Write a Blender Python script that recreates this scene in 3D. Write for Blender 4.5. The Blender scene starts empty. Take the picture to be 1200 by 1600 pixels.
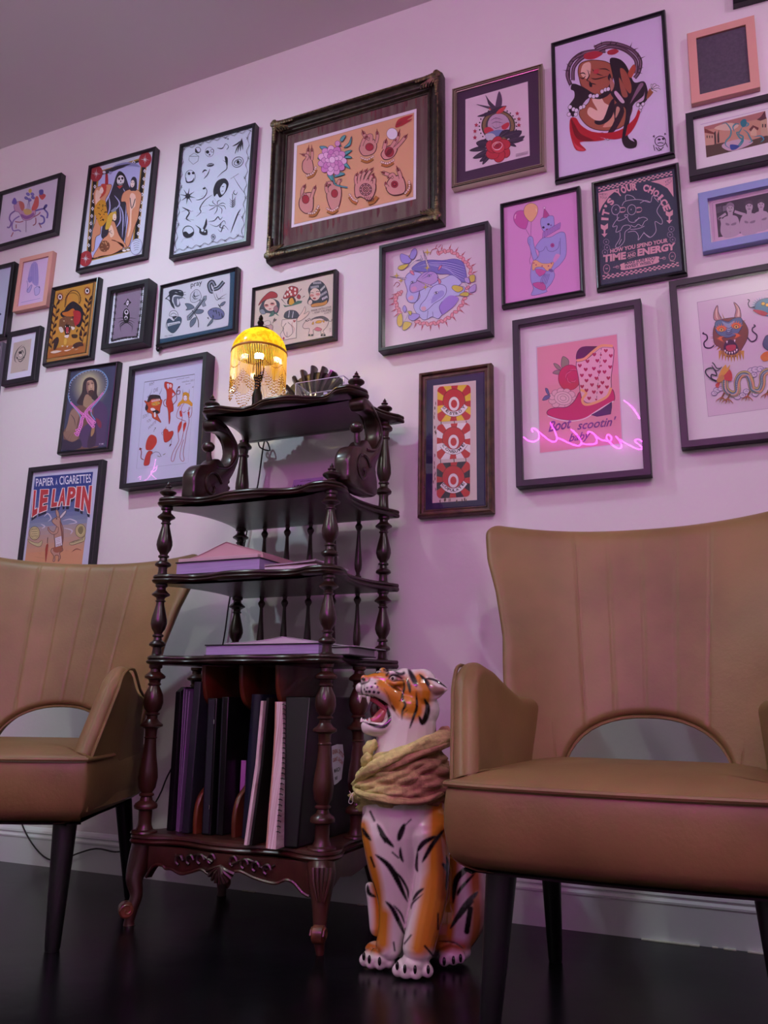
import bpy, bmesh, math, random
import numpy as np
from mathutils import Vector, Matrix
from math import sin, cos, pi, sqrt
random.seed(7)
SC = bpy.context.scene
COL = SC.collection
# ---------------------------------------------------------------- camera
CYAW, CPIT, CROL = math.radians(23.76), math.radians(12.79), math.radians(0.664)
FPX = 1281.9
CH = 0.62                       # camera height
WY = 2.488                      # the picture wall
CEIL = 3.245
_fw = np.array([-sin(CYAW)*cos(CPIT), cos(CYAW)*cos(CPIT), sin(CPIT)])
_rt = np.array([cos(CYAW), sin(CYAW), 0.0]); _up = np.cross(_rt, _fw)
_r2 = _rt*cos(CROL)+_up*sin(CROL); _u2 = _up*cos(CROL)-_rt*sin(CROL)
cd = bpy.data.cameras.new('camera'); cam = bpy.data.objects.new('camera', cd); COL.objects.link(cam)
cam.matrix_world = Matrix(((_r2[0], _u2[0], -_fw[0], 0), (_r2[1], _u2[1], -_fw[1], 0), (_r2[2], _u2[2], -_fw[2], CH), (0, 0, 0, 1)))
cd.sensor_fit = 'VERTICAL'; cd.sensor_height = 36.0; cd.sensor_width = 27.0
cd.lens = FPX*36.0/1600.0; cd.clip_start = 0.02
SC.camera = cam
SC.view_settings.view_transform = 'Standard'; SC.view_settings.look = 'None'
SC.view_settings.gamma = 1.0; SC.view_settings.use_curve_mapping = False
SC.view_settings.exposure = 0.0

def ray(u, v): return _r2*((u-600)/FPX) - _u2*((v-800)/FPX) + _fw
def atY(u, v, Y):
    r = ray(u, v); t = Y/r[1]; return Vector((r[0]*t, Y, CH+r[2]*t))
def atZ(u, v, Z):
    r = ray(u, v); t = (Z-CH)/r[2]; return Vector((r[0]*t, r[1]*t, Z))

def s2l(c): return c/12.92 if c <= .04045 else ((c+.055)/1.055)**2.4
def hx(h):
    h = h.lstrip('#'); h = ''.join(c*2 for c in h) if len(h) == 3 else h
    return tuple(s2l(int(h[i:i+2], 16)/255) for i in (0, 2, 4))
# ---------------------------------------------------------------- world and lights
w = bpy.data.worlds.new('world'); SC.world = w; w.use_nodes = True
w.node_tree.nodes['Background'].inputs[0].default_value = (.80, .80, .86, 1)
w.node_tree.nodes['Background'].inputs[1].default_value = 0.05
def lamp(name, kind, loc, target, power, color, **k):
    d = bpy.data.lights.new(name, kind); o = bpy.data.objects.new(name, d); COL.objects.link(o)
    o.location = loc; d.energy = power; d.color = color
    if target is not None:
        o.rotation_euler = (Vector(target)-Vector(loc)).to_track_quat('-Z', 'Y').to_euler()
    for a, b in k.items(): setattr(d, a, b)
    return o
lamp('track_spot_left', 'SPOT', (-2.35, 1.15, 3.12), (-1.75, 2.488, 1.15), 60, (.74, .96, 1.10), spot_size=math.radians(112), spot_blend=1.0, shadow_soft_size=.035)
lamp('track_spot_right', 'SPOT', (1.35, 1.30, 3.12), (.35, 2.488, 1.5), 32, (.95, .92, 1.0), spot_size=math.radians(105), spot_blend=1.0, shadow_soft_size=.035)
lamp('room_fill_left', 'POINT', (-2.5, -.35, 2.9), None, 33, (.88, 1.0, .82), shadow_soft_size=.06)  # unseen point light, added to lift the ceiling and the general room level
lamp('room_fill_right', 'POINT', (.35, -.5, 2.9), None, 33, (.90, 1.0, .78), shadow_soft_size=.06)  # second added fill point, no fixture modelled for it
NEON = 104.0      # glow of the pink neon script

# ---------------------------------------------------------------- materials
def mat(name, col, rough=.5, metal=0., noise=0., nscale=8., bump=0., bscale=40., col2=None, spec=.5, coat=0., coatr=.05, stretch=None, detail=4., **kw):
    m = bpy.data.materials.new(name); m.use_nodes = True; nt = m.node_tree; P = nt.nodes['Principled BSDF']
    if isinstance(col, str): col = hx(col)
    if isinstance(col2, str): col2 = hx(col2)
    P.inputs['Base Color'].default_value = (*col, 1); P.inputs['Roughness'].default_value = rough
    P.inputs['Metallic'].default_value = metal; P.inputs['Specular IOR Level'].default_value = spec
    if coat: P.inputs['Coat Weight'].default_value = coat; P.inputs['Coat Roughness'].default_value = coatr
    tc = nt.nodes.new('ShaderNodeTexCoord'); src = tc.outputs['Object']
    if stretch:
        mp = nt.nodes.new('ShaderNodeMapping'); mp.inputs['Scale'].default_value = stretch
        nt.links.new(src, mp.inputs['Vector']); src = mp.outputs['Vector']
    if col2 is not None or noise:
        if col2 is None: col2 = tuple(max(0, c*(1-noise)) for c in col)
        n = nt.nodes.new('ShaderNodeTexNoise'); n.inputs['Scale'].default_value = nscale; n.inputs['Detail'].default_value = detail
        r = nt.nodes.new('ShaderNodeValToRGB'); r.color_ramp.elements[0].position = .33; r.color_ramp.elements[1].position = .68
        r.color_ramp.elements[0].color = (*col2, 1); r.color_ramp.elements[1].color = (*col, 1)
        nt.links.new(src, n.inputs['Vector']); nt.links.new(n.outputs['Fac'], r.inputs['Fac']); nt.links.new(r.outputs['Color'], P.inputs['Base Color'])
    if bump:
        n2 = nt.nodes.new('ShaderNodeTexNoise'); n2.inputs['Scale'].default_value = bscale; n2.inputs['Detail'].default_value = 3
        b = nt.nodes.new('ShaderNodeBump'); b.inputs['Strength'].default_value = bump; b.inputs['Distance'].default_value = .002
        nt.links.new(src, n2.inputs['Vector']); nt.links.new(n2.outputs['Fac'], b.inputs['Height']); nt.links.new(b.outputs['Normal'], P.inputs['Normal'])
    for a, v in kw.items(): P.inputs[a.replace('_', ' ')].default_value = v
    return m
def attr_mat(name, rough=.6, coat=0., spec=.3, bump=0, bscale=60):
    m = mat(name, (.5, .5, .5), rough, spec=spec, coat=coat, bump=bump, bscale=bscale); nt = m.node_tree
    a = nt.nodes.new('ShaderNodeAttribute'); a.attribute_name = 'Col'
    nt.links.new(a.outputs['Color'], nt.nodes['Principled BSDF'].inputs['Base Color']); return m
def glass_mat(name, f0=.045, tint=(1, 1, 1), rough=0.0):     # clear pane, same from both sides
    m = bpy.data.materials.new(name); m.use_nodes = True; nt = m.node_tree; nt.nodes.clear(); N = nt.nodes.new; L = nt.links.new
    o = N('ShaderNodeOutputMaterial'); t = N('ShaderNodeBsdfTransparent'); t.inputs[0].default_value = (*tint, 1)
    g = N('ShaderNodeBsdfGlossy'); g.inputs['Roughness'].default_value = rough
    ge = N('ShaderNodeNewGeometry'); d = N('ShaderNodeVectorMath'); d.operation = 'DOT_PRODUCT'; L(ge.outputs['Normal'], d.inputs[0]); L(ge.outputs['Incoming'], d.inputs[1])
    def mth(op, a, b):
        q = N('ShaderNodeMath'); q.operation = op
        for i, x in enumerate((a, b)):
            if x is None: continue
            if isinstance(x, (int, float)): q.inputs[i].default_value = x
            else: L(x, q.inputs[i])
        return q.outputs[0]
    f = mth('MULTIPLY_ADD', mth('POWER', mth('SUBTRACT', 1.0, mth('ABSOLUTE', d.outputs['Value'], None)), 5.0), 1-f0); f.node.inputs[2].default_value = f0
    mx = N('ShaderNodeMixShader'); L(f, mx.inputs[0]); L(t.outputs[0], mx.inputs[1]); L(g.outputs[0], mx.inputs[2]); L(mx.outputs[0], o.inputs[0]); return m
def emit_mat(name, col, s):
    m = bpy.data.materials.new(name); m.use_nodes = True; nt = m.node_tree; nt.nodes.clear()
    o = nt.nodes.new('ShaderNodeOutputMaterial'); e = nt.nodes.new('ShaderNodeEmission'); e.inputs[0].default_value = (*col, 1); e.inputs[1].default_value = s
    nt.links.new(e.outputs[0], o.inputs[0]); return m

# ---------------------------------------------------------------- mesh helpers
class MB:
    def __init__(s): s.v = []; s.f = []; s.c = []; s.col = None
    def add(s, vs, fs):
        o = len(s.v); s.v += [tuple(p) for p in vs]; s.f += [tuple(i+o for i in f) for f in fs]
        s.c += [s.col]*len(fs); return s
    def box(s, a, b, M=None):
        x0, y0, z0 = a; x1, y1, z1 = b
        v = [Vector(p) for p in ((x0, y0, z0), (x1, y0, z0), (x1, y1, z0), (x0, y1, z0), (x0, y0, z1), (x1, y0, z1), (x1, y1, z1), (x0, y1, z1))]
        if M is not None: v = [M @ p for p in v]
        return s.add(v, [(0, 3, 2, 1), (4, 5, 6, 7), (0, 1, 5, 4), (1, 2, 6, 5), (2, 3, 7, 6), (3, 0, 4, 7)])
    def hexa(s, v):   # 8 corners, order as box
        return s.add(v, [(0, 3, 2, 1), (4, 5, 6, 7), (0, 1, 5, 4), (1, 2, 6, 5), (2, 3, 7, 6), (3, 0, 4, 7)])
    def rings(s, R, cap=True, close=False):
        n = len(R[0]); vs = [p for r in R for p in r]; fs = []
        m = len(R)
        for i in range(m if close else m-1):
            a = i*n; b = ((i+1) % m)*n
            for j in range(n): fs.append((a+j, a+(j+1) % n, b+(j+1) % n, b+j))
        if cap and not close: fs += [tuple(range(n))[::-1], tuple((m-1)*n+j for j in range(n))]
        return s.add(vs, fs)
    def lathe(s, prof, c=(0, 0, 0), n=20, axis=None, sx=1., sy=1.):  # prof [(r,z)]
        R = []
        for r, z in prof:
            r = max(r, 1e-4); R.append([Vector((r*cos(2*pi*j/n)*sx, r*sin(2*pi*j/n)*sy, z)) for j in range(n)])
        if axis is not None:
            q = Vector((0, 0, 1)).rotation_difference(Vector(axis).normalized()); R = [[q @ p for p in r] for r in R]
        C = Vector(c); return s.rings([[p+C for p in r] for r in R])
    def tube(s, pts, rad, n=8, flat=1.0, upv=None):
        pts = [Vector(p) for p in pts]; m = len(pts)
        if not hasattr(rad, '__len__'): rad = [rad]*m
        R = []; prev = None
        for i, p in enumerate(pts):
            t = (pts[min(i+1, m-1)]-pts[max(i-1, 0)]).normalized()
            if prev is None:
                a = Vector(upv) if upv is not None else (Vector((0, 0, 1)) if abs(t.z) < .9 else Vector((1, 0, 0)))
                nx = t.cross(a).normalized()
            else: nx = (prev-t*prev.dot(t)).normalized()
            prev = nx; ny = t.cross(nx)
            R.append([p+nx*(cos(2*pi*j/n)*rad[i])+ny*(sin(2*pi*j/n)*rad[i]*flat) for j in range(n)])
        return s.rings(R)
    def ball(s, c, r, n=12, sc=(1, 1, 1), M=None):
        c = Vector(c); R = []
        m = max(4, n//2+1)
        for i in range(m+1):
            a = pi*i/m; rr = max(sin(a), 1e-3)
            R.append([Vector((rr*cos(2*pi*j/n)*r*sc[0], rr*sin(2*pi*j/n)*r*sc[1], -cos(a)*r*sc[2])) for j in range(n)])
        if M is not None: R = [[M @ p for p in q] for q in R]
        return s.rings([[p+c for p in q] for q in R])
    def layers(s, outline, prof, dome=None):   # outline CCW [(x,y)], prof [(inset,z)] bottom->top
        n = len(outline); P = [Vector((a, b)) for a, b in outline]; N = []
        for i in range(n):
            t = (P[(i+1) % n]-P[i-1]).normalized(); N.append(Vector((-t.y, t.x)))
        R = [[Vector((P[i].x+N[i].x*d, P[i].y+N[i].y*d, z)) for i in range(n)] for d, z in prof]
        if dome:   # shrink towards the centroid, rising
            cx = sum(p.x for p in R[-1])/n; cy = sum(p.y for p in R[-1])/n; z = prof[-1][1]
            for k in range(1, 7):
                q = 1-k/7.; h = z+dome*sqrt(1-q*q)
                R.append([Vector((cx+(p.x-cx)*q, cy+(p.y-cy)*q, h)) for p in R[len(prof)-1]])
        return s.rings(R)
    def build(s, name, m, parent=None, smooth=True, loc=None, label=None, kind=None, angle=35, cname=None):
        me = bpy.data.meshes.new(name); me.from_pydata(s.v, [], s.f); me.update()
        if any(c is not None for c in s.c):
            at = me.color_attributes.new('Col', 'FLOAT_COLOR', 'CORNER'); buf = []
            for poly in me.polygons:
                c = s.c[poly.index] or (.5, .5, .5)
                buf += [c[0], c[1], c[2], 1.0]*poly.loop_total
            at.data.foreach_set('color', buf)
        if m is not None: me.materials.append(m)
        if smooth:
            bm = bmesh.new(); bm.from_mesh(me)
            for f in bm.faces: f.smooth = True
            la = math.radians(angle)
            for e in bm.edges:
                if len(e.link_faces) != 2 or e.calc_face_angle(0) > la: e.smooth = False
            bm.to_mesh(me); bm.free()
        o = bpy.data.objects.new(name, me); COL.objects.link(o)
        if parent is not None: o.parent = parent
        if loc is not None: o.location = loc
        if label: o['label'] = label
        if kind: o['kind'] = kind
        return o
def recalc(o):
    bm = bmesh.new(); bm.from_mesh(o.data); bmesh.ops.recalc_face_normals(bm, faces=bm.faces); bm.to_mesh(o.data); bm.free(); return o
def empty(name, loc, label=None, cat=None, group=None, rot=None):
    o = bpy.data.objects.new(name, None); COL.objects.link(o); o.location = loc; o.empty_display_size = .05
    if rot: o.rotation_euler = rot
    tag(o, label, cat, group); return o
def tag(o, label=None, cat=None, group=None, kind=None):
    if label: o['label'] = label
    if cat: o['category'] = cat
    if group: o['group'] = group
    if kind: o['kind'] = kind
    return o
def cr(pts, n=4, closed=False):          # Catmull-Rom through points of any dimension
    P = [np.array(p, float) for p in pts]; m = len(P); out = []
    if m < 3: return [tuple(p) for p in P]
    for i in range(m if closed else m-1):
        if closed: a, b, c, d = P[i-1], P[i], P[(i+1) % m], P[(i+2) % m]
        else: a, b, c, d = P[max(i-1, 0)], P[i], P[i+1], P[min(i+2, m-1)]
        for k in range(n):
            t = k/n; out.append(tuple(.5*((2*b)+(c-a)*t+(2*a-5*b+4*c-d)*t*t+(3*b-a-3*c+d)*t**3)))
    if not closed: out.append(tuple(P[-1]))
    return out
def lerp(a, b, t): return a+(b-a)*t
_GL = {}
def glyphs(txt, bold=.0, shear=0.):
    k = (txt, bold, shear)
    if k not in _GL:
        cu = bpy.data.curves.new('t', 'FONT'); cu.body = txt; cu.size = 1; cu.offset = bold; cu.shear = shear; cu.resolution_u = 3
        ob = bpy.data.objects.new('t', cu); COL.objects.link(ob)
        dg = bpy.context.evaluated_depsgraph_get(); dg.update(); me = ob.evaluated_get(dg).to_mesh()
        v = np.array([[p.co.x, p.co.y] for p in me.vertices]) if len(me.vertices) else np.zeros((0, 2)); f = [tuple(p.vertices) for p in me.polygons]
        ob.evaluated_get(dg).to_mesh_clear(); bpy.data.objects.remove(ob); bpy.data.curves.remove(cu)
        if len(v):
            mn = v.min(0); mx = v.max(0); v = (v-mn)/np.maximum(mx-mn, 1e-6)
        _GL[k] = (v, f)
    return _GL[k]
# ---------------------------------------------------------------- room
M_wall = mat('wall_paint', (.79, .76, .78), .62, col2=(.77, .74, .76), nscale=3, bump=.25, bscale=55, spec=.3)
M_ceil = mat('ceiling_paint', (.78, .75, .76), .8, bump=.15, bscale=30)
M_floor = mat('floor_paint', (.0022, .0025, .0035), .24, col2=(.0045, .005, .006), nscale=5, bump=.3, bscale=9, spec=.2)
M_base = mat('baseboard_paint', (.74, .78, .80), .4, bump=.2, bscale=25)
def wall(name, a, b, m):
    o = MB().box(a, b).build(name, m, smooth=False); o['kind'] = 'structure'; return o
X0, X1, Y0 = -5.0, 3.2, -1.7
wall('floor', (X0, Y0, -.1), (X1, WY, 0), M_floor)
wall('ceiling', (X0, Y0, CEIL), (X1, WY, CEIL+.1), M_ceil)
wall('wall_back', (X0-.1, WY, -.1), (X1+.1, WY+.12, CEIL+.1), M_wall)
wall('wall_left', (X0-.1, Y0, -.1), (X0, WY, CEIL+.1), M_wall)
wall('wall_right', (X1, Y0, -.1), (X1+.1, WY, CEIL+.1), M_wall)
wall('wall_front', (X0-.1, Y0-.1, -.1), (X1+.1, Y0, CEIL+.1), M_wall)
# baseboard with a moulded top
pr = [(0, 0.0), (.015, 0.0), (.015, .090), (.017, .094), (.017, .099), (.0135, .103), (.011, .106), (.011, .110), (.014, .113), (.012, .120), (.006, .128), (.003, .131), (0, .131)]
b = MB(); b.rings([[Vector((x, WY-d-.0005, z)) for d, z in pr] for x in (X0, X1)])
o = b.build('baseboard_back', M_base, smooth=False); o['kind'] = 'structure'; recalc(o)
# bare strip of unpainted wood/paint along the foot of the wall
M_strip = mat('bare_strip', (.75, .73, .62), .5, noise=.2, nscale=60)
b = MB()
for u0, u1, h0 in ((1000, 1092, .010), (1130, 1150, .006), (1168, 1200, .008), (1112, 1121, .004), (552, 562, .004), (372, 392, .004)):
    p0 = atZ(u0, 1473+(u0-1000)*.125, 0).x; p1 = atZ(u1, 1473+(u1-1000)*.125, 0).x
    b.box((p0, WY-.0185-h0, 0.0002), (p1, WY-.0155, .0025))
o = b.build('trim_1', M_strip, smooth=False); o['kind'] = 'structure'
# small dents and nail holes in the plaster are surface marks
# ---------------------------------------------------------------- framed pictures
M_art = attr_mat('printed_paper', .7, spec=.2)
M_glass = glass_mat('picture_glass', .03)
M_blk = mat('black_lacquer', '#15151c', .28, spec=.6)
M_blkm = mat('black_satin_wood', '#1b1c24', .42, spec=.5)
M_peach = mat('peach_paint', '#d9a494', .5)
M_blue = mat('powder_blue_paint', '#8a9ece', .45)
M_silver = mat('brushed_silver_frame', '#b8ac98', .22, metal=.9)
M_worn = mat('worn_brown_wood', '#6a4b33', .5, col2='#3a281c', nscale=30, bump=.4, bscale=60)
M_orn = mat('antique_gilt_wood', '#3c3226', .42, col2='#1d1611', nscale=38, bump=.6, bscale=90, metal=.25)
M_orn2 = mat('worn_gold_leaf', '#7d6b45', .4, col2='#2c2218', nscale=60, bump=.6, bscale=120, metal=.4)

class Art:
    def __init__(s, F, depth):
        s.F = F; s.d = depth; s.m = MB(); s.k = 0; s.z = (0, 0, 1.)
    def zz(s, x0, y0, sc): s.z = (x0, y0, sc); return s
    def P(s, x, y):
        x0, y0, sc = s.z; return s.F.loc(x0+x/sc, y0+y/sc, s.d)
    def put(s, col, pts, faces):
        s.k += 1; y = -(s.d+.00025+s.k*.000012)
        s.m.col = hx(col) if isinstance(col, str) else col
        s.m.add([(p[0], y, p[1]) for p in pts], faces); return s
    def fill(s, col, pts, sm=0):
        if sm: pts = cr(pts, sm, True)
        return s.put(col, [s.P(*p) for p in pts], [tuple(range(len(pts)))])
    def _rib(s, pts, wd, taper):
        m = len(pts); L = []
        for i, p in enumerate(pts):
            a = pts[max(i-1, 0)]; b = pts[min(i+1, m-1)]; dx, dy = b[0]-a[0], b[1]-a[1]; q = math.hypot(dx, dy) or 1
            h = wd/2
            if taper: t = i/(m-1); h *= (sin(pi*t)*.85+.15) if taper == 2 else (1-t*.9)
            L.append(((p[0]-dy/q*h, p[1]+dx/q*h), (p[0]+dy/q*h, p[1]-dx/q*h)))
        return L
    def line(s, col, wd, pts, sm=4, taper=0, closed=False):
        if sm and len(pts) > 2: pts = cr(pts, sm, closed)
        if closed: pts = list(pts)+[pts[0]]
        L = s._rib(pts, wd, taper); v = [s.P(*q) for ab in L for q in ab]
        return s.put(col, v, [(2*i, 2*i+1, 2*i+3, 2*i+2) for i in range(len(L)-1)])
    def out(s, fc, lc, wd, pts, sm=4):
        if sm: pts = cr(pts, sm, True)
        s.fill(fc, pts); return s.line(lc, wd, pts, 0, closed=True)
    def ell(s, col, cx, cy, rx, ry=None, rot=0, n=20, lc=None, wd=2):
        ry = ry or rx; a = math.radians(rot)
        p = [(cx+rx*cos(t)*cos(a)-ry*sin(t)*sin(a), cy+rx*cos(t)*sin(a)+ry*sin(t)*cos(a)) for t in [2*pi*i/n for i in range(n)]]
        if col: s.fill(col, p)
        if lc: s.line(lc, wd, p, 0, closed=True)
        return s
    def text(s, col, txt, q, bold=0., shear=0.):   # q: TL TR BR BL
        g, f = glyphs(txt, bold, shear)
        if not len(g): return s
        q = [np.array(p, float) for p in q]
        v = []
        for a, b in g:
            top = q[0]*(1-a)+q[1]*a; bot = q[3]*(1-a)+q[2]*a; v.append(s.P(*(bot*(1-b)+top*b)))
        return s.put(col, v, f)
    def tx(s, col, txt, x0, y0, x1, y1, h, bold=0., shear=0., lean=0):  # baseline from (x0,y0) to (x1,y1), height h upward
        return s.text(col, txt, [(x0+lean, y0-h), (x1+lean, y1-h), (x1, y1), (x0, y0)], bold, shear)
    def arc(s, col, txt, cx, cy, r, h, a0, a1, ry=None, bold=.03, wf=.86, inward=False, dy=0):   # angles in degrees, 0 = up, clockwise
        n = len(txt); ry = ry or r
        for i, c in enumerate(txt):
            if c == ' ': continue
            a = math.radians(a0+(a1-a0)*(i+.5)/n); da = math.radians(abs(a1-a0)/n)*wf/2*(.45 if c in "I'" else 1)
            q = []
            for (rr, s_) in ((h, -1), (h, 1), (0, 1), (0, -1)):
                if inward:
                    t = a-s_*da if a1 < a0 else a+s_*da; q.append((cx+(r-rr)*sin(t), cy-(ry-rr)*cos(t)))
                else: t = a+s_*da; q.append((cx+(r+rr)*sin(t), cy-(ry+rr)*cos(t)+dy))
            if c == "'": q[2] = tuple(np.array(q[1])*.62+np.array(q[2])*.38); q[3] = tuple(np.array(q[0])*.62+np.array(q[3])*.38)
            s.text(col, c, q, bold)
        return s

class Frame:
    def __init__(F, name, label, cn, depth, width, m, rec=.012, prof='flat', inner=None, innerlabel=None, board='#e8e6ea', glass=True, hang=0.0):
        F.dep = depth; P = [atY(u, v, WY-depth) for u, v in cn]; P = [np.array((p.x, p.z)) for p in P]
        F.c = sum(P)/4; h1 = (P[1]-P[0]+P[2]-P[3])/2; v1 = (P[0]-P[3]+P[1]-P[2])/2
        th = (math.atan2(h1[1], h1[0])+math.atan2(-v1[0], v1[1]))/2; F.th = th
        F.w = np.hypot(*h1); F.h = np.hypot(*v1)
        F.e = empty(name, (F.c[0], WY-.001, F.c[1]), label, 'picture', None, (0, -th, 0))
        W, H = F.w/2, F.h/2; w = width; D = depth
        pf = {'flat': [(0, 0), (0, D-.0015), (.0015, D), (w-.001, D), (w, D-.001), (w, D-rec-.002), (w, 0)],
              'round': [(0, 0), (0, D*.55), (w*.08, D*.8), (w*.25, D*.96), (w*.42, D), (w*.6, D*.97), (w*.8, D*.86), (w*.9, D*.78), (w, D*.74), (w, D-rec-.002), (w, 0)],
              'wide': [(0, 0), (0, D-.003), (.003, D), (w*.32, D), (w*.36, D-.004), (w*.5, D-.004), (w*.55, D-.001), (w*.8, D-.001), (w*.86, D-.005), (w, D-.006), (w, D-rec-.002), (w, 0)],
              'ornate': [(0, 0), (0, D*.6), (w*.05, D*.8), (w*.12, D*.95), (w*.2, D), (w*.27, D*.95), (w*.31, D*.82), (w*.36, D*.74), (w*.5, D*.72), (w*.62, D*.66), (w*.72, D*.52), (w*.76, D*.5), (w*.8, D*.56), (w*.86, D*.58), (w*.9, D*.5), (w*.93, D*.42), (w, D*.40), (w, D*.3), (w, 0)],
              'wood': [(0, 0), (0, D*.7), (w*.1, D*.9), (w*.25, D), (w*.42, D*.95), (w*.5, D*.8), (w*.55, D*.68), (w*.75, D*.66), (w*.8, D*.74), (w*.88, D*.74), (w*.94, D*.6), (w, D*.58), (w, D-rec-.002), (w, 0)]}[prof]
        R = []
        for sx, sz in ((-1, 1), (1, 1), (1, -1), (-1, -1)):
            R.append([(sx*(W-a), -d, sz*(H-a)) for a, d in pf])
        b = MB(); b.rings(R, close=True); o = b.build('frame_moulding', m, F.e, angle=25); recalc(o); F.mo = o
        F.W, F.H, F.iw = W, H, w
        F.dp = D-rec
        MBk = board if not isinstance(board, str) else mat('mat_'+name, board, .8, spec=.15)
        b = MB(); b.box((-W+w, -F.dp, -H+w), (W-w, -.001, H-w)); b.build('mat_board', MBk, F.e, smooth=False)
        gd = (D-.004 if prof != 'ornate' else D*.38)
        if rec < .006: gd = F.dp+.0035
        if glass:
            b = MB(); b.box((-W+w, -gd-.0015, -H+w), (W-w, -gd, H-w)); g = b.build('glass_pane', M_glass, F.e, smooth=False)
    def loc(F, u, v, d):
        p = atY(u, v, WY-.001-d); x = p.x-F.c[0]; z = p.z-F.c[1]; c, s = cos(F.th), sin(F.th)
        return (x*c+z*s, -x*s+z*c)
    def art(F): return Art(F, F.dp)
    def inset(F, A, col, m):        # coloured sheet inset by m from the moulding, drawn straight
        W, H = F.W-F.iw-m, F.H-F.iw-m
        A.put(col, [(-W, H), (W, H), (W, -H), (-W, -H)], [(0, 1, 2, 3)])
    def done(F, A, label=None):
        o = A.m.build('print', M_art, F.e, smooth=False)
        if label: o['label'] = label
        return o
K = '#1c1a22'

# 1 carousel
F = Frame('framed_picture', 'black framed pastel drawing of a carousel horse with ribbons, cut by the left edge', [(-3, 297.5), (93.8, 272.8), (86.5, 364.5), (-11, 387)], .03, .017, M_blk)
A = F.art(); F.inset(A, '#d9d6ea', .0); A.zz(0, 265, 11.43)
def rb(c, w, p, t=0): A.line(c, w, p, 5, t)
rb('#7d6bb0', 26, [(265, 740), (190, 800), (170, 880), (200, 950), (170, 1030), (125, 1030)]); rb('#8a7ac0', 24, [(350, 830), (250, 900), (215, 1000), (240, 1090), (330, 1080), (375, 1110)])
rb('#6a62b8', 30, [(620, 740), (720, 710), (800, 690), (835, 640), (815, 640), (790, 700), (850, 780), (840, 870)]); rb('#6f66bb', 30, [(720, 820), (780, 850), (790, 930), (740, 970), (690, 960)])
A.out('#c9a2c4', '#7a5a94', 8, [(250, 640), (300, 580), (380, 570), (430, 650), (420, 720), (560, 740), (600, 700), (640, 760), (600, 850), (520, 900), (420, 900), (370, 820), (330, 760), (270, 740)])
A.fill('#c9736a', [(340, 570), (420, 590), (440, 680), (400, 740), (360, 680)], 3); A.fill('#d3695f', [(560, 720), (600, 600), (640, 480), (690, 500), (690, 640), (640, 720)], 3)
A.fill('#cf5a5a', [(700, 440), (780, 430), (820, 470), (760, 540), (710, 500)], 3); A.fill('#5b52ab', [(700, 370), (770, 360), (770, 440), (710, 450)], 3)
A.fill('#d9c177', [(420, 720), (500, 700), (570, 740), (540, 800), (450, 800)], 3); A.fill('#9a68b0', [(380, 790), (480, 830), (600, 770), (600, 830), (480, 890), (390, 850)], 3)
A.fill('#6f68bd', [(220, 560), (260, 500), (300, 560), (290, 620), (220, 610)], 3)
for x in (480, 510, 540): rb('#8b86b8', 9, [(520, 520), (x, 720)])
A.ell('#d8cc68', 540, 380, 30, 38); 
for dx, dy in ((-60, 30), (60, 20), (-30, -40), (50, -40), (0, 60)): A.ell('#7f79c8', 530+dx, 480+dy, 34, 24, 30, lc='#5850a0', wd=6)
rb('#8e86a6', 14, [(468, 910), (465, 1120)])
for p in ([(270, 930), (350, 940), (420, 920)], [(290, 980), (290, 1050)], [(600, 850), (690, 800), (720, 760)], [(640, 860), (640, 960), (590, 1000)], [(700, 960), (740, 1040)], [(240, 1120), (200, 1200)]): rb('#a05f72', 18, p)
random.seed(3)
for i in range(60): A.ell('#b3a6cf', random.uniform(60, 930), random.uniform(500, 1050)-0, 4, 4, n=5) if 0 else None
F.done(A)

# 2 reaper
F = Frame('framed_picture', 'black framed print of a hooded skeleton with a scythe and three women', [(138.2, 259.2), (242.3, 228), (225.5, 401.8), (118.2, 422.8)], .03, .013, M_blk)
A = F.art(); F.inset(A, '#d6dff0', 0); A.zz(110, 220, 7.273)
ou = [(250, 370), (880, 170), (760, 1235), (175, 1380)]; inn = [(325, 400), (805, 235), (700, 1200), (235, 1330)]
A.fill('#b08f3c', ou); A.fill('#1d1c22', [(262, 385), (868, 190), (752, 1225), (188, 1365)]); A.fill('#b08f3c', [(305, 395), (818, 240), (715, 1205), (228, 1335)]); A.fill('#b9c0ee', inn)
for i in range(9):
    t = (i+.5)/9
    for (a, b) in (((283, 480), (205, 1230)), ((850, 300), (765, 1100))):
        x, y = lerp(a[0], b[0], t), lerp(a[1], b[1], t); A.fill('#e8e6f4', [(x, y-24), (x+16, y), (x, y+24), (x-16, y)]); A.ell('#1d1c22', x, y, 6, 8, n=6)
for x, y in ((720, 245), (310, 1310)): A.fill('#e8e6f4', [(x-22, y), (x, y-20), (x+22, y), (x, y+20)]); A.ell('#1d1c22', x, y, 8, n=6)
A.fill('#34313f', [(560, 345), (620, 390), (660, 500), (680, 560), (650, 700), (640, 900), (610, 1150), (520, 1160), (400, 1120), (350, 1080), (390, 850), (400, 720), (440, 640), (490, 500), (520, 400)], 3)
for p in ([(440, 640), (450, 760), (420, 860)], [(500, 620), (560, 720), (470, 820)], [(560, 730), (600, 850), (590, 1100)], [(560, 740), (570, 900), (520, 990)], [(600, 540), (640, 660), (620, 980)]): A.line('#a9abd8', 16, p, 5, 2)
A.fill('#16151c', [(545, 380), (600, 370), (620, 440), (600, 510), (540, 520), (520, 450)], 3); A.ell('#e6e2ea', 572, 450, 42, 58, 8); A.fill('#b4433c', [(530, 515), (600, 510), (560, 548)])
for x, y in ((555, 432), (592, 428)): A.ell('#16151c', x, y, 13, 15)
A.ell('#16151c', 574, 462, 6, 10); A.line('#16151c', 7, [(545, 488), (572, 500), (600, 482)])
for i in range(5): A.line('#16151c', 3, [(550+i*11, 484), (550+i*11, 504)], 0)
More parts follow.
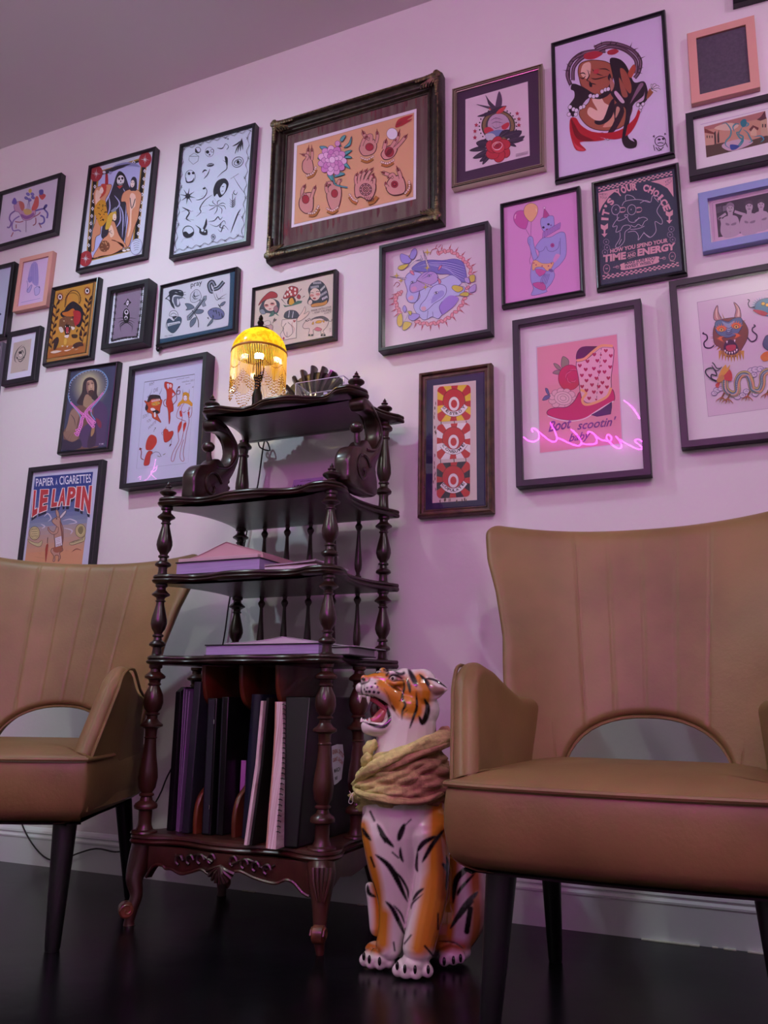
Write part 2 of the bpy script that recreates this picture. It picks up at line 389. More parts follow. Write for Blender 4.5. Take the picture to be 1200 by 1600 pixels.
A.fill('#b52f3a', [(400, 370), (425, 370), (430, 540), (400, 640), (330, 690), (350, 620), (390, 560)], 2)
A.line('#4b4450', 14, [(412, 330), (415, 380)], 0)
A.fill('#8d93c4', [(440, 340), (520, 275), (640, 245), (740, 260), (795, 300), (700, 290), (600, 300), (500, 340), (455, 385)], 4); A.fill('#2c2a38', [(430, 330), (540, 285), (690, 262), (600, 300), (480, 350)], 4); A.fill('#3a3542', [(355, 350), (440, 320), (440, 370), (360, 385)], 0); A.ell('#dfe0f2', 385, 358, 18, 15)
sk, sk2 = '#d99873', '#f0cdb8'
def body(pts, hi): A.out(sk, '#6b3527', 5, pts); A.fill(sk2, hi, 4)
body([(330, 520), (400, 500), (470, 505), (440, 600), (400, 680), (420, 800), (400, 900), (350, 980), (340, 1060), (290, 1100), (270, 1240), (240, 1240), (250, 1040), (290, 900), (280, 760), (265, 620), (290, 540)], [(300, 560), (350, 600), (330, 700), (300, 760), (285, 640)])
A.fill('#d0962c', [(330, 680), (400, 690), (410, 790), (430, 880), (350, 980), (300, 880), (270, 780)], 3)
for i in range(26): A.ell('#2c2017', random.uniform(300, 410), random.uniform(720, 920), 6, 7, n=6)
A.ell('#f0dcd2', 360, 565, 26, 38, 20); A.fill('#c4483a', [(350, 500), (410, 500), (400, 600), (330, 660), (380, 570)], 3)
A.line('#5b6c78', 14, [(240, 900), (260, 960), (250, 1020), (240, 1100)])
body([(660, 560), (740, 550), (800, 590), (810, 650), (790, 760), (770, 880), (740, 960), (700, 1090), (670, 1190), (640, 1210), (625, 1150), (640, 1040), (660, 900), (640, 800), (630, 700), (580, 690), (600, 600)], [(680, 620), (740, 620), (740, 740), (700, 800), (690, 1000), (650, 1100), (680, 900)])
A.fill('#2e2c3c', [(720, 410), (755, 440), (755, 560), (720, 570), (680, 560), (690, 450)], 3); A.ell('#f2dfda', 708, 490, 24, 42, 6); A.line('#a33', 6, [(700, 518), (716, 514)])
for x in (698, 722): A.ell('#2a2228', x, 475, 6, 4)
A.line('#2a2a3a', 9, [(680, 650), (700, 770), (740, 660)])
body([(440, 930), (500, 920), (530, 1000), (560, 1080), (640, 1200), (600, 1210), (520, 1140), (470, 1130), (590, 1170), (600, 1220), (480, 1290), (360, 1310), (260, 1330), (330, 1200), (370, 1120), (430, 1060)], [(470, 960), (500, 1060), (460, 1100), (440, 1010)])
A.ell('#7a4a30', 390, 1200, 60, 66, 20); 
for i in range(20): A.ell('#d9a074', 390+random.uniform(-48, 48), 1200+random.uniform(-52, 52), 7, 5, n=6)
A.fill('#d6b240', [(450, 830), (520, 800), (520, 880), (480, 900), (450, 990), (400, 1010), (420, 900)], 3); A.ell('#f0d8c8', 505, 870, 22, 40, 0); A.line('#a22', 6, [(498, 888), (514, 886)])
A.fill('#8a90a8', [(460, 800), (520, 750), (525, 800), (480, 815)]); A.line('#34313f', 5, [(405, 1010), (480, 1060)], 0); A.line('#34313f', 5, [(405, 1060), (470, 1020)], 0)
for x, y in ((615, 1250), (660, 1240)): A.ell('#efe8ea', x, y, 22, 12)
for cx, cy in ((297, 378), (852, 218), (178, 1342)):
    A.ell('#a8333c', cx, cy, 70, 90, 18, n=24); 
    for k in range(8):
        a = k*pi/4+.1; r = 56 if k % 2 == 0 else 30; A.fill('#f0eef4', [(cx+r*cos(a), cy+r*1.1*sin(a)), (cx+9*cos(a+.7), cy+9*sin(a+.7)), (cx, cy), (cx+9*cos(a-.7), cy+9*sin(a-.7))]); A.fill('#1d1c22', [(cx+r*cos(a), cy+r*1.1*sin(a)), (cx+8*cos(a+.7), cy+8*sin(a+.7)), (cx, cy)])
A.ell('#cdd6ee', 752, 1205, 66, 92, 12, lc='#555a80', wd=4)
for i in range(5): A.line('#4a4d72', 4, [(715+i*4, 1150+i*25), (750, 1135+i*26), (790-i*3, 1150+i*22)])
F.done(A)

# 3 black line flash sheet
F = Frame('framed_picture', 'tall black framed white sheet of small black line drawings round a dark haired woman', [(280.2, 225), (396.5, 192.3), (387, 378.5), (264.5, 402)], .032, .013, M_blk)
A = F.art(); F.inset(A, '#d2e2f2', 0); A.zz(260, 180, 6.669); G = '#2b3038'; G2 = '#66707e'
L = lambda p, w=5, t=2, c=G: A.line(c, w, p, 5, t)
for (x0, y0, x1, y1) in ((180, 345, 880, 150), (860, 170, 790, 1270), (790, 1255, 90, 1415), (95, 1400, 175, 350)):
    n = 16; pp = []
    for i in range(n+1):
        t = i/n; j = 12*(-1)**i; pp.append((lerp(x0, x1, t)+(j if abs(y1-y0) > 500 else 0), lerp(y0, y1, t)+(0 if abs(y1-y0) > 500 else j)))
    A.line(G, 4, pp, 4); A.line(G2, 3, [(x+4, y+9) for x, y in pp[::-1]], 2)
    for x, y in pp[1::3]: A.line(G, 4, [(x-14, y-10), (x+12, y+12)], 0); A.line(G, 4, [(x+10, y-14), (x-10, y+14)], 0)
A.fill(G, [(620, 665), (650, 720), (620, 800), (560, 860), (530, 820), (500, 850), (490, 780), (520, 700), (570, 665)], 4); A.fill('#d2e2f2', [(600, 710), (625, 730), (610, 800), (575, 830), (560, 770), (580, 730)], 3); A.ell(G, 590, 745, 12, 4); A.line(G, 5, [(575, 795), (595, 790)], 0)
A.fill(G, [(610, 430), (640, 450), (635, 540), (615, 480)], 3); L([(590, 470), (625, 500), (630, 560), (580, 600), (530, 650)], 8)
L([(480, 830), (400, 890), (350, 970), (360, 1010), (310, 1060)], 9); L([(490, 850), (540, 930)], 7); L([(350, 960), (440, 940)], 6); L([(320, 1020), (400, 1020)], 6)
for a in range(8): L([(530, 945), (530+70*cos(a*.8), 945+46*sin(a*.8)), (530+95*cos(a*.8+.3), 960+80*sin(a*.8+.3))], 6)
A.ell(None, 330, 365, 28, 30, lc=G, wd=5); A.fill(G, [(310, 350), (330, 385), (358, 380), (330, 400), (300, 385)], 2)
A.line(G2, 4, [(240, 430), (290, 395), (340, 430), (330, 480), (280, 515), (235, 470), (240, 430), (340, 430)], 0)
A.ell(None, 450, 385, 44, 50, lc=G2, wd=4); A.ell(G, 430, 385, 18, 17); A.ell(None, 480, 372, 16, 16, lc=G, wd=4); A.fill(G, [(450, 400), (462, 420), (442, 420)])
for k in range(4): L([(715+k*28, 405-k*14), (740+k*18, 340-k*8), (770+k*8, 290), (790, 240+k*6)], 13)
L([(690, 325), (740, 300), (770, 270)], 14)
A.ell(None, 745, 490, 62, 50, -35, lc=G, wd=6); A.ell(None, 745, 492, 42, 25, -35, lc=G, wd=6); A.ell(G, 748, 490, 15, 19)
A.ell(G, 460, 520, 38, 18, -10); 
for i in range(4): A.ell('#d2e2f2', 436+i*16, 520-i*3, 4, 7)
L([(375, 600), (400, 575), (425, 580)], 14); L([(455, 560), (430, 620), (390, 665)], 8); L([(395, 600), (405, 640)], 8)
A.ell(None, 250, 640, 52, 66, lc=G2, wd=5); A.ell(G, 238, 610, 15, 15); A.ell(G, 282, 605, 16, 13); L([(205, 650), (215, 700), (270, 690), (290, 655)], 14)
L([(670, 665), (755, 610)], 18); L([(700, 640), (760, 740), (820, 820)], 5)
A.ell(G, 225, 845, 26, 28)
for k in range(8): a = k*pi/4+.2; L([(225+18*cos(a), 845+20*sin(a)), (225+80*cos(a), 845+85*sin(a))], 11, 1)
L([(395, 740), (425, 790), (400, 850), (350, 880), (310, 885)], 7); A.ell(G, 395, 765, 16, 9, -20); L([(365, 850), (400, 840)], 9)
A.line(G, 7, [(715, 780), (700, 810), (725, 830), (745, 800)], 5, 2); L([(690, 820), (690, 960)], 5, 0)
for k in range(4): L([(660, 870+k*24), (692, 900+k*20), (725, 850+k*24)], 6)
for p in ([(165, 960), (215, 985), (255, 1000)], [(210, 985), (240, 1020), (210, 1080), (260, 1110)], [(160, 1010), (210, 990)], [(190, 1080), (290, 1095)], [(240, 1010), (280, 1000)]): L(p, 12)
L([(670, 1230), (710, 1120), (745, 1030), (775, 980)], 11); L([(735, 1045), (770, 1035)], 12)
A.ell(None, 230, 1215, 58, 60, lc=G, wd=6); A.fill(G, [(175, 1225), (210, 1215), (240, 1240), (285, 1215), (265, 1265), (215, 1280), (180, 1260)], 3); L([(180, 1290), (155, 1330)], 9); L([(265, 1275), (285, 1305)], 9); L([(190, 1285), (270, 1280)], 8)
A.fill(G, [(300, 1145), (345, 1170), (375, 1190), (400, 1140), (420, 1075), (425, 1140), (400, 1200), (425, 1190), (428, 1245), (380, 1250), (345, 1225), (345, 1185)], 2); A.ell('#d2e2f2', 378, 1200, 15, 17); A.ell('#d2e2f2', 405, 1215, 9, 8)
L([(440, 1110), (500, 1100), (540, 1060), (560, 1090), (590, 1060)], 8); L([(450, 1135), (530, 1160), (600, 1100), (620, 1140)], 5); L([(540, 1190), (570, 1215), (600, 1150), (650, 1200)], 7); L([(575, 1130), (560, 1170), (610, 1180)], 8)
A.ell(None, 490, 1270, 20, 26, lc=G2, wd=6); A.ell(G2, 490, 1270, 10, 14)
L([(530, 345), (580, 350), (600, 330)], 10); L([(590, 350), (620, 300), (650, 330), (630, 360)], 5, 0, G2); A.fill(G, [(632, 252), (648, 240), (652, 256)])
F.done(A)

# 4 hands, ornate frame
F = Frame('framed_picture', 'large orange print of decorated hands and a peony in a wide carved antique frame', [(421, 189), (687.5, 110), (690.6, 345), (414.6, 405)], .05, .062, M_orn, rec=.034, prof='ornate',
          board=mat('stained_linen_mat', '#6f6358', .75, col2='#5a3034', nscale=9, stretch=(6, 1, .35), detail=6))
A = F.art(); A.zz(440, 150, 5)
for i in range(46):     # drips that run down the linen
    x = random.uniform(10, 1120); top = lerp(250, -30, x/1120)+12; bot = lerp(1130, 880, x/1120); ln = random.uniform(30, 130); wd = random.uniform(6, 22)
    y = top if i % 2 else bot-ln-random.uniform(5, 40)
    A.line(random.choice(['#6d2f36', '#7a3a3d', '#62303a']), wd, [(x, y), (x+random.uniform(-4, 4), y+ln*.5), (x, y+ln)], 3, 2)
A.fill('#e9e2ee', [(100, 370), (1055, 100), (1050, 805), (77, 1030)]); A.fill('#b98', [(121, 388), (1036, 130), (1030, 790), (98, 1005)]); A.fill('#dfac84', [(124, 392), (1033, 135), (1027, 786), (101, 1000)])
SKN, LN, NA = '#d59a92', '#4a1f2a', '#7c2430'
def hand(pal, fingers, brace=None, palmdot=None):
    A.out(SKN, LN, 6, pal)
    for f, wd, nl in fingers:
        A.line(LN, wd+7, f, 5, 0); A.ell(LN, *f[-1], wd/2+3); A.line(SKN, wd, f, 5, 0); A.ell(SKN, *f[-1], wd/2)
        a, b = np.array(f[-2], float), np.array(f[-1], float); d = (b-a)/np.linalg.norm(b-a)
        A.line(NA, wd*.85, [tuple(b-d*nl*.4), tuple(b+d*nl*.3), tuple(b+d*nl)], 3, 1)
    if palmdot: A.ell('#a93440', *palmdot, lc=LN, wd=3)
    if brace:
        A.line('#6b3f1c', 30, brace, 5); A.line('#b5743a', 22, brace, 5)
        for x, y in cr(brace, 3): A.ell('#ecc9c0', x, y-16, 9, lc=LN, wd=2, n=10)
hand([(165, 520), (190, 490), (230, 480), (250, 560), (240, 600), (200, 610), (165, 580)], [([(215, 500), (205, 460), (210, 420)], 20, 40), ([(238, 500), (240, 450), (238, 420)], 18, 40), ([(190, 500), (205, 470), (170, 460)], 17, 34)], [(200, 640), (245, 620), (268, 575)])
hand([(610, 400), (650, 340), (720, 340), (745, 390), (720, 450), (650, 470), (615, 440)], [([(740, 370), (750, 320), (748, 290)], 20, 34), ([(690, 340), (650, 310), (640, 290)], 24, 30), ([(700, 350), (700, 310), (670, 320)], 24, 14), ([(625, 390), (640, 350), (655, 330)], 20, 24)], [(625, 500), (670, 515), (715, 490)], (688, 400, 32, 30))
hand([(785, 440), (820, 400), (890, 380), (905, 420), (870, 480), (810, 500), (780, 470)], [([(800, 420), (810, 380), (815, 360)], 26, 30), ([(880, 400), (900, 350), (915, 300)], 24, 42), ([(890, 410), (930, 370), (970, 320)], 22, 30), ([(860, 400), (880, 370), (890, 350)], 24, 12)], [(782, 535), (830, 545), (875, 520)], (843, 440, 36, 40))
A.ell('#7a2430', 843, 440, 18, 34, 40); A.ell('#e8e2ee', 865, 298, 43, 45, lc='#7a5a60', wd=3); A.fill('#b5343c', [(890, 235), (910, 190), (960, 165), (1030, 150), (980, 190), (1025, 180), (960, 225), (900, 250)], 3)
for k in range(4): A.line('#8e2a34', 6, [(900, 230), (940, 195+k*8), (1020, 150+k*16)], 4, 1)
hand([(140, 820), (170, 770), (240, 760), (250, 840), (240, 900), (190, 920), (145, 880)], [([(160, 800), (165, 740), (180, 710)], 20, 26), ([(235, 800), (250, 750), (262, 720)], 20, 26), ([(190, 800), (180, 770), (170, 790)], 20, 10)], [(215, 935), (260, 930), (290, 880)], (190, 810, 28, 34))
hand([(355, 760), (380, 700), (450, 690), (470, 760), (455, 850), (430, 890), (390, 890), (360, 820)], [([(360, 760), (352, 730), (352, 700)], 22, 30), ([(400, 700), (390, 680), (360, 685)], 20, 10), ([(440, 700), (450, 670), (462, 660)], 20, 10)], [(360, 900), (400, 915), (440, 890)], (416, 765, 26, 32))
hand([(575, 700), (600, 660), (680, 650), (735, 690), (730, 760), (690, 820), (620, 790), (590, 800), (575, 770)], [([(585, 690), (580, 650), (590, 620)], 19, 26), ([(605, 670), (610, 630), (625, 600)], 19, 28), ([(630, 660), (640, 620), (660, 590)], 19, 28), ([(655, 660), (680, 610), (705, 580)], 19, 28), ([(690, 670), (700, 640), (715, 620)], 19, 20), ([(725, 690), (728, 660), (725, 640)], 20, 22)], [(535, 790), (560, 825), (590, 840)])
A.line('#6b3f1c', 30, [(680, 845), (720, 830), (752, 790)], 5); A.line('#b5743a', 22, [(680, 845), (720, 830), (752, 790)], 5)
for rr in (46, 34, 20, 9): A.ell(None, 660, 735, rr, lc='#4a1f2a', wd=6)
for k in range(10): a = k*pi/5; A.ell('#c79098', 660+40*cos(a), 735+40*sin(a), 8, lc='#4a1f2a', wd=3, n=10)
for k in range(5): A.line('#4a1f2a', 4, [(650+k*16, 790), (670+k*14, 830)], 0)
hand([(820, 700), (860, 640), (940, 630), (970, 700), (960, 760), (880, 780), (830, 750)], [([(935, 650), (925, 610), (912, 580)], 24, 34), ([(880, 640), (840, 620), (800, 605)], 24, 26), ([(890, 640), (870, 615), (840, 640)], 20, 12), ([(835, 720), (820, 700), (818, 690)], 20, 20)], [(970, 780), (1000, 740), (1000, 690)], (886, 695, 27, 27))
A.ell(None, 886, 695, 14, lc=LN, wd=5)
TL_, TLd = '#5fa3a6', '#22525c'
for lf in ([(330, 430), (300, 400), (350, 400), (365, 430)], [(460, 350), (480, 320), (505, 315), (480, 360)], [(440, 360), (430, 380), (470, 400)], [(490, 410), (530, 370), (550, 320), (540, 390)], [(500, 470), (555, 430), (500, 440)], [(490, 490), (555, 490), (520, 470)], [(480, 540), (540, 575), (510, 530)], [(360, 620), (400, 620), (400, 670)], [(420, 640), (500, 615), (450, 600), (425, 620)], [(310, 470), (285, 495), (320, 500)]): A.out(TL_, TLd, 4, lf, 3)
A.line(TLd, 12, [(400, 620), (410, 660), (430, 700), (520, 720)], 4); A.line(TL_, 7, [(400, 620), (410, 660), (430, 700), (520, 720)], 4)
for rr, n in ((92, 11), (66, 9), (40, 7)):
    for k in range(n): a = k*2*pi/n+rr; A.ell(['#d79ac8', '#e6b8da', '#cf86c0'][k % 3], 400+rr*.8*cos(a), 510+rr*.85*sin(a), rr*.34+10, rr*.22+9, math.degrees(a), 14, '#7c3f80', 3)
A.ell('#ecc6e4', 400, 505, 24, 26, lc='#7c3f80', wd=3); A.ell('#d79ac8', 442, 378, 20, 22, lc='#7c3f80', wd=3)
F.done(A)
# carved corner ornaments and outer beading of the antique frame
for sx in (-1, 1):
    for sz in (-1, 1):
        b = MB()
        for k in range(9):
            r = .012+.002*random.random(); t = k/8
            for (px_, pz_) in ((F.W-.012-t*.085, F.H-.018), (F.W-.018, F.H-.012-t*.085)): b.ball((sx*px_, -.046-.005*(1-t), sz*pz_), r*(1-.5*t), 8, (1, .6, 1))
        for k in range(5): b.tube([(sx*(F.W-.02), -.05, sz*(F.H-.02)), (sx*(F.W-.03-.012*k), -.05, sz*(F.H-.045)), (sx*(F.W-.04-.01*k), -.044, sz*(F.H-.055))], .0035, 6)
        b.build('carved_corner', M_orn2, F.e)
for sg in (-1, 1):
    b = MB()
    for i in range(70): b.ball((lerp(-F.W+.1, F.W-.1, i/69), -.0495, sg*(F.H-.0125)), .0042, 6, (1.2, .6, .8))
    b.build('carved_beading', M_orn2, F.e); b = MB()
    for i in range(50): b.ball((sg*(F.W-.0125), -.0495, lerp(-F.H+.1, F.H-.1, i/49)), .0042, 6, (.8, .6, 1.2))
    b.build('carved_beading', M_orn2, F.e)

# 5 swallow and rose
F = Frame('framed_picture', 'silver framed print of a swallow and red rose with a plum mat', [(706, 139), (846.6, 98.4), (851.6, 260.6), (705.5, 292.4)], .035, .017, M_silver, prof='wide', board='#4c3550')
A = F.art(); A.zz(700, 90, 7.5); A.fill('#e3cfdd', [(205, 490), (935, 280), (958, 1150), (205, 1335)])
D1, D2 = '#40334a', '#6b5870'
A.ell('#4a4038', 590, 800, 200, 185, 0, 30); A.ell('#8d7350', 590, 800, 185, 170); A.ell('#4f4854', 590, 800, 150, 150); A.ell('#c3a6c0', 595, 790, 130, 135)
for k in range(30):
    a = 2*pi*k/30
    if sin(a) < .75: A.ell('#201a22', 585+225*cos(a)*.97, 805+215*sin(a)*.95, 9)
for p in ([(500, 740), (560, 710), (640, 730)], [(510, 780), (560, 755), (650, 770)], [(520, 800), (560, 830), (640, 800)], [(560, 700), (570, 820)], [(600, 690), (605, 820)]): A.line('#5d4a66', 7, p, 4, 2)
A.fill('#c23a4a', [(630, 800), (700, 760), (720, 790), (680, 840), (640, 840)], 3); A.fill('#c23a4a', [(430, 830), (490, 815), (540, 860), (500, 880), (430, 885)], 3)
A.fill('#7486b8', [(440, 900), (560, 850), (660, 860), (600, 920), (540, 960), (460, 960)], 3); A.fill('#c8c4d4', [(440, 900), (520, 890), (560, 930), (500, 975), (450, 945)], 3)
for lf in ([(480, 1000), (430, 960), (330, 1000), (400, 1060)], [(460, 1070), (380, 1040), (250, 1090), (350, 1100)], [(470, 1090), (400, 1100), (290, 1180), (400, 1170)], [(480, 1130), (420, 1160), (370, 1220), (440, 1200)], [(490, 1150), (430, 1190), (405, 1255), (470, 1200)], [(650, 930), (720, 870), (865, 860), (800, 950)], [(700, 970), (800, 945), (900, 920), (830, 990)], [(690, 980), (800, 975), (890, 965), (780, 1005)], [(700, 990), (760, 1005), (800, 1045), (730, 1030)], [(600, 930), (640, 860), (720, 850), (680, 900)]): A.out(D1, '#241c2c', 5, lf, 3); A.line(D2, 7, [lf[0], lf[2]], 0, 1)
for k, (a, r) in enumerate(((0, 70), (60, 74), (120, 80), (180, 76), (240, 70), (300, 78))):
    a = math.radians(a+20); A.ell('#c13848', 590+r*1.1*cos(a), 1075+r*1.1*sin(a), 78, 62, math.degrees(a)+40, 18, '#6d1826', 6)
A.ell('#cf4654', 585, 1050, 84, 72, 10, lc='#6d1826', wd=5); A.ell('#b02f40', 580, 1035, 58, 44, -15, lc='#f0c0c8', wd=7); A.line('#f2d0d6', 8, [(535, 1045), (560, 1010), (600, 1000)], 4, 2); A.line('#f2d0d6', 8, [(540, 1085), (600, 1080), (640, 1030)], 4, 2); A.ell('#96263a', 580, 1035, 26, 20, -15)
A.fill('#5d4a63', [(600, 395), (632, 470), (630, 560), (590, 600), (555, 590), (570, 490)], 3); A.fill('#4c3c54', [(440, 440), (490, 510), (560, 580), (540, 600), (480, 560), (460, 500)], 3); A.fill('#55445c', [(330, 550), (430, 565), (560, 590), (530, 620), (440, 590)], 3)
A.fill('#3f3148', [(340, 692), (440, 650), (560, 590), (640, 570), (690, 570), (640, 610), (560, 650), (440, 690)], 3); A.fill('#c84a4e', [(565, 655), (600, 610), (660, 575), (680, 585), (640, 640), (600, 662)], 3); A.fill('#c84a4e', [(480, 590), (500, 600), (510, 620), (485, 612)])
for x, y in ((333, 793), (317, 865), (316, 940), (812, 658), (832, 722), (832, 795)):
    A.fill('#b73654', [(x+(28 if k % 2 == 0 else 12)*sin(k*pi/5), y-(30 if k % 2 == 0 else 13)*cos(k*pi/5)) for k in range(10)])
for k in range(3): A.line('#8a7088', 4, [(795, 1135+k*14), (870, 1118+k*12), (940, 1100+k*14)], 0)
F.done(A)

# 6 thorns
F = Frame('framed_picture', 'tall black framed print of a thorn crowned face merging with a black panther', [(859.5, 66.6), (1039.5, 12.9), (1054, 240), (866.4, 283)], .025, .014, M_blk, prof='round')
A = F.art(); F.inset(A, '#dccfee', 0); A.zz(855, 10, 5.712)
TH = '#53394c'
for ring in ([(190, 640), (200, 520), (290, 430), (410, 400), (520, 400)], [(230, 660), (240, 540), (330, 450), (450, 430)], [(420, 370), (520, 330), (640, 340), (760, 390), (830, 480), (820, 580), (780, 640)], [(440, 400), (560, 360), (690, 390), (790, 480), (790, 600)], [(210, 700), (180, 600), (230, 480), (330, 420)]):
    A.line(TH, 34, ring, 6); A.line('#8a6a80', 10, ring, 6); A.line('#301c2c', 4, [(x+10, y+8) for x, y in ring], 6)
for (x, y, X, Y_) in ((190, 575, 140, 570), (205, 540, 170, 512), (240, 490, 195, 490), (300, 430, 305, 400), (260, 450, 235, 460), (440, 360, 415, 342), (485, 340, 482, 310), (560, 340, 575, 305), (610, 340, 630, 315), (740, 370, 757, 322), (770, 390, 815, 372), (810, 450, 815, 410), (825, 470, 878, 445), (820, 560, 858, 545), (810, 590, 850, 600), (210, 690, 195, 720)): A.line('#301c2c', 11, [(x, y), (X, Y_)], 0, 1)
A.fill('#b33040', [(330, 430), (420, 400), (500, 420), (420, 470), (340, 470)], 3); A.fill('#b33040', [(540, 400), (600, 380), (640, 400), (600, 430), (545, 430)], 3)
A.out('#a9644a', '#3a1820', 6, [(290, 520), (340, 490), (430, 480), (540, 500), (590, 560), (580, 680), (560, 760), (620, 800), (700, 860), (760, 900), (720, 1020), (640, 1090), (500, 1110), (380, 1080), (300, 1000), (290, 930), (370, 860), (380, 780), (310, 720), (285, 640), (275, 580)])
A.fill('#e9c3ae', [(320, 520), (380, 500), (390, 560), (370, 640), (330, 640), (300, 600)], 4); A.fill('#efccba', [(400, 830), (470, 800), (510, 860), (560, 900), (520, 1000), (440, 1020), (360, 960), (380, 900), (450, 930)], 4); A.fill('#dba387', [(600, 900), (660, 960), (600, 1060), (500, 1080), (520, 1040)], 4)
for p in ([(285, 605), (320, 595), (345, 610)], [(290, 635), (320, 645), (345, 620)], [(360, 570), (375, 620), (355, 660), (385, 670)], [(400, 560), (440, 600), (500, 620)], [(370, 700), (400, 690), (440, 700)], [(350, 570), (400, 590)], [(390, 640), (440, 650), (550, 620)], [(460, 560), (520, 560), (560, 580)], [(300, 690), (340, 740)]): A.line('#35161e', 11, p, 5, 2)
A.fill('#c14048', [(420, 570), (460, 560), (455, 600), (415, 600)], 2); A.fill('#231520', [(375, 670), (400, 690), (400, 720), (378, 716)], 2)
A.fill('#2c1c2a', [(230, 690), (320, 720), (400, 770), (460, 790), (500, 770), (560, 690), (540, 640), (560, 600), (580, 680), (560, 780), (470, 830), (370, 820), (300, 900), (230, 990), (190, 900), (240, 820), (240, 760), (210, 740)], 3)
for x, y in ((385, 800), (415, 805), (445, 798), (490, 760), (520, 745), (545, 740), (205, 900), (235, 920), (260, 930), (195, 965), (255, 965), (325, 895), (300, 905)): A.ell('#e9e0f4', x, y, 17, 20, 30, 12, '#231520', 4)
A.fill('#2a1b28', [(560, 470), (640, 470), (700, 520), (740, 600), (780, 680), (860, 670), (890, 720), (900, 800), (880, 850), (830, 880), (800, 850), (760, 900), (740, 1000), (720, 1160), (780, 1210), (800, 1200), (780, 1260), (700, 1260), (665, 1180), (690, 1060), (700, 920), (640, 880), (590, 820), (560, 760), (600, 700), (580, 600)], 4)
A.fill('#2a1b28', [(430, 1020), (500, 1010), (560, 860), (600, 830), (590, 960), (540, 1030), (470, 1060), (425, 1045)], 3)
A.fill('#33202c', [(590, 900), (640, 860), (690, 940), (620, 1090), (570, 1140), (540, 1130), (600, 1020)], 3)
for p, c in (([(650, 560), (680, 700), (740, 780), (750, 700), (700, 580)], '#a55a44'), ([(770, 520), (790, 560), (750, 640), (720, 600)], '#b5503c'), ([(600, 780), (660, 860), (690, 850), (620, 760)], '#d8bcd0'), ([(640, 640), (670, 800), (720, 800), (680, 700)], '#a5604c'), ([(820, 700), (860, 700), (800, 790), (740, 870)], '#8d6a84'), ([(870, 740), (860, 840), (790, 860), (860, 800)], '#c8b0cc'), ([(620, 900), (650, 920), (610, 1000)], '#c99a84'), ([(560, 640), (570, 760), (600, 700)], '#b8806e')): A.fill(c, p, 4)
A.fill('#9a5f3c', [(890, 800), (910, 740), (960, 720), (940, 780), (890, 830)], 3)
for x, y in ((935, 705), (960, 700), (985, 715), (995, 740), (965, 760)): A.line('#e6dcf0', 16, [(930, 750), (x-8, y), (x+14, y+8)], 4, 2); A.line('#2a1b28', 4, [(930, 742), (x-8, y-8), (x+16, y+4)], 4)
for x, y in ((810, 880), (835, 905), (855, 875), (825, 935), (490, 1145), (515, 1170), (545, 1180)): A.ell('#e9e0f4', x, y, 15, 18, 30, 12, '#231520', 4)
A.fill('#b9202f', [(210, 1000), (260, 1000), (300, 1060), (400, 1120), (560, 1130), (680, 1090), (780, 1000), (810, 930), (830, 950), (790, 1060), (720, 1150), (600, 1190), (470, 1170), (520, 1190), (430, 1205), (290, 1215), (350, 1285), (260, 1285), (215, 1180), (200, 1080)], 3)
A.fill('#7c101e', [(210, 1000), (250, 1060), (300, 1140), (420, 1200), (300, 1200), (240, 1140)], 3); A.fill('#d8485a', [(220, 1180), (260, 1240), (340, 1284), (270, 1280)], 3)
A.fill('#2a1b28', [(700, 1000), (730, 1000), (700, 1150), (700, 1220), (750, 1250), (790, 1230), (760, 1180), (800, 1200), (790, 1260), (710, 1265), (668, 1190)], 3)
A.ell(None, 1010, 1205, 48, 45, lc='#231a2c', wd=6); A.ell('#3c3048', 1000, 1190, 14, 9); A.ell('#3c3048', 1035, 1185, 12, 9); A.line('#231a2c', 6, [(985, 1225), (1010, 1218), (1040, 1225)], 3)
for p in ([(960, 1170), (945, 1160), (960, 1155)], [(1050, 1150), (1050, 1135), (1060, 1145)], [(950, 1240), (960, 1290)], [(1060, 1220), (1075, 1260)], [(970, 1260), (1000, 1290), (1040, 1255)], [(990, 1260), (1020, 1285)]): A.line('#231a2c', 6, p, 3)
F.done(A)

# 7 empty peach
M_net = mat('grey_mesh_insert', '#54505c', .8, noise=.25, nscale=120)
F = Frame('framed_picture', 'peach painted frame holding only a plain dark grey panel, top right', [(1072.5, 52.5), (1178.4, 23.4), (1188, 136.5), (1081, 162)], .02, .027, M_peach, rec=.008, board=M_net, glass=False)

# 8 octopus
F = Frame('framed_picture', 'wide black framed painting of a teal tentacled creature between old houses', [(1070.4, 178), (1228, 138.5), (1236, 243.5), (1077.6, 276.6)], .028, .022, M_blkm)
A = F.art(); A.zz(1060, 140, 5.929)
A.line('#b7a4cc', 4, [(205, 325), (850, 170)], 0); A.fill('#c79a80', [(237, 345), (805, 198), (835, 490), (260, 630)]); A.fill('#b07a74', [(237, 345), (805, 198), (812, 260), (240, 380)]); A.fill('#d9c3ad', [(330, 360), (450, 310), (560, 330), (480, 380)], 3); A.fill('#5c4a40', [(252, 520), (420, 490), (640, 480), (835, 420), (836, 490), (260, 630)])
A.fill('#c9b3c0', [(420, 500), (560, 460), (690, 480), (640, 520), (500, 570), (410, 540)], 3)
A.fill('#caa78c', [(245, 380), (325, 400), (330, 510), (252, 520)]); A.fill('#7a4038', [(240, 360), (335, 400), (330, 415), (242, 400)]); A.fill('#3e3a38', [(330, 400), (345, 380), (352, 500), (335, 505)]); A.fill('#3e3a38', [(360, 420), (375, 370), (380, 490), (362, 495)])
for x in (262, 285, 308): A.fill('#4a3a38', [(x, 425), (x+9, 427), (x+9, 450), (x, 448)])
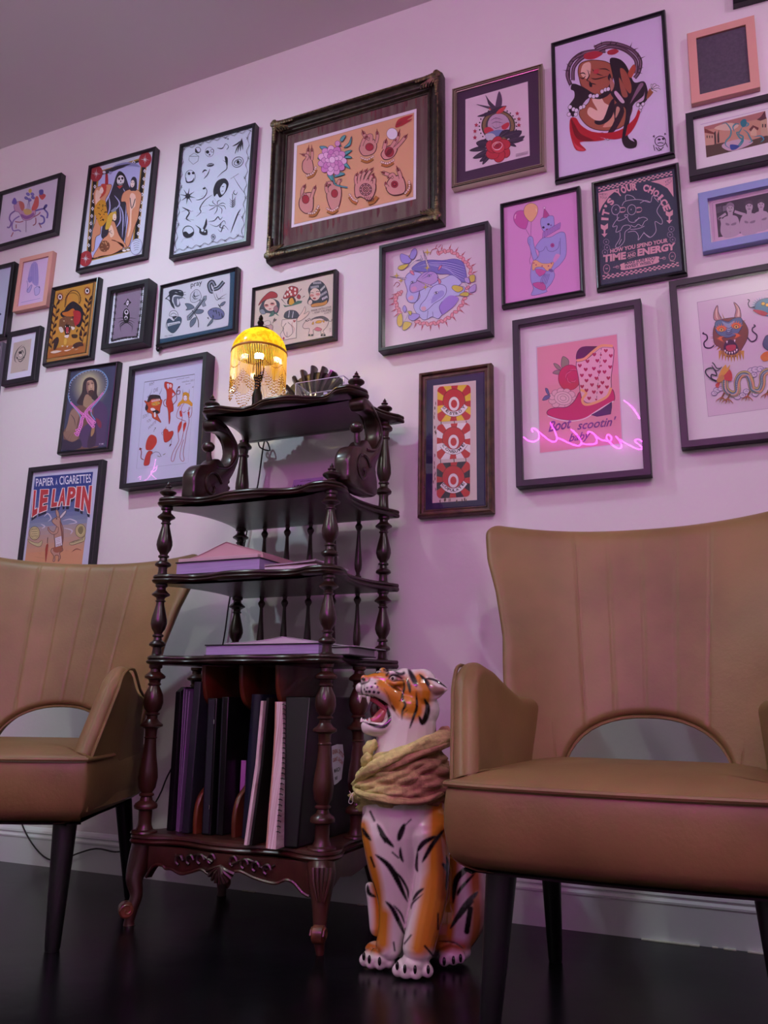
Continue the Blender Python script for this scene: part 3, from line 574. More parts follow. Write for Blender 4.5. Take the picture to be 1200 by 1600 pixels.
A.fill('#d5bb9a', [(665, 385), (695, 350), (725, 380), (725, 430), (670, 425)]); A.fill('#6d3f3c', [(655, 370), (690, 330), (745, 355), (735, 380), (700, 350), (670, 390)]); A.fill('#c4a98c', [(760, 280), (820, 260), (832, 430), (765, 420)]); A.fill('#5a3a3c', [(725, 280), (760, 255), (800, 200), (815, 270), (760, 290)])
for x in (775, 800): A.fill('#463a3c', [(x, 320), (x+12, 318), (x+12, 350), (x, 352)])
TE, TE2 = '#2f7f8c', '#55b0b4'
for p in ([(400, 325), (440, 310), (485, 370), (480, 430), (440, 480), (440, 520), (480, 545)], [(520, 390), (505, 350), (530, 320), (570, 320)], [(600, 330), (570, 390), (540, 400), (570, 450), (600, 470), (570, 520), (520, 550), (480, 545)], [(590, 350), (560, 410), (600, 440), (570, 500), (530, 540)], [(600, 370), (640, 400), (660, 440), (680, 480), (650, 490)], [(610, 300), (650, 320), (620, 350)], [(700, 440), (760, 430), (790, 460), (760, 490)]): A.line(TE, 14, p, 6, 2); A.line(TE2, 5, p, 6, 2)
A.fill(TE, [(575, 300), (600, 275), (628, 280), (630, 330), (600, 350), (578, 330)], 3); A.fill('#3b4f9c', [(480, 510), (560, 520), (540, 550), (490, 560)], 3)
F.done(A)

# 9 blue frame
F = Frame('framed_picture', 'powder blue frame with a black and white photograph of bare chested men', [(1090.5, 303), (1268, 262), (1278, 359), (1098, 393.6)], .025, .026, M_blue, rec=.016)
A = F.art(); F.inset(A, '#d7b9cf', .004); A.zz(1060, 140, 5.929)
A.line('#9c7f9c', 3, [(315, 1050), (870, 930)], 0); A.line('#9c7f9c', 3, [(315, 1050), (335, 1395)], 0); A.fill('#463c4c', [(343, 1062), (1180, 880), (1200, 1215), (370, 1370)]); A.fill('#5f5466', [(350, 1090), (400, 1075), (405, 1130), (355, 1150)]); A.fill('#7c7084', [(410, 1080), (450, 1070), (450, 1120), (412, 1130)])
B1, B2, B3 = '#b9a6b9', '#8d7b90', '#584a5c'
def man(x, y, s, hair):
    A.fill(B1, [(x-62*s, y+95*s), (x-20*s, y+75*s), (x+25*s, y+70*s), (x+70*s, y+90*s), (x+90*s, y+180*s), (x+75*s, y+250*s), (x-40*s, y+280*s), (x-88*s, y+230*s), (x-85*s, y+150*s)], 4)
    A.fill(B2, [(x-40*s, y+140*s), (x-8*s, y+150*s), (x-12*s, y+165*s), (x-40*s, y+160*s)], 3); A.fill(B2, [(x+10*s, y+150*s), (x+55*s, y+135*s), (x+50*s, y+158*s), (x+12*s, y+165*s)], 3)
    A.line(B2, 7*s, [(x, y+100*s), (x+2*s, y+250*s)], 3, 2); A.fill(B1, [(x-22*s, y+40*s), (x+24*s, y+40*s), (x+22*s, y+95*s), (x-20*s, y+95*s)])
    A.ell(B1, x, y+10*s, 34*s, 48*s); A.fill(B3 if hair else B2, [(x-36*s, y), (x-30*s, y-36*s), (x+5*s, y-50*s), (x+34*s, y-30*s), (x+34*s, y-5*s), (x, y-18*s)], 3)
    for dx in (-13, 13): A.ell('#2e2632', x+dx*s, y+2*s, 6*s, 4*s)
    A.line('#2e2632', 5*s, [(x-12*s, y+34*s), (x+12*s, y+32*s)], 0); A.line(B2, 4*s, [(x, y+4*s), (x-3*s, y+22*s)], 0)
man(765, 1060, .92, 1); man(655, 1075, 1.0, 1); man(480, 1095, 1.0, 0)
A.line(B1, 26, [(520, 1130), (580, 1150), (620, 1160)], 4); A.line(B1, 30, [(400, 1200), (430, 1290), (520, 1300), (590, 1300)], 5); A.line(B1, 28, [(750, 1160), (740, 1250), (660, 1290), (600, 1310)], 5); A.line(B1, 22, [(400, 1190), (370, 1200), (440, 1150)], 4)
man(960, 1030, 1.0, 1)
F.done(A)

# 10 sliver
F = Frame('framed_picture', 'black frame with only its lower left corner showing above the peach frame', [(1138, -172), (1268, -214), (1278, -30), (1144.5, 7.5)], .025, .014, M_blk)

# 11 clown
F = Frame('framed_picture', 'black framed pink print of a bald figure in a party hat holding two balloons', [(779.5, 317.3), (905.4, 289), (913, 456.6), (783.3, 479)], .028, .013, M_blk, prof='round', rec=.014)
A = F.art(); F.inset(A, '#e09cd8', 0); A.zz(775, 280, 7.62); BL, BO = '#a9a4e4', '#4d3f8c'
A.out('#cf5fb0', '#6b2f78', 4, [(210, 450), (240, 390), (310, 372), (370, 400), (385, 480), (365, 570), (340, 595), (270, 570), (220, 510)]); A.out('#eebb8c', '#6b2f78', 4, [(330, 400), (350, 320), (420, 284), (490, 320), (495, 400), (460, 470), (415, 508), (365, 470)])
A.line('#f6d7ee', 9, [(228, 470), (228, 440), (240, 420)], 3); A.line('#fbe3cc', 7, [(478, 350), (484, 390)], 0)
A.line('#4a3560', 4, [(355, 595), (410, 690)], 0); A.line('#4a3560', 4, [(420, 510), (415, 700), (415, 900), (400, 960), (408, 1015)], 4)
A.out(BL, BO, 4, [(560, 700), (650, 690), (740, 640), (800, 630), (830, 680), (835, 900), (760, 1020), (690, 1080), (700, 1150), (660, 1240), (600, 1310), (600, 1345), (425, 1385), (445, 1300), (410, 1180), (430, 1000), (500, 930), (510, 860), (470, 820), (500, 760)])
A.fill('#e09cd8', [(715, 890), (765, 905), (730, 960), (690, 1000), (680, 960)], 2); A.line(BO, 4, [(765, 700), (765, 900)], 0); A.line(BO, 4, [(500, 870), (560, 850), (590, 800)], 4); A.line(BO, 4, [(600, 800), (620, 850), (680, 860), (740, 820), (755, 740)], 5)
A.ell('#b04a96', 672, 788, 24, 26); A.ell('#8a3a86', 672, 788, 9)
A.out(BL, BO, 4, [(380, 700), (410, 680), (440, 700), (450, 770), (480, 880), (495, 930), (450, 965), (425, 900), (400, 800), (378, 750)])
for k in range(4): A.line(BO, 3, [(385, 715+k*22), (415, 720+k*20)], 0)
A.out(BL, BO, 4, [(530, 500), (550, 460), (620, 440), (680, 440), (692, 500), (690, 560), (640, 620), (570, 620), (540, 570)])
A.out('#c2529a', '#6b2f78', 4, [(575, 345), (635, 430), (600, 460), (560, 462)], 0); A.ell('#eec4ea', 576, 342, 15, 15, lc='#6b2f78', wd=3)
for x, y in ((565, 575), (625, 538)): A.ell('#3d2a58', x, y, 15, 13)
A.ell('#a03c78', 610, 602, 18, 13); A.ell('#8b67b8', 655, 550, 12, 10)
for k in range(11): t = k/10; A.out('#b78ad6', '#5a3a88', 3, [(555+t*190, 690-t*110+8), (560+t*195, 630-t*110), (585+t*185, 632-t*106), (580+t*180, 690-t*100)], 2)
A.out('#f0b98a', '#6b2f78', 3, [(440, 980), (480, 965), (540, 1000), (620, 1005), (688, 990), (660, 1060), (610, 1095), (560, 1050), (480, 1050), (450, 1090), (430, 1060)], 3)
for x, y in ((478, 1022), (625, 1035), (550, 1035), (450, 1000), (660, 1005)): A.ell('#c05a80', x, y, 9)
A.out('#cf5fa8', '#6b2f78', 3, [(465, 1070), (600, 1095), (520, 1160)], 2); A.out('#cf5fa8', '#6b2f78', 3, [(440, 1240), (560, 1230), (595, 1300), (560, 1325), (470, 1290)], 2)
A.ell('#7866a8', 655, 1088, 30, 18, 20)
for k in range(5): A.line(BO, 4, [(640-k*14, 1130), (620-k*20, 1190), (600-k*16, 1250)], 4)
F.done(A)

# 12 it's your choice
F = Frame('framed_picture', "black framed dark poster reading IT'S YOUR CHOICE with checkered bands", [(922.5, 283.5), (1060, 252.6), (1074, 426), (932.4, 452.4)], .026, .014, M_blk, prof='round', rec=.014)
A = F.art(); F.inset(A, '#3a475a', 0); A.zz(915, 245, 7.272); C = '#dca9b4'
for (x0, y0, x1, y1, dn) in ((140, 350, 980, 165, 45), (190, 1350, 1055, 1198, 46)):
    n = 33
    for i in range(n):
        for r in range(3):
            if (i+r) % 2: continue
            f = lambda t, q: (lerp(x0, x1, t)+q*3, lerp(y0, y1, t)+q*dn/3)
            A.fill(C, [f(i/n, r), f((i+1)/n, r), f((i+1)/n, r+1), f(i/n, r+1)])
A.fill(C, [(145, 412), (378, 360), (270, 450), (190, 560), (155, 640)]); A.fill(C, [(740, 285), (988, 228), (1000, 460), (930, 360), (840, 310)])
A.tx('#3a475a', 'HEY!', 160, 440, 245, 445, 26); A.tx('#3a475a', 'YOU!', 160, 475, 240, 482, 26); A.tx('#3a475a', 'YES!', 900, 310, 975, 255, 26); A.tx('#3a475a', 'YOU!', 905, 345, 978, 290, 26)
A.arc(C, "IT'S YOUR CHOICE", 585, 745, 325, 82, -91, 72, ry=355, bold=.05, wf=.92, dy=-8)
for x, y, k in ((215, 765, -1), (952, 612, 1)):
    A.fill(C, [(x-42, y+5), (x, y+22), (x+40, y-8), (x+40, y+50), (x+12, y+68), (x+8, y+110), (x+36, y+108), (x, y+150), (x-34, y+115), (x-8, y+112), (x-8, y+72), (x-40, y+52)])
A.tx(C, 'HOW YOU SPEND YOUR', 280, 1100, 935, 975, 48, .04); A.tx(C, 'TIME', 200, 1205, 460, 1165, 84, .05); A.tx(C, 'AND', 475, 1150, 570, 1125, 42, .03); A.tx(C, 'ENERGY', 590, 1135, 1022, 1060, 84, .05)
A.line(C, 4, [(472, 1100), (560, 1070)], 0); A.line(C, 4, [(485, 1160), (575, 1130)], 0)
A.fill(C, [(430, 1210), (800, 1135), (830, 1170), (800, 1215), (440, 1290), (402, 1255)], 4); A.tx('#3a475a', 'MAKE SURE YOU', 445, 1232, 790, 1170, 34, .03); A.tx('#3a475a', 'INVEST WISELY', 450, 1272, 780, 1212, 34, .03)
Lc = lambda p, w=6, cl=False: A.line('#cfc0d4', w, p, 5, closed=cl)
A.ell(None, 345, 605, 48, 58, 8, lc='#cfc0d4', wd=6); A.ell(None, 525, 605, 48, 58, 8, lc='#cfc0d4', wd=6); A.ell('#cfc0d4', 345, 603, 5, 8); A.ell('#cfc0d4', 518, 603, 5, 8)
for x in (395, 580): A.line(C, 16, [(x, 585), (x+45, 580), (x+62, 600)], 4, 1); A.line(C, 16, [(x, 632), (x+45, 628), (x+62, 600)], 4, 1)
for p in ([(415, 560), (450, 510), (560, 490), (640, 495), (735, 520), (760, 450), (820, 455), (858, 520), (810, 620), (870, 720), (860, 770), (790, 740), (800, 850), (730, 920), (660, 860)], [(455, 500), (460, 440), (530, 450), (570, 490)], [(620, 530), (680, 500), (735, 520)], [(780, 465), (830, 520)], [(440, 665), (480, 660), (470, 690), (440, 675)], [(360, 660), (370, 730), (440, 710), (470, 690), (500, 740), (560, 745), (610, 690)], [(380, 690), (330, 750), (310, 800), (360, 790), (345, 860), (400, 840)], [(400, 840), (430, 790), (490, 780), (510, 810), (450, 860), (440, 960), (380, 1030), (340, 1020), (390, 930), (390, 860)], [(515, 780), (560, 800), (600, 770), (640, 790), (670, 740), (705, 715), (650, 690), (560, 730)], [(510, 830), (600, 820), (670, 790)], [(480, 860), (560, 850), (600, 900), (600, 950), (660, 870)], [(660, 870), (730, 915)], [(410, 940), (380, 1000)]): Lc(p)
for x, y in ((235, 970), (245, 1035), (222, 1090), (975, 825), (960, 890), (990, 945)): A.ell(None, x, y, 32, 30, 30, lc='#9a8ca4', wd=5); A.ell('#9a8ca4', x, y, 9)
for x, y in ((240, 1275), (985, 1135)): A.ell(None, x, y, 36, 48, 5, lc=C, wd=5); A.ell(C, x-6, y, 4, 8); A.ell(C, x+8, y-2, 4, 8); A.line(C, 5, [(x-30, y+50), (x+30, y+60)], 0)
for x, y in ((350, 1255), (880, 1155)): A.line(C, 6, [(x-38, y+6), (x+20, y-4)], 0); A.ell(None, x+12, y, 18, 15, lc=C, wd=4)
F.done(A)
# 13 cowboy boot
F = Frame('framed_picture', 'black framed pink print of a cowboy boot covered in hearts with roses and curly lettering', [(800, 501.3), (1000, 465.6), (1018.7, 743), (806.4, 760)], .04, .021, M_blkm, rec=.022)
A = F.art(); A.zz(790, 450, 5); A.line('#b9a6c6', 3, [(240, 460), (870, 358), (915, 1218), (268, 1292)], 0, closed=True)
A.fill('#e89cac', [(245, 465), (868, 363), (910, 1214), (270, 1288)])
A.out('#8f8a72', '#4d3548', 4, [(435, 610), (440, 550), (455, 535), (490, 560), (492, 600), (460, 640)], 3); A.out('#8f8a72', '#4d3548', 4, [(375, 590), (410, 600), (440, 640), (400, 630)], 3); A.out('#8f8a72', '#4d3548', 4, [(368, 665), (400, 642), (460, 650), (420, 675)], 3)
A.ell('#c93350', 500, 700, 88, 100, 10, 24, '#7d1d38', 4)
for k in range(10): a = k*.63; A.line('#e88a98' if k % 2 else '#7d1d38', 3, [(525+(20+k*7)*cos(a), 705+(18+k*7)*sin(a)), (525+(24+k*7)*cos(a+.6), 705+(22+k*7)*sin(a+.6)), (525+(22+k*7)*cos(a+1.3), 705+(20+k*7)*sin(a+1.3))], 4)
for k in range(11): a = k*.57; A.ell('#eab9c4', 445+82*cos(a), 865+58*sin(a), 30, 26, 0, 12, '#8d5068', 3)
for rr in (70, 46, 24): A.ell('#edc3cc', 450, 862, rr, rr*.75, 10, 18, '#8d5068', 3)
A.out('#6b6aa0', '#4d3548', 3, [(310, 785), (330, 790), (345, 840), (320, 820)], 3); A.out('#6b6aa0', '#4d3548', 3, [(288, 878), (310, 842), (350, 840), (330, 870)], 3)
A.out('#5a1f50', '#3f1238', 4, [(553, 560), (560, 500), (600, 462), (680, 458), (730, 465), (640, 520), (590, 560)], 3)
A.out('#f0bcc8', '#5a2040', 5, [(553, 575), (640, 550), (700, 490), (760, 450), (840, 462), (842, 560), (825, 700), (825, 790), (800, 850), (740, 880), (640, 900), (590, 850), (580, 790), (570, 700)], 3)
A.line('#f3b27a', 20, [(556, 568), (620, 552), (680, 500), (750, 452), (838, 455)], 5); A.line('#6b2d3a', 3, [(556, 580), (625, 563), (690, 512), (755, 466), (838, 470)], 5)
A.out('#d0266a', '#5a1040', 5, [(325, 985), (340, 950), (400, 935), (480, 930), (540, 880), (580, 810), (600, 890), (640, 915), (720, 890), (800, 850), (830, 790), (850, 830), (845, 885), (760, 930), (690, 980), (600, 1025), (500, 1035), (400, 1020)], 3)
A.line('#f3b27a', 20, [(585, 795), (630, 820), (600, 870), (620, 910), (690, 900), (790, 850), (825, 780)], 5)
A.line('#f3d9e2', 9, [(330, 1000), (420, 1030), (520, 1040), (620, 1020), (700, 970), (780, 920), (845, 885)], 5); A.out('#4b1a63', '#33104a', 3, [(670, 992), (740, 955), (830, 890), (830, 930), (822, 985), (715, 1005)], 0)
def heart(x, y, s, c='#b81f4c'):
    A.fill(c, [(x, y+s), (x-s*.9, y-s*.05), (x-s*.85, y-s*.6), (x-s*.4, y-s*.8), (x, y-s*.4), (x+s*.45, y-s*.85), (x+s*.9, y-s*.55), (x+s*.9, y)], 3)
for x, y in ((783, 490), (693, 520), (822, 530), (640, 573), (717, 568), (776, 572), (580, 607), (817, 617), (626, 637), (690, 630), (596, 683), (661, 684), (731, 657), (773, 656), (710, 706), (803, 704), (632, 724), (757, 740), (675, 757), (598, 770), (792, 774), (728, 770), (690, 813), (748, 817), (632, 800), (653, 862), (708, 872), (745, 525), (745, 608)): heart(x, y, 16 if x not in (745, 708) else 9)
for i in range(12): A.line('#5a2040', 4, [(748-i*3.2, 470+i*34), (747-i*3.2, 488+i*34)], 0)
A.tx('#7b3f8c', 'Boot', 335, 1128, 515, 1095, 82, .02, .35); A.tx('#7b3f8c', "scootin'", 560, 1110, 865, 1075, 72, .015, .35); A.tx('#7b3f8c', 'baby', 495, 1222, 665, 1195, 80, .015, .35)
F.done(A)

# 14 dragons
F = Frame('framed_picture', 'big black framed dragon and horned mask print with wide white mat, right edge', [(1044, 439.5), (1312, 391), (1338, 668), (1065.6, 703)], .035, .021, M_blkm, rec=.018)
A = F.art(); A.zz(1040, 400, 5); A.fill('#dccbdc', [(247, 362), (1180, 195), (1260, 1130), (333, 1255)]); A.line('#9b84a4', 3, [(247, 362), (1180, 195), (1260, 1130), (333, 1255)], 0, closed=True)
NV = '#2a2140'
for k in range(26):
    a = math.radians(110+k*12.5); r0 = 105; 
    for sx in (-1, 1): A.fill('#a8772e', [(500+sx*90*cos(a)-8, 610+110*sin(a)), (500+sx*(150+12*(k % 2))*cos(a), 610+(165+10*(k % 3))*sin(a)), (500+sx*90*cos(a)+8, 620+110*sin(a))]) if abs(cos(a)) > .35 else None
A.out('#7b4a2a', NV, 4, [(385, 540), (430, 500), (500, 485), (580, 485), (640, 560), (640, 640), (600, 720), (560, 780), (520, 790), (460, 780), (430, 720), (385, 690), (370, 610)])
for k in range(9): x = 430+k*21; A.fill(['#c79a3c', '#a8772e'][k % 2], [(x-16, 740), (x+(k-4)*3, 835-abs(k-4)*5), (x+16, 740)])
A.out('#c08a86', NV, 5, [(380, 500), (378, 440), (405, 385), (412, 440), (435, 500)], 3); A.out('#c08a86', NV, 5, [(540, 480), (550, 420), (532, 362), (570, 395), (586, 440), (585, 485)], 3)
A.fill('#e8c8bc', [(395, 480), (392, 430), (404, 400), (402, 460), (410, 495)], 3); A.fill('#e8c8bc', [(560, 470), (566, 420), (548, 380), (575, 420), (576, 470)], 3)
A.out('#4f7391', NV, 4, [(388, 520), (430, 500), (490, 515), (530, 490), (590, 485), (600, 540), (570, 600), (530, 625), (480, 640), (420, 620), (390, 580)]); A.fill('#88a9c2', [(440, 512), (490, 530), (540, 505), (520, 560), (490, 600), (470, 560)], 3)
for sx, ex, ey in ((-1, 436, 578), (1, 552, 555)):
    for k in range(9): a = pi*(1.0+k/8); A.fill('#e8742a', [(ex+36*cos(a)-6, ey+16*sin(a)), (ex+58*cos(a), ey+52*sin(a)), (ex+36*cos(a)+8, ey+16*sin(a))])
    A.ell('#e8742a', ex, ey-8, 38, 24); A.ell('#f0c04a', ex, ey, 20, 16, lc=NV, wd=4); A.ell(NV, ex, ey, 7)
    for k in range(6): A.fill('#e8742a', [(ex+sx*10+k*9*(-sx), ey+50), (ex-sx*20+sx*k*14, ey+100-k*6), (ex+sx*20, ey+60)])
for k in range(4): A.line(NV, 4, [(470, 560+k*16), (495, 568+k*16), (520, 555+k*16)], 3)
A.out('#2a1424', NV, 4, [(460, 690), (500, 655), (545, 680), (570, 740), (540, 768), (490, 770), (458, 745)], 3); A.fill('#b8404a', [(470, 710), (510, 695), (548, 700), (540, 735), (490, 745)], 3)
for x, y in ((465, 745), (480, 757), (500, 762), (520, 760), (540, 752), (556, 738), (480, 675), (540, 665)): A.fill('#f2e8e4', [(x-7, y-10), (x+7, y-10), (x, y+12)])
A.line(NV, 11, [(380, 700), (350, 720), (310, 715), (300, 680), (325, 650), (320, 620), (292, 608), (300, 600)], 6, 0); A.line(NV, 11, [(640, 640), (670, 670), (705, 655), (712, 620), (680, 590), (680, 565), (700, 550), (688, 538)], 6, 0)
# teal head at right and bird
for k in range(12): a = 2.2+k*.27; A.fill('#5aa7b4', [(750+45*cos(a), 395+40*sin(a)), (750+85*cos(a+.1), 395+75*sin(a+.1)), (750+45*cos(a+.25), 395+40*sin(a+.25))])
A.out('#3f8a9c', NV, 4, [(700, 385), (730, 350), (800, 330), (870, 340), (900, 400), (840, 470), (740, 460), (700, 430)]); A.fill('#b8343c', [(680, 425), (740, 425), (800, 450), (760, 470)], 3)
A.ell('#f0d048', 762, 375, 16, 14, lc=NV, wd=4); A.ell('#f0d048', 795, 385, 15, 14, lc=NV, wd=4); A.line(NV, 8, [(700, 400), (660, 405), (645, 375), (655, 350), (640, 342)], 5)
A.out('#4a6a80', NV, 4, [(760, 700), (770, 650), (800, 620), (900, 640), (900, 780), (800, 740)]); A.fill('#d8782c', [(740, 790), (780, 750), (850, 750), (830, 800), (770, 825)], 3)
# long dragon
for cx, cy, r in ((400, 1050, 26), (380, 1075, 22), (430, 1040, 20), (560, 1100, 28), (600, 1090, 24), (630, 1060, 24), (670, 900, 30), (700, 890, 28), (740, 885, 26), (780, 900, 30), (690, 930, 24), (700, 1080, 24)): A.ell('#d9cbe0', cx, cy, r, r*.8, lc='#5b4a88', wd=4); A.line('#5b4a88', 3, [(cx-6, cy), (cx+6, cy-6), (cx+8, cy+5)], 4)
sp = [(465, 960), (470, 1040), (520, 1080), (560, 1060), (560, 980), (590, 930), (640, 930), (665, 980), (680, 1040), (730, 1050), (755, 1000), (760, 930), (810, 900), (880, 930), (920, 1000), (980, 1030)]
A.line(NV, 52, sp, 8); A.line('#c8b46a', 46, sp, 8); A.line('#4a6884', 32, [(x-2, y+4) for x, y in sp], 8); A.line('#d79a74', 12, [(x+(12 if i > 3 else 2), y+8) for i, (x, y) in enumerate(sp)], 8)
for i, (x, y) in enumerate(cr(sp, 6)): A.ell('#a8b8c0', x-4, y+2, 5, n=7)
for x, y in ((440, 1120), (485, 1130), (640, 1110), (790, 1090), (900, 1080)):
    A.line('#7b4a2a', 14, [(x+20, y-50), (x, y-10)], 0); 
    for k in range(4): A.line('#a8603a', 10, [(x, y-15), (x-40+k*26, y+10+8*(k % 2)), (x-46+k*28, y+28)], 4, 1)
A.fill('#c4343c', [(440, 950), (470, 900), (500, 890), (520, 930), (515, 980), (460, 970)], 2); A.fill('#d8a03c', [(410, 960), (430, 900), (470, 850), (480, 880), (505, 850), (490, 900), (450, 940)], 2); A.fill('#c98a48', [(405, 960), (440, 930), (460, 960), (430, 990), (400, 985)], 3); A.fill('#c4343c', [(395, 1000), (425, 990), (410, 1035), (390, 1020)], 2)
A.line(NV, 10, [(400, 980), (360, 960), (360, 930), (400, 935), (370, 880), (320, 890), (315, 920), (350, 960), (395, 985)], 6); A.line(NV, 8, [(430, 880), (400, 880), (380, 850), (365, 835)], 5); A.line(NV, 6, [(360, 860), (400, 900), (440, 870)], 5)
F.done(A)

# 15 three badges
M_navymat = mat('navy_mat', '#241a4a', .85)
F = Frame('framed_picture', 'narrow worn wooden frame with three badges reading DESTROY, CONSUME and COPULATE', [(651.7, 581.3), (765.3, 567), (770.7, 800), (652.3, 808)], .035, .026, M_worn, rec=.016, prof='wood', board=M_navymat)
A = F.art(); A.zz(640, 560, 6.157); A.fill('#d9c8c4', [(228, 262), (638, 212), (648, 1362), (220, 1392)])
for i in range(26): x, y = (235+random.uniform(-6, 16), random.uniform(280, 1370)) if i % 3 else (random.uniform(240, 560), 1368+random.uniform(-14, 8)); A.line('#5a3a30', random.uniform(5, 14), [(x, y-18), (x+random.uniform(-6, 6), y), (x, y+18)], 3, 2)
for x in (300, 430, 545): A.line('#3a2a2a', 7, [(x, 300 if x == 300 else 600), (x+4, 640)], 0); A.line('#3a2a2a', 7, [(x-4, 960), (x, 1010)], 0)
for (cx, cy), c2, wd_ in (((428, 432), '#e8c83c', 'DESTROY'), ((424, 797), '#efe6ea', 'CONSUME'), ((422, 1170), '#2c2236', 'COPULATE')):
    sh = []
    for (sx, sy) in ((-1, -1), (1, -1), (1, 1), (-1, 1)):
        for k in range(5):
            a = {(-1, -1): pi, (1, -1): 1.5*pi, (1, 1): 0, (-1, 1): .5*pi}[(sx, sy)]+k*pi/8
            sh.append((cx+sx*118+42*cos(a), cy-sx*8+sy*128+42*sin(a)))
    A.fill('#c23036', sh)
    def edge(a):
        best = 999
        for i in range(len(sh)):
            p, q = np.array(sh[i])-(cx, cy), np.array(sh[(i+1) % len(sh)])-(cx, cy); d = np.array((cos(a), sin(a))); M2 = np.array([d, p-q]).T
            try: t, u = np.linalg.solve(M2, p)
            except Exception: continue
            if t > 0 and 0 <= u <= 1: best = min(best, t)
        return (cx+best*cos(a), cy+best*sin(a))
    for k in range(8):
        a = k*pi/4+.22; A.fill(c2, [(cx, cy)]+[edge(a+j*.1) for j in range(5)])
    A.ell('#c5303a', cx, cy-20, 108, 118, lc='#2a1420', wd=4); A.ell('#efe4e8', cx, cy+6, 52, 70, lc='#2a1420', wd=3); A.ell('#c5303a', cx, cy+6, 30, 40)
    A.line('#2a1420', 52, [(cx-112, cy+38), (cx-60, cy+88), (cx, cy+104), (cx+62, cy+84), (cx+116, cy+24)], 6); A.line('#efe8ee', 46, [(cx-112, cy+38), (cx-60, cy+88), (cx, cy+104), (cx+62, cy+84), (cx+116, cy+24)], 6)
    n = len(wd_); P_ = cr([(cx-112, cy+44), (cx-60, cy+98), (cx, cy+116), (cx+62, cy+94), (cx+116, cy+30)], 10); m_ = len(P_)
    for i, ch in enumerate(wd_):
        t0, t1 = (i+.14)/n, (i+.86)/n; p0 = P_[int(t0*(m_-1))]; p1 = P_[int(t1*(m_-1))]; d = np.array(p1)-np.array(p0); d /= np.linalg.norm(d); up_ = np.array((d[1], -d[0]))*27
        A.text('#2a1420', ch, [tuple(np.array(p0)+up_), tuple(np.array(p1)+up_), p1, p0], .03)
F.done(A)

# 16 unicorns
F = Frame('framed_picture', 'deep dark framed square print of three pastel unicorn heads ringed by thorns', [(592.8, 383.3), (762.3, 345), (767, 517.4), (590.5, 550)], .045, .012, M_blkm, rec=.034)
A = F.art(); F.inset(A, '#e3d3e0', 0); A.zz(590, 340, 6.316); UL, UF, UP = '#4a3a8c', '#b3aeea', '#9a7fd0'
ring = [(600, 350), (700, 330), (790, 370), (870, 440), (920, 520), (900, 640), (860, 800), (800, 900), (700, 990), (600, 1035), (490, 1050), (390, 1030)]; ring2 = [(230, 740), (180, 790), (190, 870), (220, 940)]
for rg in (ring, ring2):
    q = cr(rg, 3)
    for i, (x, y) in enumerate(q):
        a = math.atan2(y-700, x-550); A.ell('#e8a0ac', x, y, 25, 15, math.degrees(a)+(50 if i % 2 else -40), 12, '#a8304c', 4)
        if i % 2: A.fill('#d87888', [(x+24*cos(a)-10*sin(a), y+24*sin(a)+10*cos(a)), (x+72*cos(a), y+72*sin(a)), (x+24*cos(a)+10*sin(a), y+24*sin(a)-10*cos(a))]); A.line('#7c2440', 3, [(x+22*cos(a), y+22*sin(a)), (x+74*cos(a), y+74*sin(a))], 0)
for p in ([(520, 370), (540, 320), (590, 310), (600, 350)], [(160, 680), (190, 640), (220, 660), (190, 690)], [(570, 310), (590, 270)], [(600, 300), (630, 270)]): A.line('#a8304c', 5, p, 5)
A.out('#7f7ac8', UL, 4, [(340, 500), (420, 440), (520, 420), (640, 425), (760, 410), (840, 440), (870, 520), (880, 620), (840, 640), (760, 600), (700, 560), (620, 560), (500, 540), (380, 530)])
for k in range(12): A.line('#c2bdf0' if k % 2 else '#5548a8', 6, [(360+k*8, 500-k*4), (520+k*14, 440+k*6), (700+k*6, 440+k*12), (860, 480+k*13)], 6, 2)
A.out('#c4c6f2', UL, 4, [(660, 600), (740, 570), (830, 640), (800, 680), (860, 690), (840, 760), (760, 780), (800, 800), (760, 870), (700, 920), (640, 960), (600, 1000), (540, 980), (500, 1000), (450, 1010), (400, 960), (370, 920), (360, 860), (420, 790), (420, 700), (560, 640)])
A.fill('#a98ae0', [(640, 830), (720, 770), (800, 800), (760, 870), (700, 920), (640, 960), (610, 900)], 4); A.line(UL, 5, [(640, 830), (610, 890), (640, 960)], 5); A.line(UL, 4, [(500, 920), (490, 1000)], 0); A.line(UL, 4, [(545, 930), (550, 985)], 0)
def uni(p, f): A.out(f, UL, 5, p, 4)
uni([(270, 620), (310, 550), (400, 540), (470, 590), (480, 660), (420, 720), (400, 800), (370, 840), (310, 835), (285, 780), (295, 720)], '#bcb9ee')
uni([(400, 600), (470, 540), (560, 540), (600, 590), (580, 640), (500, 680), (430, 720), (350, 745), (320, 715), (330, 660), (380, 640)], '#c0a0dc')
uni([(530, 700), (600, 660), (670, 680), (680, 740), (640, 800), (560, 850), (510, 900), (460, 930), (420, 910), (430, 860), (480, 800)], '#c8c8f6')
A.fill('#a7a0e4', [(560, 760), (640, 720), (660, 760), (600, 810), (530, 850)], 3); A.fill('#d9a0d0', [(330, 700), (370, 680), (390, 710), (350, 735)], 3); A.fill('#e6b0c8', [(430, 890), (470, 880), (480, 910), (450, 925)], 3); A.fill('#e6b0c8', [(300, 800), (340, 770), (360, 800), (330, 820)], 3)
for x, y, r in ((580, 745, 15), (512, 575, 14), (345, 640, 12)): A.ell('#efeaf8', x, y, r+5, r*.8, -20, lc=UL, wd=4); A.ell('#3a2f6c', x, y, r*.6)
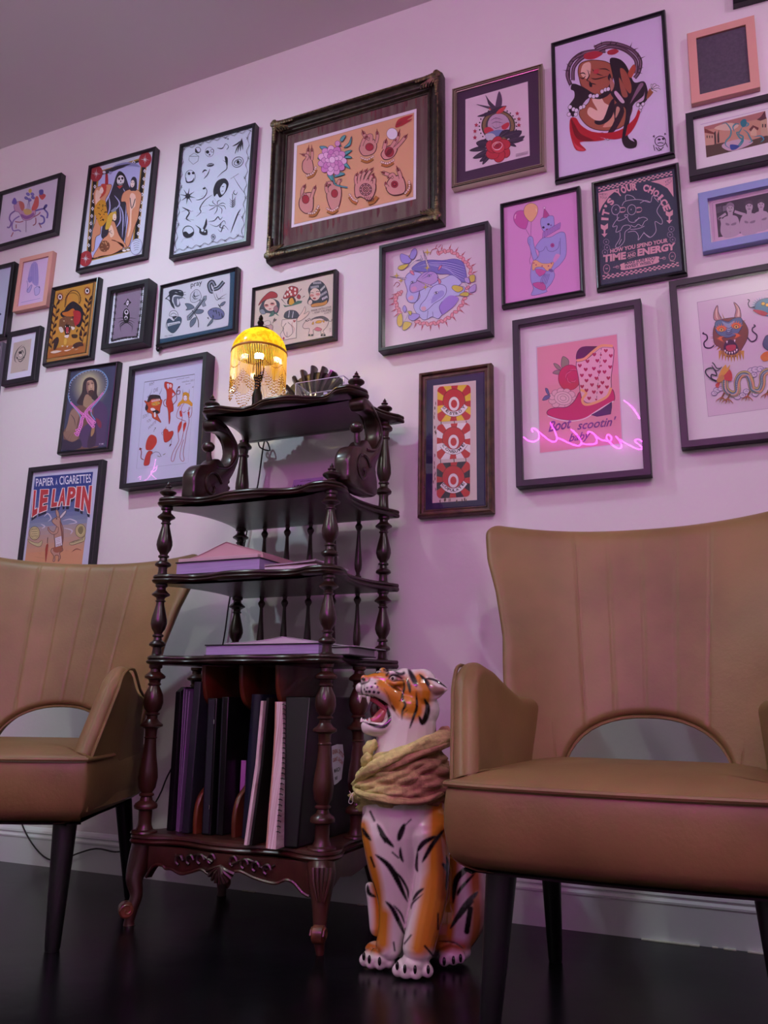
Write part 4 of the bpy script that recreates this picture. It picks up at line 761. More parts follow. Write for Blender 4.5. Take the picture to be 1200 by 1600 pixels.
for p in ([(450, 325), (515, 490), (490, 500)], [(125, 585), (290, 600), (280, 615)], [(385, 620), (545, 680), (530, 695)]): A.out('#dcd0dc', '#5a4a6a', 4, p, 0); [A.line('#8d7a94', 3, [tuple(np.array(p[0])*(1-t)+np.array(p[1])*t), tuple(np.array(p[0])*(1-t-.05)+np.array(p[2])*(t+.05))], 0) for t in (.3, .45, .6, .75, .9)]
for p in ([(600, 525), (610, 485), (640, 475), (620, 510)], [(320, 530), (350, 530), (365, 570), (335, 560)], [(595, 600), (590, 590), (630, 630), (610, 660)]): A.out('#e38aa0', UL, 4, p, 3)
for p in ([(430, 600), (480, 560), (540, 520)], [(440, 610), (500, 580), (560, 550)], [(530, 780), (560, 800)], [(520, 800), (540, 830)], [(490, 830), (570, 790)]): A.line('#7562bc', 6, p, 5, 2)
for x, y, s in ((492, 345, 40), (190, 575, 34), (232, 625, 30), (492, 500, 34), (475, 690, 34)): A.fill('#d8c048', [(x+(s if k % 2 == 0 else s*.22)*sin(k*pi/4), y-(s if k % 2 == 0 else s*.22)*cos(k*pi/4)) for k in range(8)])
def fly(ws, bd, c1, c2):
    for w_ in ws: A.out(c1 if ws.index(w_) % 2 == 0 else c2, '#5a4a8c', 4, w_)
    A.line('#4a8a8c', 16, bd, 4, 2)
fly([[(330, 400), (240, 360), (225, 400), (250, 450), (320, 450)], [(340, 420), (310, 380), (385, 350), (370, 400)], [(320, 400), (340, 330), (375, 308), (390, 350), (360, 410)], [(300, 460), (220, 480), (205, 510), (250, 520), (300, 480)]], [(370, 430), (300, 500)], '#a79ae4', '#d8c858')
A.line('#5a4a8c', 4, [(375, 430), (430, 410), (430, 375)], 4); A.line('#5a4a8c', 4, [(375, 430), (440, 420), (445, 400)], 4)
fly([[(240, 950), (200, 980), (195, 1050), (220, 1080), (250, 1050)], [(270, 940), (250, 900), (270, 870), (290, 910)], [(260, 1040), (250, 1110), (290, 1105), (340, 1050), (300, 1030)], [(320, 960), (380, 950), (420, 970), (360, 1020), (310, 1000)], [(300, 930), (340, 930), (330, 970)]], [(310, 950), (260, 1045)], '#d8c858', '#b0a4e8')
fly([[(840, 690), (760, 670), (735, 700), (790, 740), (840, 720)], [(870, 640), (860, 600), (900, 600), (910, 650)], [(920, 640), (910, 580), (960, 570), (960, 630)], [(910, 700), (970, 660), (965, 730), (910, 740)], [(850, 740), (810, 770), (890, 780), (900, 745)]], [(865, 655), (905, 720)], '#d8c858', '#c0a8e0')
F.done(A)

# 17 ladies, mushroom, pig
F = Frame('framed_picture', 'black framed cream sheet with women, a red mushroom and a pig behind the lamp', [(392.2, 448.6), (524.5, 419.4), (522, 528), (389, 552.4)], .03, .013, M_blk, prof='round')
A = F.art(); F.inset(A, '#d9cfc0', 0); A.zz(385, 415, 8); DK, RD, GN = '#2e2a30', '#a83c40', '#4f7a6a'
A.out('#44505a', DK, 5, [(180, 500), (220, 440), (290, 410), (390, 440), (415, 500), (380, 600), (260, 590), (190, 600), (165, 550)]); A.ell('#e2cdbd', 300, 490, 80, 80, 0, lc=DK, wd=4); A.out(RD, DK, 5, [(150, 500), (200, 410), (300, 325), (380, 350), (380, 400), (300, 410), (220, 440)])
for x, y in ((250, 500), (325, 480)): A.ell('#cf8a80', x, y, 30, 20); A.ell(DK, x, y-6, 20, 7)
A.line(RD, 10, [(280, 545), (310, 540)], 0); A.out('#a87880', DK, 4, [(340, 540), (370, 500), (400, 540), (370, 590)]); A.fill(GN, [(280, 640), (330, 570), (350, 620)], 2); A.fill(GN, [(360, 580), (410, 630), (370, 610)], 2); A.out('#8898a0', DK, 4, [(165, 560), (210, 545), (240, 600), (190, 605)])
A.out(RD, DK, 5, [(460, 400), (500, 320), (550, 258), (640, 280), (640, 350), (600, 390), (540, 400), (490, 415)])
for x, y in ((520, 300), (565, 285), (545, 330), (515, 360), (560, 360), (610, 345), (610, 300), (485, 380)): A.ell('#eadfd6', x, y, 13, 17)
A.out('#4a3434', DK, 4, [(515, 480), (530, 410), (590, 385), (620, 470)], 2); A.out('#d8a83c', DK, 4, [(535, 490), (540, 420), (580, 405), (600, 480)], 3); A.fill(GN, [(460, 490), (500, 500), (560, 495), (640, 440), (700, 440), (690, 470), (580, 500), (480, 520)]); A.out(RD, DK, 4, [(630, 400), (650, 360), (680, 385), (665, 420)], 3)
for p in ([(690, 290), (640, 350)], [(730, 380), (690, 410)], [(440, 420), (500, 490)]): A.line(DK, 10, p, 0, 1)
A.out('#3e4650', DK, 5, [(775, 300), (820, 220), (910, 190), (980, 240), (1020, 340), (1025, 440), (960, 500), (800, 490), (765, 460), (790, 380)]); A.ell('#e2cdbd', 860, 360, 68, 80, lc=DK, wd=4)
for p in ([(810, 275), (900, 260)], [(840, 220), (930, 215)], [(930, 310), (980, 260)], [(920, 380), (1000, 330)], [(950, 420), (1010, 390)]): 
    for k in range(7): x, y = lerp(p[0][0], p[1][0], k/6), lerp(p[0][1], p[1][1], k/6); A.line('#d8d8dc', 7, [(x-3, y-14), (x+3, y+14)], 0)
for x, y in ((820, 345), (895, 330)): A.ell('#cf8a80', x, y+30, 28, 16); A.line(DK, 6, [(x-22, y), (x, y-8), (x+22, y)], 3)
A.ell(RD, 852, 412, 20, 11); A.out('#c89048', DK, 4, [(815, 490), (870, 470), (960, 460), (1010, 430), (990, 490), (830, 520)], 3); A.ell('#e2cdbd', 800, 460, 26, 34, 20, lc=DK, wd=3)
A.tx('#4a4248', 'MADE WITH LOVE', 812, 580, 1062, 530, 26); A.tx('#4a4248', '- AND CRUMBS', 830, 608, 1062, 562, 24); A.tx('#4a4248', '-LUCY', 970, 610, 1062, 592, 24)
A.out('#e4d8cc', DK, 5, [(450, 680), (630, 665), (625, 905), (450, 935), (425, 860), (470, 790), (440, 750)], 0); A.line(DK, 6, [(500, 720), (460, 790), (490, 880), (530, 890), (580, 840), (570, 760), (520, 710)], 5); A.line(DK, 5, [(508, 830), (510, 890)], 0); A.line('#c89a90', 10, [(590, 700), (570, 740), (600, 790), (590, 850)], 5, 2); heart_c = RD
A.fill(RD, [(600, 715), (582, 690), (595, 680), (602, 690), (612, 678), (620, 695)]); A.fill(RD, [(470, 930), (452, 915), (466, 890), (482, 908)]); A.out('#3e4650', DK, 5, [(490, 660), (480, 600), (540, 560), (620, 570), (660, 620), (650, 655)])
for p in ([(540, 565), (530, 650)], [(590, 575), (575, 655)]): A.line('#c0c6cc', 9, p, 0)
A.out('#e2cdbd', DK, 4, [(640, 660), (700, 580), (735, 510), (740, 570), (720, 610), (785, 570), (770, 620), (700, 680), (640, 700)], 3)
A.out('#d9c6ba', DK, 5, [(740, 700), (790, 660), (810, 690), (880, 645), (960, 635), (1030, 680), (1010, 760), (960, 820), (980, 850), (930, 850), (930, 820), (840, 800), (840, 870), (780, 870), (790, 790), (730, 790), (705, 760)]); A.fill('#5b5558', [(800, 680), (880, 640), (970, 635), (1030, 680), (1000, 700), (940, 665), (860, 670)], 3)
A.out('#d8a030', DK, 3, [(865, 720), (890, 690), (945, 690), (930, 720)], 3); A.out('#d8a030', DK, 3, [(950, 690), (980, 690), (970, 715)], 3); A.out('#d8a030', DK, 3, [(820, 735), (840, 700), (845, 735)], 3); A.out('#c86878', DK, 3, [(850, 800), (890, 770), (950, 800), (900, 822)], 3); A.line(DK, 6, [(1030, 690), (1060, 700), (1070, 670)], 4); A.line(DK, 8, [(740, 680), (760, 700), (790, 680)], 3)
for x in (790, 825, 945, 980): A.fill(DK, [(x-14, 862), (x+10, 858), (x+14, 882), (x-14, 884)])
A.out('#c8a8a4', DK, 4, [(240, 780), (270, 740), (330, 750), (325, 810), (280, 830)], 3); A.out('#ddd0c8', DK, 4, [(210, 720), (260, 690), (300, 700), (300, 740), (250, 750)], 3); A.line(DK, 5, [(330, 720), (360, 655), (340, 690), (380, 670), (350, 705)], 3)
for k in range(3): A.line('#4a4248', 4, [(1040, 790+k*18), (1062, 786+k*18)], 0)
F.done(A)

# 18 pray
F = Frame('framed_picture', 'black framed grey flash sheet headed pray, with a rose on a cross', [(248, 444), (369, 416.8), (367, 517.5), (243, 539.5)], .03, .014, M_blk, prof='round', board='#33566e')
A = F.art(); A.zz(235, 410, 8.276); A.fill('#d2dae4', [(225, 322), (975, 150), (1010, 150), (1030, 185), (1010, 770), (985, 815), (940, 835), (170, 985), (130, 970), (122, 930), (158, 380), (180, 345)], 3)
D = '#26303c'
A.tx(D, 'pray', 522, 345, 668, 308, 66, .01)
A.fill(D, [(190, 470), (240, 420), (240, 380), (300, 350), (400, 360), (430, 400), (420, 440), (370, 430), (320, 420), (290, 440), (280, 500), (300, 540), (315, 605), (270, 560), (250, 510), (220, 480)], 3)
A.fill('#d2dae4', [(210, 465), (245, 440), (250, 490), (225, 470)], 2); A.fill('#5a6676', [(300, 450), (380, 440), (420, 460), (370, 480), (390, 550), (350, 580), (310, 540)], 3); A.fill('#d2dae4', [(345, 480), (360, 470), (375, 530), (350, 555)], 2)
for p in ([(400, 400), (455, 385)], [(405, 420), (460, 420)], [(400, 440), (450, 470)], [(320, 385), (350, 395)], [(370, 375), (400, 380)]): A.line('#d2dae4' if p[0][0] < 390 else D, 6, p, 0)
A.fill('#3d5468', [(210, 770), (240, 725), (300, 760), (350, 705), (400, 720), (390, 800), (350, 870), (295, 915), (230, 870)], 3); A.fill('#d2dae4', [(220, 790), (380, 760), (390, 785), (225, 830)]); A.tx(D, 'FREEDOM', 240, 822, 370, 795, 20); A.line(D, 5, [(205, 790), (240, 725), (300, 760), (350, 705), (400, 720), (390, 800), (295, 915), (210, 850), (205, 790)], 4)
A.out('#d2dae4', D, 6, [(245, 690), (260, 640), (310, 622), (350, 650), (355, 700), (310, 740), (280, 700)]); A.fill(D, [(285, 700), (340, 690), (345, 705), (300, 740)]); A.line(D, 6, [(260, 680), (300, 655), (340, 680)], 4)
A.out('#c6d0dc', D, 5, [(520, 420), (560, 370), (600, 350), (640, 380), (660, 450), (630, 490), (570, 520), (520, 500)])
for p in ([(540, 430), (570, 470), (620, 470)], [(560, 390), (580, 440), (640, 420)], [(600, 360), (610, 420)], [(530, 490), (580, 480)], [(580, 370), (560, 430), (590, 460)]): A.line('#44525f', 12, p, 5, 2)
A.out('#8896a4', D, 6, [(480, 750), (475, 700), (560, 620), (640, 510), (630, 480), (670, 490), (690, 440), (725, 430), (725, 480), (700, 510), (720, 560), (680, 575), (660, 540), (580, 640), (520, 740)], 0); A.line('#2c3844', 12, [(500, 725), (600, 600), (700, 470)], 0)
for lf in ([(570, 590), (520, 540), (450, 535), (480, 590), (460, 620)], [(580, 660), (610, 610), (690, 620), (660, 660)], [(520, 840), (520, 760), (590, 710), (580, 780)]): A.out('#66788a', D, 6, lf, 3)
A.line(D, 10, [(540, 620), (590, 690), (620, 760), (622, 840)], 5, 0)
A.line(D, 52, [(835, 310), (800, 250), (760, 290), (780, 370), (810, 380)], 6); A.line('#8b99a8', 18, [(835, 310), (800, 250), (760, 290), (780, 370), (810, 380)], 6); A.line(D, 50, [(820, 350), (880, 330), (950, 250)], 5); A.line('#8b99a8', 16, [(820, 350), (880, 330), (950, 250)], 5)
for p in ([(810, 380), (850, 480), (880, 480), (930, 440), (990, 405)], [(850, 400), (880, 470), (970, 460)], [(910, 340), (910, 400)], [(930, 330), (935, 385)]): A.line(D, 8, p, 5, 2)
A.out('#6c74a0', D, 6, [(745, 640), (800, 595), (880, 590), (950, 640), (950, 700), (900, 735), (820, 735), (770, 700)])
for i in range(26): A.line('#26303c', 8, [(770+random.uniform(0, 150), 620+random.uniform(0, 90)), (775+random.uniform(0, 150), 625+random.uniform(0, 90))], 0, 1) if 0 else A.ell('#333c54', 785+(i*37) % 150, 615+(i*23) % 100, 12, 5, i*40)
A.fill(D, [(735, 720), (760, 740), (750, 705)]); A.out('#66788a', D, 5, [(735, 830), (770, 770), (810, 725), (800, 780)], 3); A.out('#66788a', D, 5, [(900, 560), (930, 520), (975, 510), (940, 560)], 3); A.line(D, 12, [(880, 545), (910, 590)], 0)
A.tx('#66707c', 'Miss Fluke', 185, 965, 290, 945, 16, 0, .3)
F.done(A)
b = MB(); b.ball((-F.W+.004, -.012, -F.H-.003), .011, 10, (1, .8, 1.2)); b.ball((-F.W+.012, -.012, -F.H+.001), .009, 8); b.build('chipped_corner', M_blk, F.e)

# 19 spider box
F = Frame('framed_picture', 'small deep black box frame with a mauve spider print bordered by barbed wire', [(167.5, 449.5), (232, 434), (224, 536), (157, 545)], .055, .021, M_blkm, rec=.022, board='#dfe8f4')
A = F.art(); A.zz(0, 440, 5); A.fill('#8c7d94', [(905, 85), (1108, 35), (1075, 425), (872, 468)])
for p in ([(912, 88), (895, 270), (872, 465)], [(908, 85), (1005, 68), (1112, 38)], [(1112, 40), (1098, 240), (1072, 430)], [(870, 465), (970, 440), (1075, 432)]):
    q = cr(p, 8); A.line('#16151c', 6, q, 0)
    for i, (x, y) in enumerate(q[1::2]): A.line('#16151c', 5, [(x-10, y-8), (x+10, y+9)], 0); A.line('#16151c', 5, [(x+9, y-10), (x-8, y+10)], 0)
A.ell('#16151c', 988, 268, 27, 58); A.ell('#ded6e6', 989, 240, 18, 22, lc='#16151c', wd=5); A.ell('#16151c', 989, 238, 9, 12); A.ell('#ded6e6', 986, 285, 13, 18); A.ell('#16151c', 986, 285, 6, 9)
A.fill('#16151c', [(1000, 130), (1012, 150), (1028, 165), (1008, 178), (998, 205), (990, 185), (966, 178), (985, 158)]); A.fill('#ded6e6', [(1000, 145), (1012, 162), (998, 190), (982, 172)]); A.line('#16151c', 4, [(982, 172), (1012, 162)], 0)
for sx in (-1, 1):
    for k in range(4): A.line('#16151c', 7, [(988, 295+k*7), (988+sx*(35+k*3), 285+k*22), (988+sx*(78-k*12), 290+k*34)], 5, 1)
F.done(A)

# 20 tiger gold
F = Frame('framed_picture', 'black framed golden print of a roaring tiger head under a thorn halo with dark leaves', [(80, 448), (152, 432.5), (142, 559), (65, 570)], .03, .016, M_blk, prof='round')
A = F.art(); F.inset(A, '#b8894a', 0); A.zz(60, 430, 10.67); A.line('#2a1a14', 22, [(285, 262), (930, 120), (790, 1295), (140, 1410)], 0, closed=True)
for i in range(44):
    for (a, b_) in (((275, 255), (935, 112)), ((930, 120), (797, 1300)), ((797, 1300), (130, 1418)), ((130, 1418), (275, 255))): t = i/44; A.ell('#d8b070', lerp(a[0], b_[0], t), lerp(a[1], b_[1], t), 6, 6, n=6)
A.fill('#c8913a', [(295, 270), (920, 132), (783, 1285), (152, 1395)]); OR, BR = '#c4702c', '#3c2320'
A.fill('#b06a34', [(180, 1240), (790, 1130), (783, 1285), (152, 1395)])
for x, y in ((368, 367), (822, 268)):
    for k in range(14): a = k*2*pi/14; A.fill('#8a4a2c', [(x+46*cos(a)-8*sin(a), y+58*sin(a)+8*cos(a)), (x+72*cos(a), y+90*sin(a)), (x+46*cos(a)+8*sin(a), y+58*sin(a)-8*cos(a))])
    A.ell('#8a4a2c', x, y, 50, 62); A.ell('#e8e0e4', x, y, 32, 42); A.ell('#2a1a30', x, y, 18, 24)
def vine(p, n, s=1):
    q = cr(p, 6); A.line(BR, 9, q, 0)
    for i in range(1, len(q)-1, 2):
        x, y = q[i]; d = 1 if (i//2) % 2 else -1; A.fill(BR, [(x, y), (x+d*18*s, y-55*s), (x+d*52*s, y-90*s), (x+d*50*s, y-35*s)], 3)
vine([(230, 1240), (240, 1040), (260, 860), (300, 680), (310, 480)], 6); vine([(740, 1140), (780, 900), (790, 720), (830, 540), (850, 420)], 6); vine([(200, 1230), (215, 1100)], 3)
A.line('#4a2a20', 12, [(450, 540), (470, 380), (540, 280), (620, 260), (690, 320), (710, 420), (690, 480)], 8); A.line('#4a2a20', 7, [(465, 500), (500, 340), (600, 300), (680, 360), (680, 480)], 8)
for k in range(13): a = pi*.95+k*pi*.09; x, y = 585+125*cos(a), 400+140*sin(a); A.line('#4a2a20', 6, [(x, y), (x+34*cos(a+.5), y+36*sin(a+.5))], 0, 1)
A.fill('#221d2a', [(440, 590), (480, 520), (560, 450), (620, 450), (720, 530), (755, 600), (750, 720), (710, 860), (650, 860), (600, 800), (480, 720), (400, 700), (375, 650), (410, 605)], 4)
A.fill(OR, [(410, 630), (500, 610), (580, 560), (620, 600), (600, 690), (440, 680)], 3); A.fill('#b02c34', [(590, 600), (700, 610), (720, 700), (690, 800), (620, 850), (580, 780), (600, 700)], 3)
for k in range(5): A.line('#e08080', 6, [(640, 640+k*40), (690, 660+k*38)], 0, 2)
A.fill('#7c5238', [(360, 760), (400, 720), (480, 690), (580, 710), (600, 780), (620, 880), (560, 900), (520, 1000), (460, 1000), (430, 920), (360, 900)], 4); A.fill('#e8ddd6', [(350, 880), (400, 870), (430, 940), (380, 960)], 3); A.fill('#e8ddd6', [(550, 860), (620, 880), (580, 920)], 3); A.fill('#e8ddd6', [(450, 1010), (520, 1000), (500, 1050), (450, 1040)], 3)
for p in ([(420, 770), (460, 760)], [(540, 740), (590, 730)], [(480, 700), (490, 740)], [(520, 700), (520, 740)], [(440, 720), (450, 750)], [(370, 880), (420, 920)], [(390, 800), (430, 830)], [(570, 800), (600, 820)], [(500, 790), (470, 830), (520, 830)]): A.line('#1c1416', 10, p, 3, 2)
A.ell('#e6d8a8', 437, 768, 14, 9); A.ell('#e6d8a8', 565, 745, 14, 9); A.ell('#1c1416', 437, 768, 5); A.ell('#1c1416', 565, 745, 5)
A.fill('#1c1416', [(445, 850), (500, 835), (545, 850), (520, 960), (490, 1000), (460, 980)], 3); A.fill('#b8404a', [(470, 880), (515, 880), (505, 970), (475, 970)], 3)
for x, y in ((462, 858), (530, 855), (475, 975), (508, 970)): A.fill('#f0e8e0', [(x-7, y-6), (x+7, y-6), (x, y+24*(1 if y < 900 else -1))])
for p, c in (([(260, 1200), (290, 1060), (340, 1040), (350, 1110), (300, 1230), (265, 1250)], '#3a2c2c'), ([(560, 1000), (600, 990), (660, 1000), (650, 1050), (580, 1050)], '#4a3424'), ([(580, 1180), (640, 1130), (730, 1120), (760, 1180), (700, 1190), (620, 1220)], '#4a2e2a'), ([(650, 960), (670, 900), (640, 930)], BR), ([(690, 1010), (720, 900), (740, 1010)], BR)): A.fill(c, p, 3)
for p in ([(210, 1290), (300, 1260), (400, 1270), (280, 1310)], [(390, 1180), (430, 1180), (410, 1200)], [(480, 1190), (510, 1180), (490, 1210)], [(560, 1220), (600, 1200), (590, 1225)], [(620, 1250), (680, 1230), (640, 1250)], [(440, 1260), (560, 1240), (480, 1275)]): A.fill('#e8d8c8', p, 3)
A.ell('#e0b44c', 460, 1110, 26, 60, 8)
F.done(A)

# 21 peach shoe
F = Frame('framed_picture', 'small peach framed mauve drawing of a foot in a heeled shoe, upper left', [(30.8, 404), (79.8, 392.5), (74.2, 479.3), (20.3, 484.5)], .025, .023, M_peach, rec=.008)
A = F.art(); F.inset(A, '#dcc4ea', 0); A.zz(0, 380, 6.67)
A.fill('#a89ad8', [(330, 215), (390, 215), (400, 430), (350, 430), (330, 380), (310, 400), (290, 370)], 3); A.fill('#9a90d4', [(290, 360), (340, 350), (330, 400), (300, 410)], 3); A.out('#c4b8e8', '#7c74b8', 5, [(360, 470), (410, 450), (410, 520), (370, 545), (360, 510)]); A.out('#b4a8e0', '#7c74b8', 5, [(280, 500), (320, 440), (335, 440), (320, 490), (300, 515)]); A.line('#7c74b8', 5, [(280, 390), (290, 440), (280, 500)], 4)
for x in (330, 345, 370, 390): A.line('#8f86cc', 4, [(x, 220), (x+6, 420)], 0)
A.line('#8f86cc', 4, [(220, 620), (420, 575)], 0); A.ell('#5c5490', 410, 460, 7)
F.done(A)

# 22 cut off at left
F = Frame('framed_picture', 'black framed pale blue print cut by the left edge beside a small peach frame', [(-58, 430), (22.8, 406.8), (7, 526.5), (-76, 543)], .03, .017, M_blk)
A = F.art(); F.inset(A, '#c3d2ec', 0); A.zz(0, 380, 6.67); A.ell('#3a4468', -10, 740, 24, 14); A.line('#5a6690', 8, [(-200, 500), (-120, 600), (-60, 560)], 4); F.done(A)
F = Frame('framed_picture', 'grey edged picture at the left edge, just under the pale blue print', [(-60, 545), (1.5, 538), (-6, 640), (-72, 650)], .02, .012, mat('grey_frame', '#6c6a78', .5))

# 23 rabbit drawing
F = Frame('framed_picture', 'small black framed ink drawing of a curled figure on beige paper', [(12, 520), (63, 508), (53.6, 594.3), (1.6, 602.4)], .025, .023, M_blkm, rec=.008, board='#dfe2f4')
A = F.art(); A.zz(0, 380, 6.67); A.fill('#c9bdb4', [(145, 1040), (330, 995), (290, 1325), (108, 1360)])
for p in ([(235, 1060), (190, 1100), (160, 1160), (155, 1220), (175, 1245)], [(200, 1110), (245, 1080), (265, 1120), (260, 1170), (220, 1210), (175, 1200), (180, 1150)], [(230, 1085), (255, 1060)], [(185, 1215), (215, 1235), (255, 1195)], [(205, 1140), (235, 1120), (245, 1150)]): A.line('#2c2a30', 9, p, 5, 2)
A.ell('#2c2a30', 212, 1140, 18, 14); A.ell('#dcd2ca', 215, 1170, 22, 18, lc='#2c2a30', wd=4); A.ell('#2c2a30', 180, 1195, 8); A.ell('#2c2a30', 250, 1190, 8); A.line('#8f8684', 4, [(230, 1325), (265, 1318)], 0)
F.done(A)

# 24 robed man
F = Frame('framed_picture', 'black framed dark painting of a bearded robed man looped by pink beads', [(104.4, 575.4), (183.7, 563.7), (168.6, 702.3), (88.4, 709)], .03, .013, M_blk, prof='round')
A = F.art(); F.inset(A, '#454a68', 0); A.zz(80, 555, 10)
for k in range(14): t = k/13; c = '#%02x%02x%02x' % (int(lerp(0x48, 0xb8, t)), int(lerp(0x4c, 0xb0, t)), int(lerp(0x68, 0x90, t))); A.ell(c, 600, 500, lerp(300, 130, t), lerp(330, 190, t), 0, 28)
A.fill('#7c5a50', [(330, 830), (450, 780), (560, 760), (660, 800), (720, 900), (760, 1100), (740, 1300), (720, 1440), (200, 1480), (210, 1400), (190, 1200), (260, 1100), (280, 950)], 3); A.fill('#a08070', [(300, 900), (380, 830), (440, 900), (400, 1080), (380, 1150), (230, 1200), (260, 1060)], 4); A.fill('#9a7a68', [(190, 1210), (300, 1180), (400, 1160), (430, 1290), (330, 1350), (240, 1310)], 4)
A.fill('#56406c', [(700, 700), (800, 740), (880, 860), (870, 1100), (840, 1380), (700, 1420), (500, 1440), (440, 1300), (480, 1150), (640, 1000), (660, 820)], 4); A.fill('#8a3450', [(700, 980), (780, 1040), (780, 1140), (730, 1100)], 4); A.fill('#3a2f4c', [(190, 1320), (330, 1360), (450, 1310), (460, 1450), (170, 1485)], 3); A.fill('#46324e', [(640, 1100), (700, 1140), (690, 1400), (560, 1430)], 3)
for p in ([(300, 920), (360, 1000), (380, 1120)], [(230, 1210), (330, 1150)], [(250, 1330), (300, 1230)], [(290, 1340), (340, 1240)], [(730, 900), (760, 1020)], [(800, 900), (800, 1100)]): A.line('#4c3444', 12, p, 5, 2)
A.fill('#3e3038', [(500, 440), (540, 370), (610, 345), (690, 380), (720, 470), (715, 600), (740, 680), (700, 720), (560, 650), (500, 780), (400, 750), (440, 660), (480, 580)], 4)
A.fill('#bf9c84', [(560, 420), (610, 390), (660, 410), (675, 480), (670, 560), (640, 620), (590, 610), (555, 540)], 4); A.fill('#9a7468', [(560, 430), (590, 430), (580, 520), (610, 600), (570, 580), (552, 520)], 3); A.fill('#a88a70', [(540, 620), (620, 640), (640, 740), (600, 830), (500, 780)], 3)
A.fill('#4a3634', [(580, 580), (610, 545), (660, 550), (668, 590), (640, 640), (600, 640)], 4); A.line('#7a4040', 7, [(612, 572), (645, 570)], 0)
for x, y in ((585, 462), (645, 446)): A.line('#2c2028', 10, [(x-18, y), (x+18, y-4)], 0); A.line('#2c2028', 7, [(x-22, y-22), (x+20, y-26)], 0)
A.line('#e6d0b8', 8, [(625, 450), (628, 510)], 0); A.line('#6a4a44', 6, [(612, 520), (640, 518)], 0)
A.line('#b08a50', 22, [(520, 880), (570, 800)], 0, 2); A.fill('#b08a60', [(640, 1120), (680, 1120), (670, 1220), (620, 1270)], 3)
loop = cr([(430, 1130), (460, 1000), (440, 920), (370, 830), (300, 740), (265, 620), (275, 500), (320, 390), (430, 295), (560, 240), (700, 225), (800, 260), (870, 350), (885, 450), (850, 560), (780, 660), (700, 760), (640, 830), (630, 920), (690, 1010)], 8)
A.line('#5f9ed8', 14, loop, 0); A.line('#a8c8f0', 5, loop, 0)
for i, (x, y) in enumerate(loop[20:-20]):
    if i % 3 == 0: dx, dy = 580-x, 480-y; q = math.hypot(dx, dy); A.ell('#dcd4ee', x+dx/q*18, y+dy/q*18, 8, 6, 0, 8)
def chain(p, s0, s1):
    q = cr(p, 5)
    for i, (x, y) in enumerate(q): s_ = lerp(s0, s1, i/len(q)); a = math.atan2(q[min(i+1, len(q)-1)][1]-q[max(i-1, 0)][1], q[min(i+1, len(q)-1)][0]-q[max(i-1, 0)][0]); A.ell('#ee8cd8', x-10*sin(a), y+10*cos(a), s_*1.1, s_*.75, math.degrees(a)+90, 10); A.ell('#5a2a58', x-10*sin(a), y+10*cos(a), s_*.5, s_*.25, math.degrees(a)+90, 8)
chain([(320, 740), (400, 820), (480, 900), (560, 950), (600, 1030), (670, 1110)], 14, 28); chain([(820, 600), (740, 700), (640, 800), (570, 880), (500, 1000), (480, 1100), (420, 1250)], 14, 32); chain([(560, 920), (640, 1000), (690, 1050)], 26, 26); chain([(560, 900), (620, 860)], 24, 20); chain([(420, 1180), (400, 1230)], 26, 22)
A.tx('#e4dff0', 'TT 1886', 755, 1405, 825, 1395, 20, .02)
F.done(A)

# 25 devils
F = Frame('framed_picture', 'deep black frame with red devil women and demon drawings on white paper', [(203.3, 572.5), (325.2, 548.6), (310, 746), (183.8, 766.5)], .055, .018, M_blkm, rec=.02)
A = F.art(); F.inset(A, '#ccd2ee', 0); A.zz(180, 540, 6.669); A.line('#55586c', 6, [(305, 382), (830, 298)], 0); A.line('#9298b4', 3, [(305, 382), (222, 1285), (745, 1225)], 0); A.line('#b8bcd8', 3, [(830, 298), (760, 1222)], 0)
R_, R2, D = '#c23c2e', '#7c1c1c', '#3a3038'
def wr(t, x0, y0, x1, y1, h): A.tx('#4a4a64', t, x0, y0, x1, y1, h, -.008, .2)
wr('WHY', 355, 425, 410, 405, 34); wr('DIE', 400, 490, 450, 470, 36); wr("DON'T", 288, 760, 350, 735, 34); wr('YOU', 330, 810, 378, 782, 30); wr('WHITE', 345, 880, 430, 800, 30); wr('?', 400, 900, 425, 895, 44)
wr('painted with', 640, 362, 775, 340, 18); wr('rebellion 2021', 695, 388, 825, 368, 18); wr('lucy', 735, 412, 790, 400, 16); wr('xx', 800, 442, 820, 438, 16)
A.fill('#33282e', [(340, 560), (360, 515), (450, 515), (475, 540), (470, 600), (360, 620), (330, 680), (312, 650)], 3); A.line('#9aa0c0', 12, [(335, 540), (370, 500), (385, 445)], 5, 1); A.line('#9aa0c0', 12, [(460, 510), (480, 470), (486, 440)], 5, 1)
A.out('#c2502c', R2, 5, [(305, 575), (350, 590), (380, 560), (440, 555), (490, 570), (470, 650), (465, 700), (440, 720), (480, 800), (440, 780), (390, 750), (380, 710), (330, 690), (345, 640)], 3); A.fill('#e0a038', [(380, 600), (450, 580), (465, 610), (400, 630)], 3)
for x, y in ((405, 612), (455, 600)): A.ell('#f0d860', x, y, 14, 11, lc=D, wd=4); A.ell(D, x, y, 4)
for x in range(6): A.fill('#ece4ea', [(380+x*15, 588-x*3), (392+x*15, 586-x*3), (384+x*15, 560-x*3)])
A.fill('#221a20', [(375, 660), (430, 670), (460, 690), (440, 710), (400, 700)], 3); A.fill('#f0e8ec', [(370, 655), (400, 650), (420, 672), (380, 680)], 3); A.fill('#e8e4f0', [(405, 700), (420, 695), (425, 740), (408, 745)], 2)
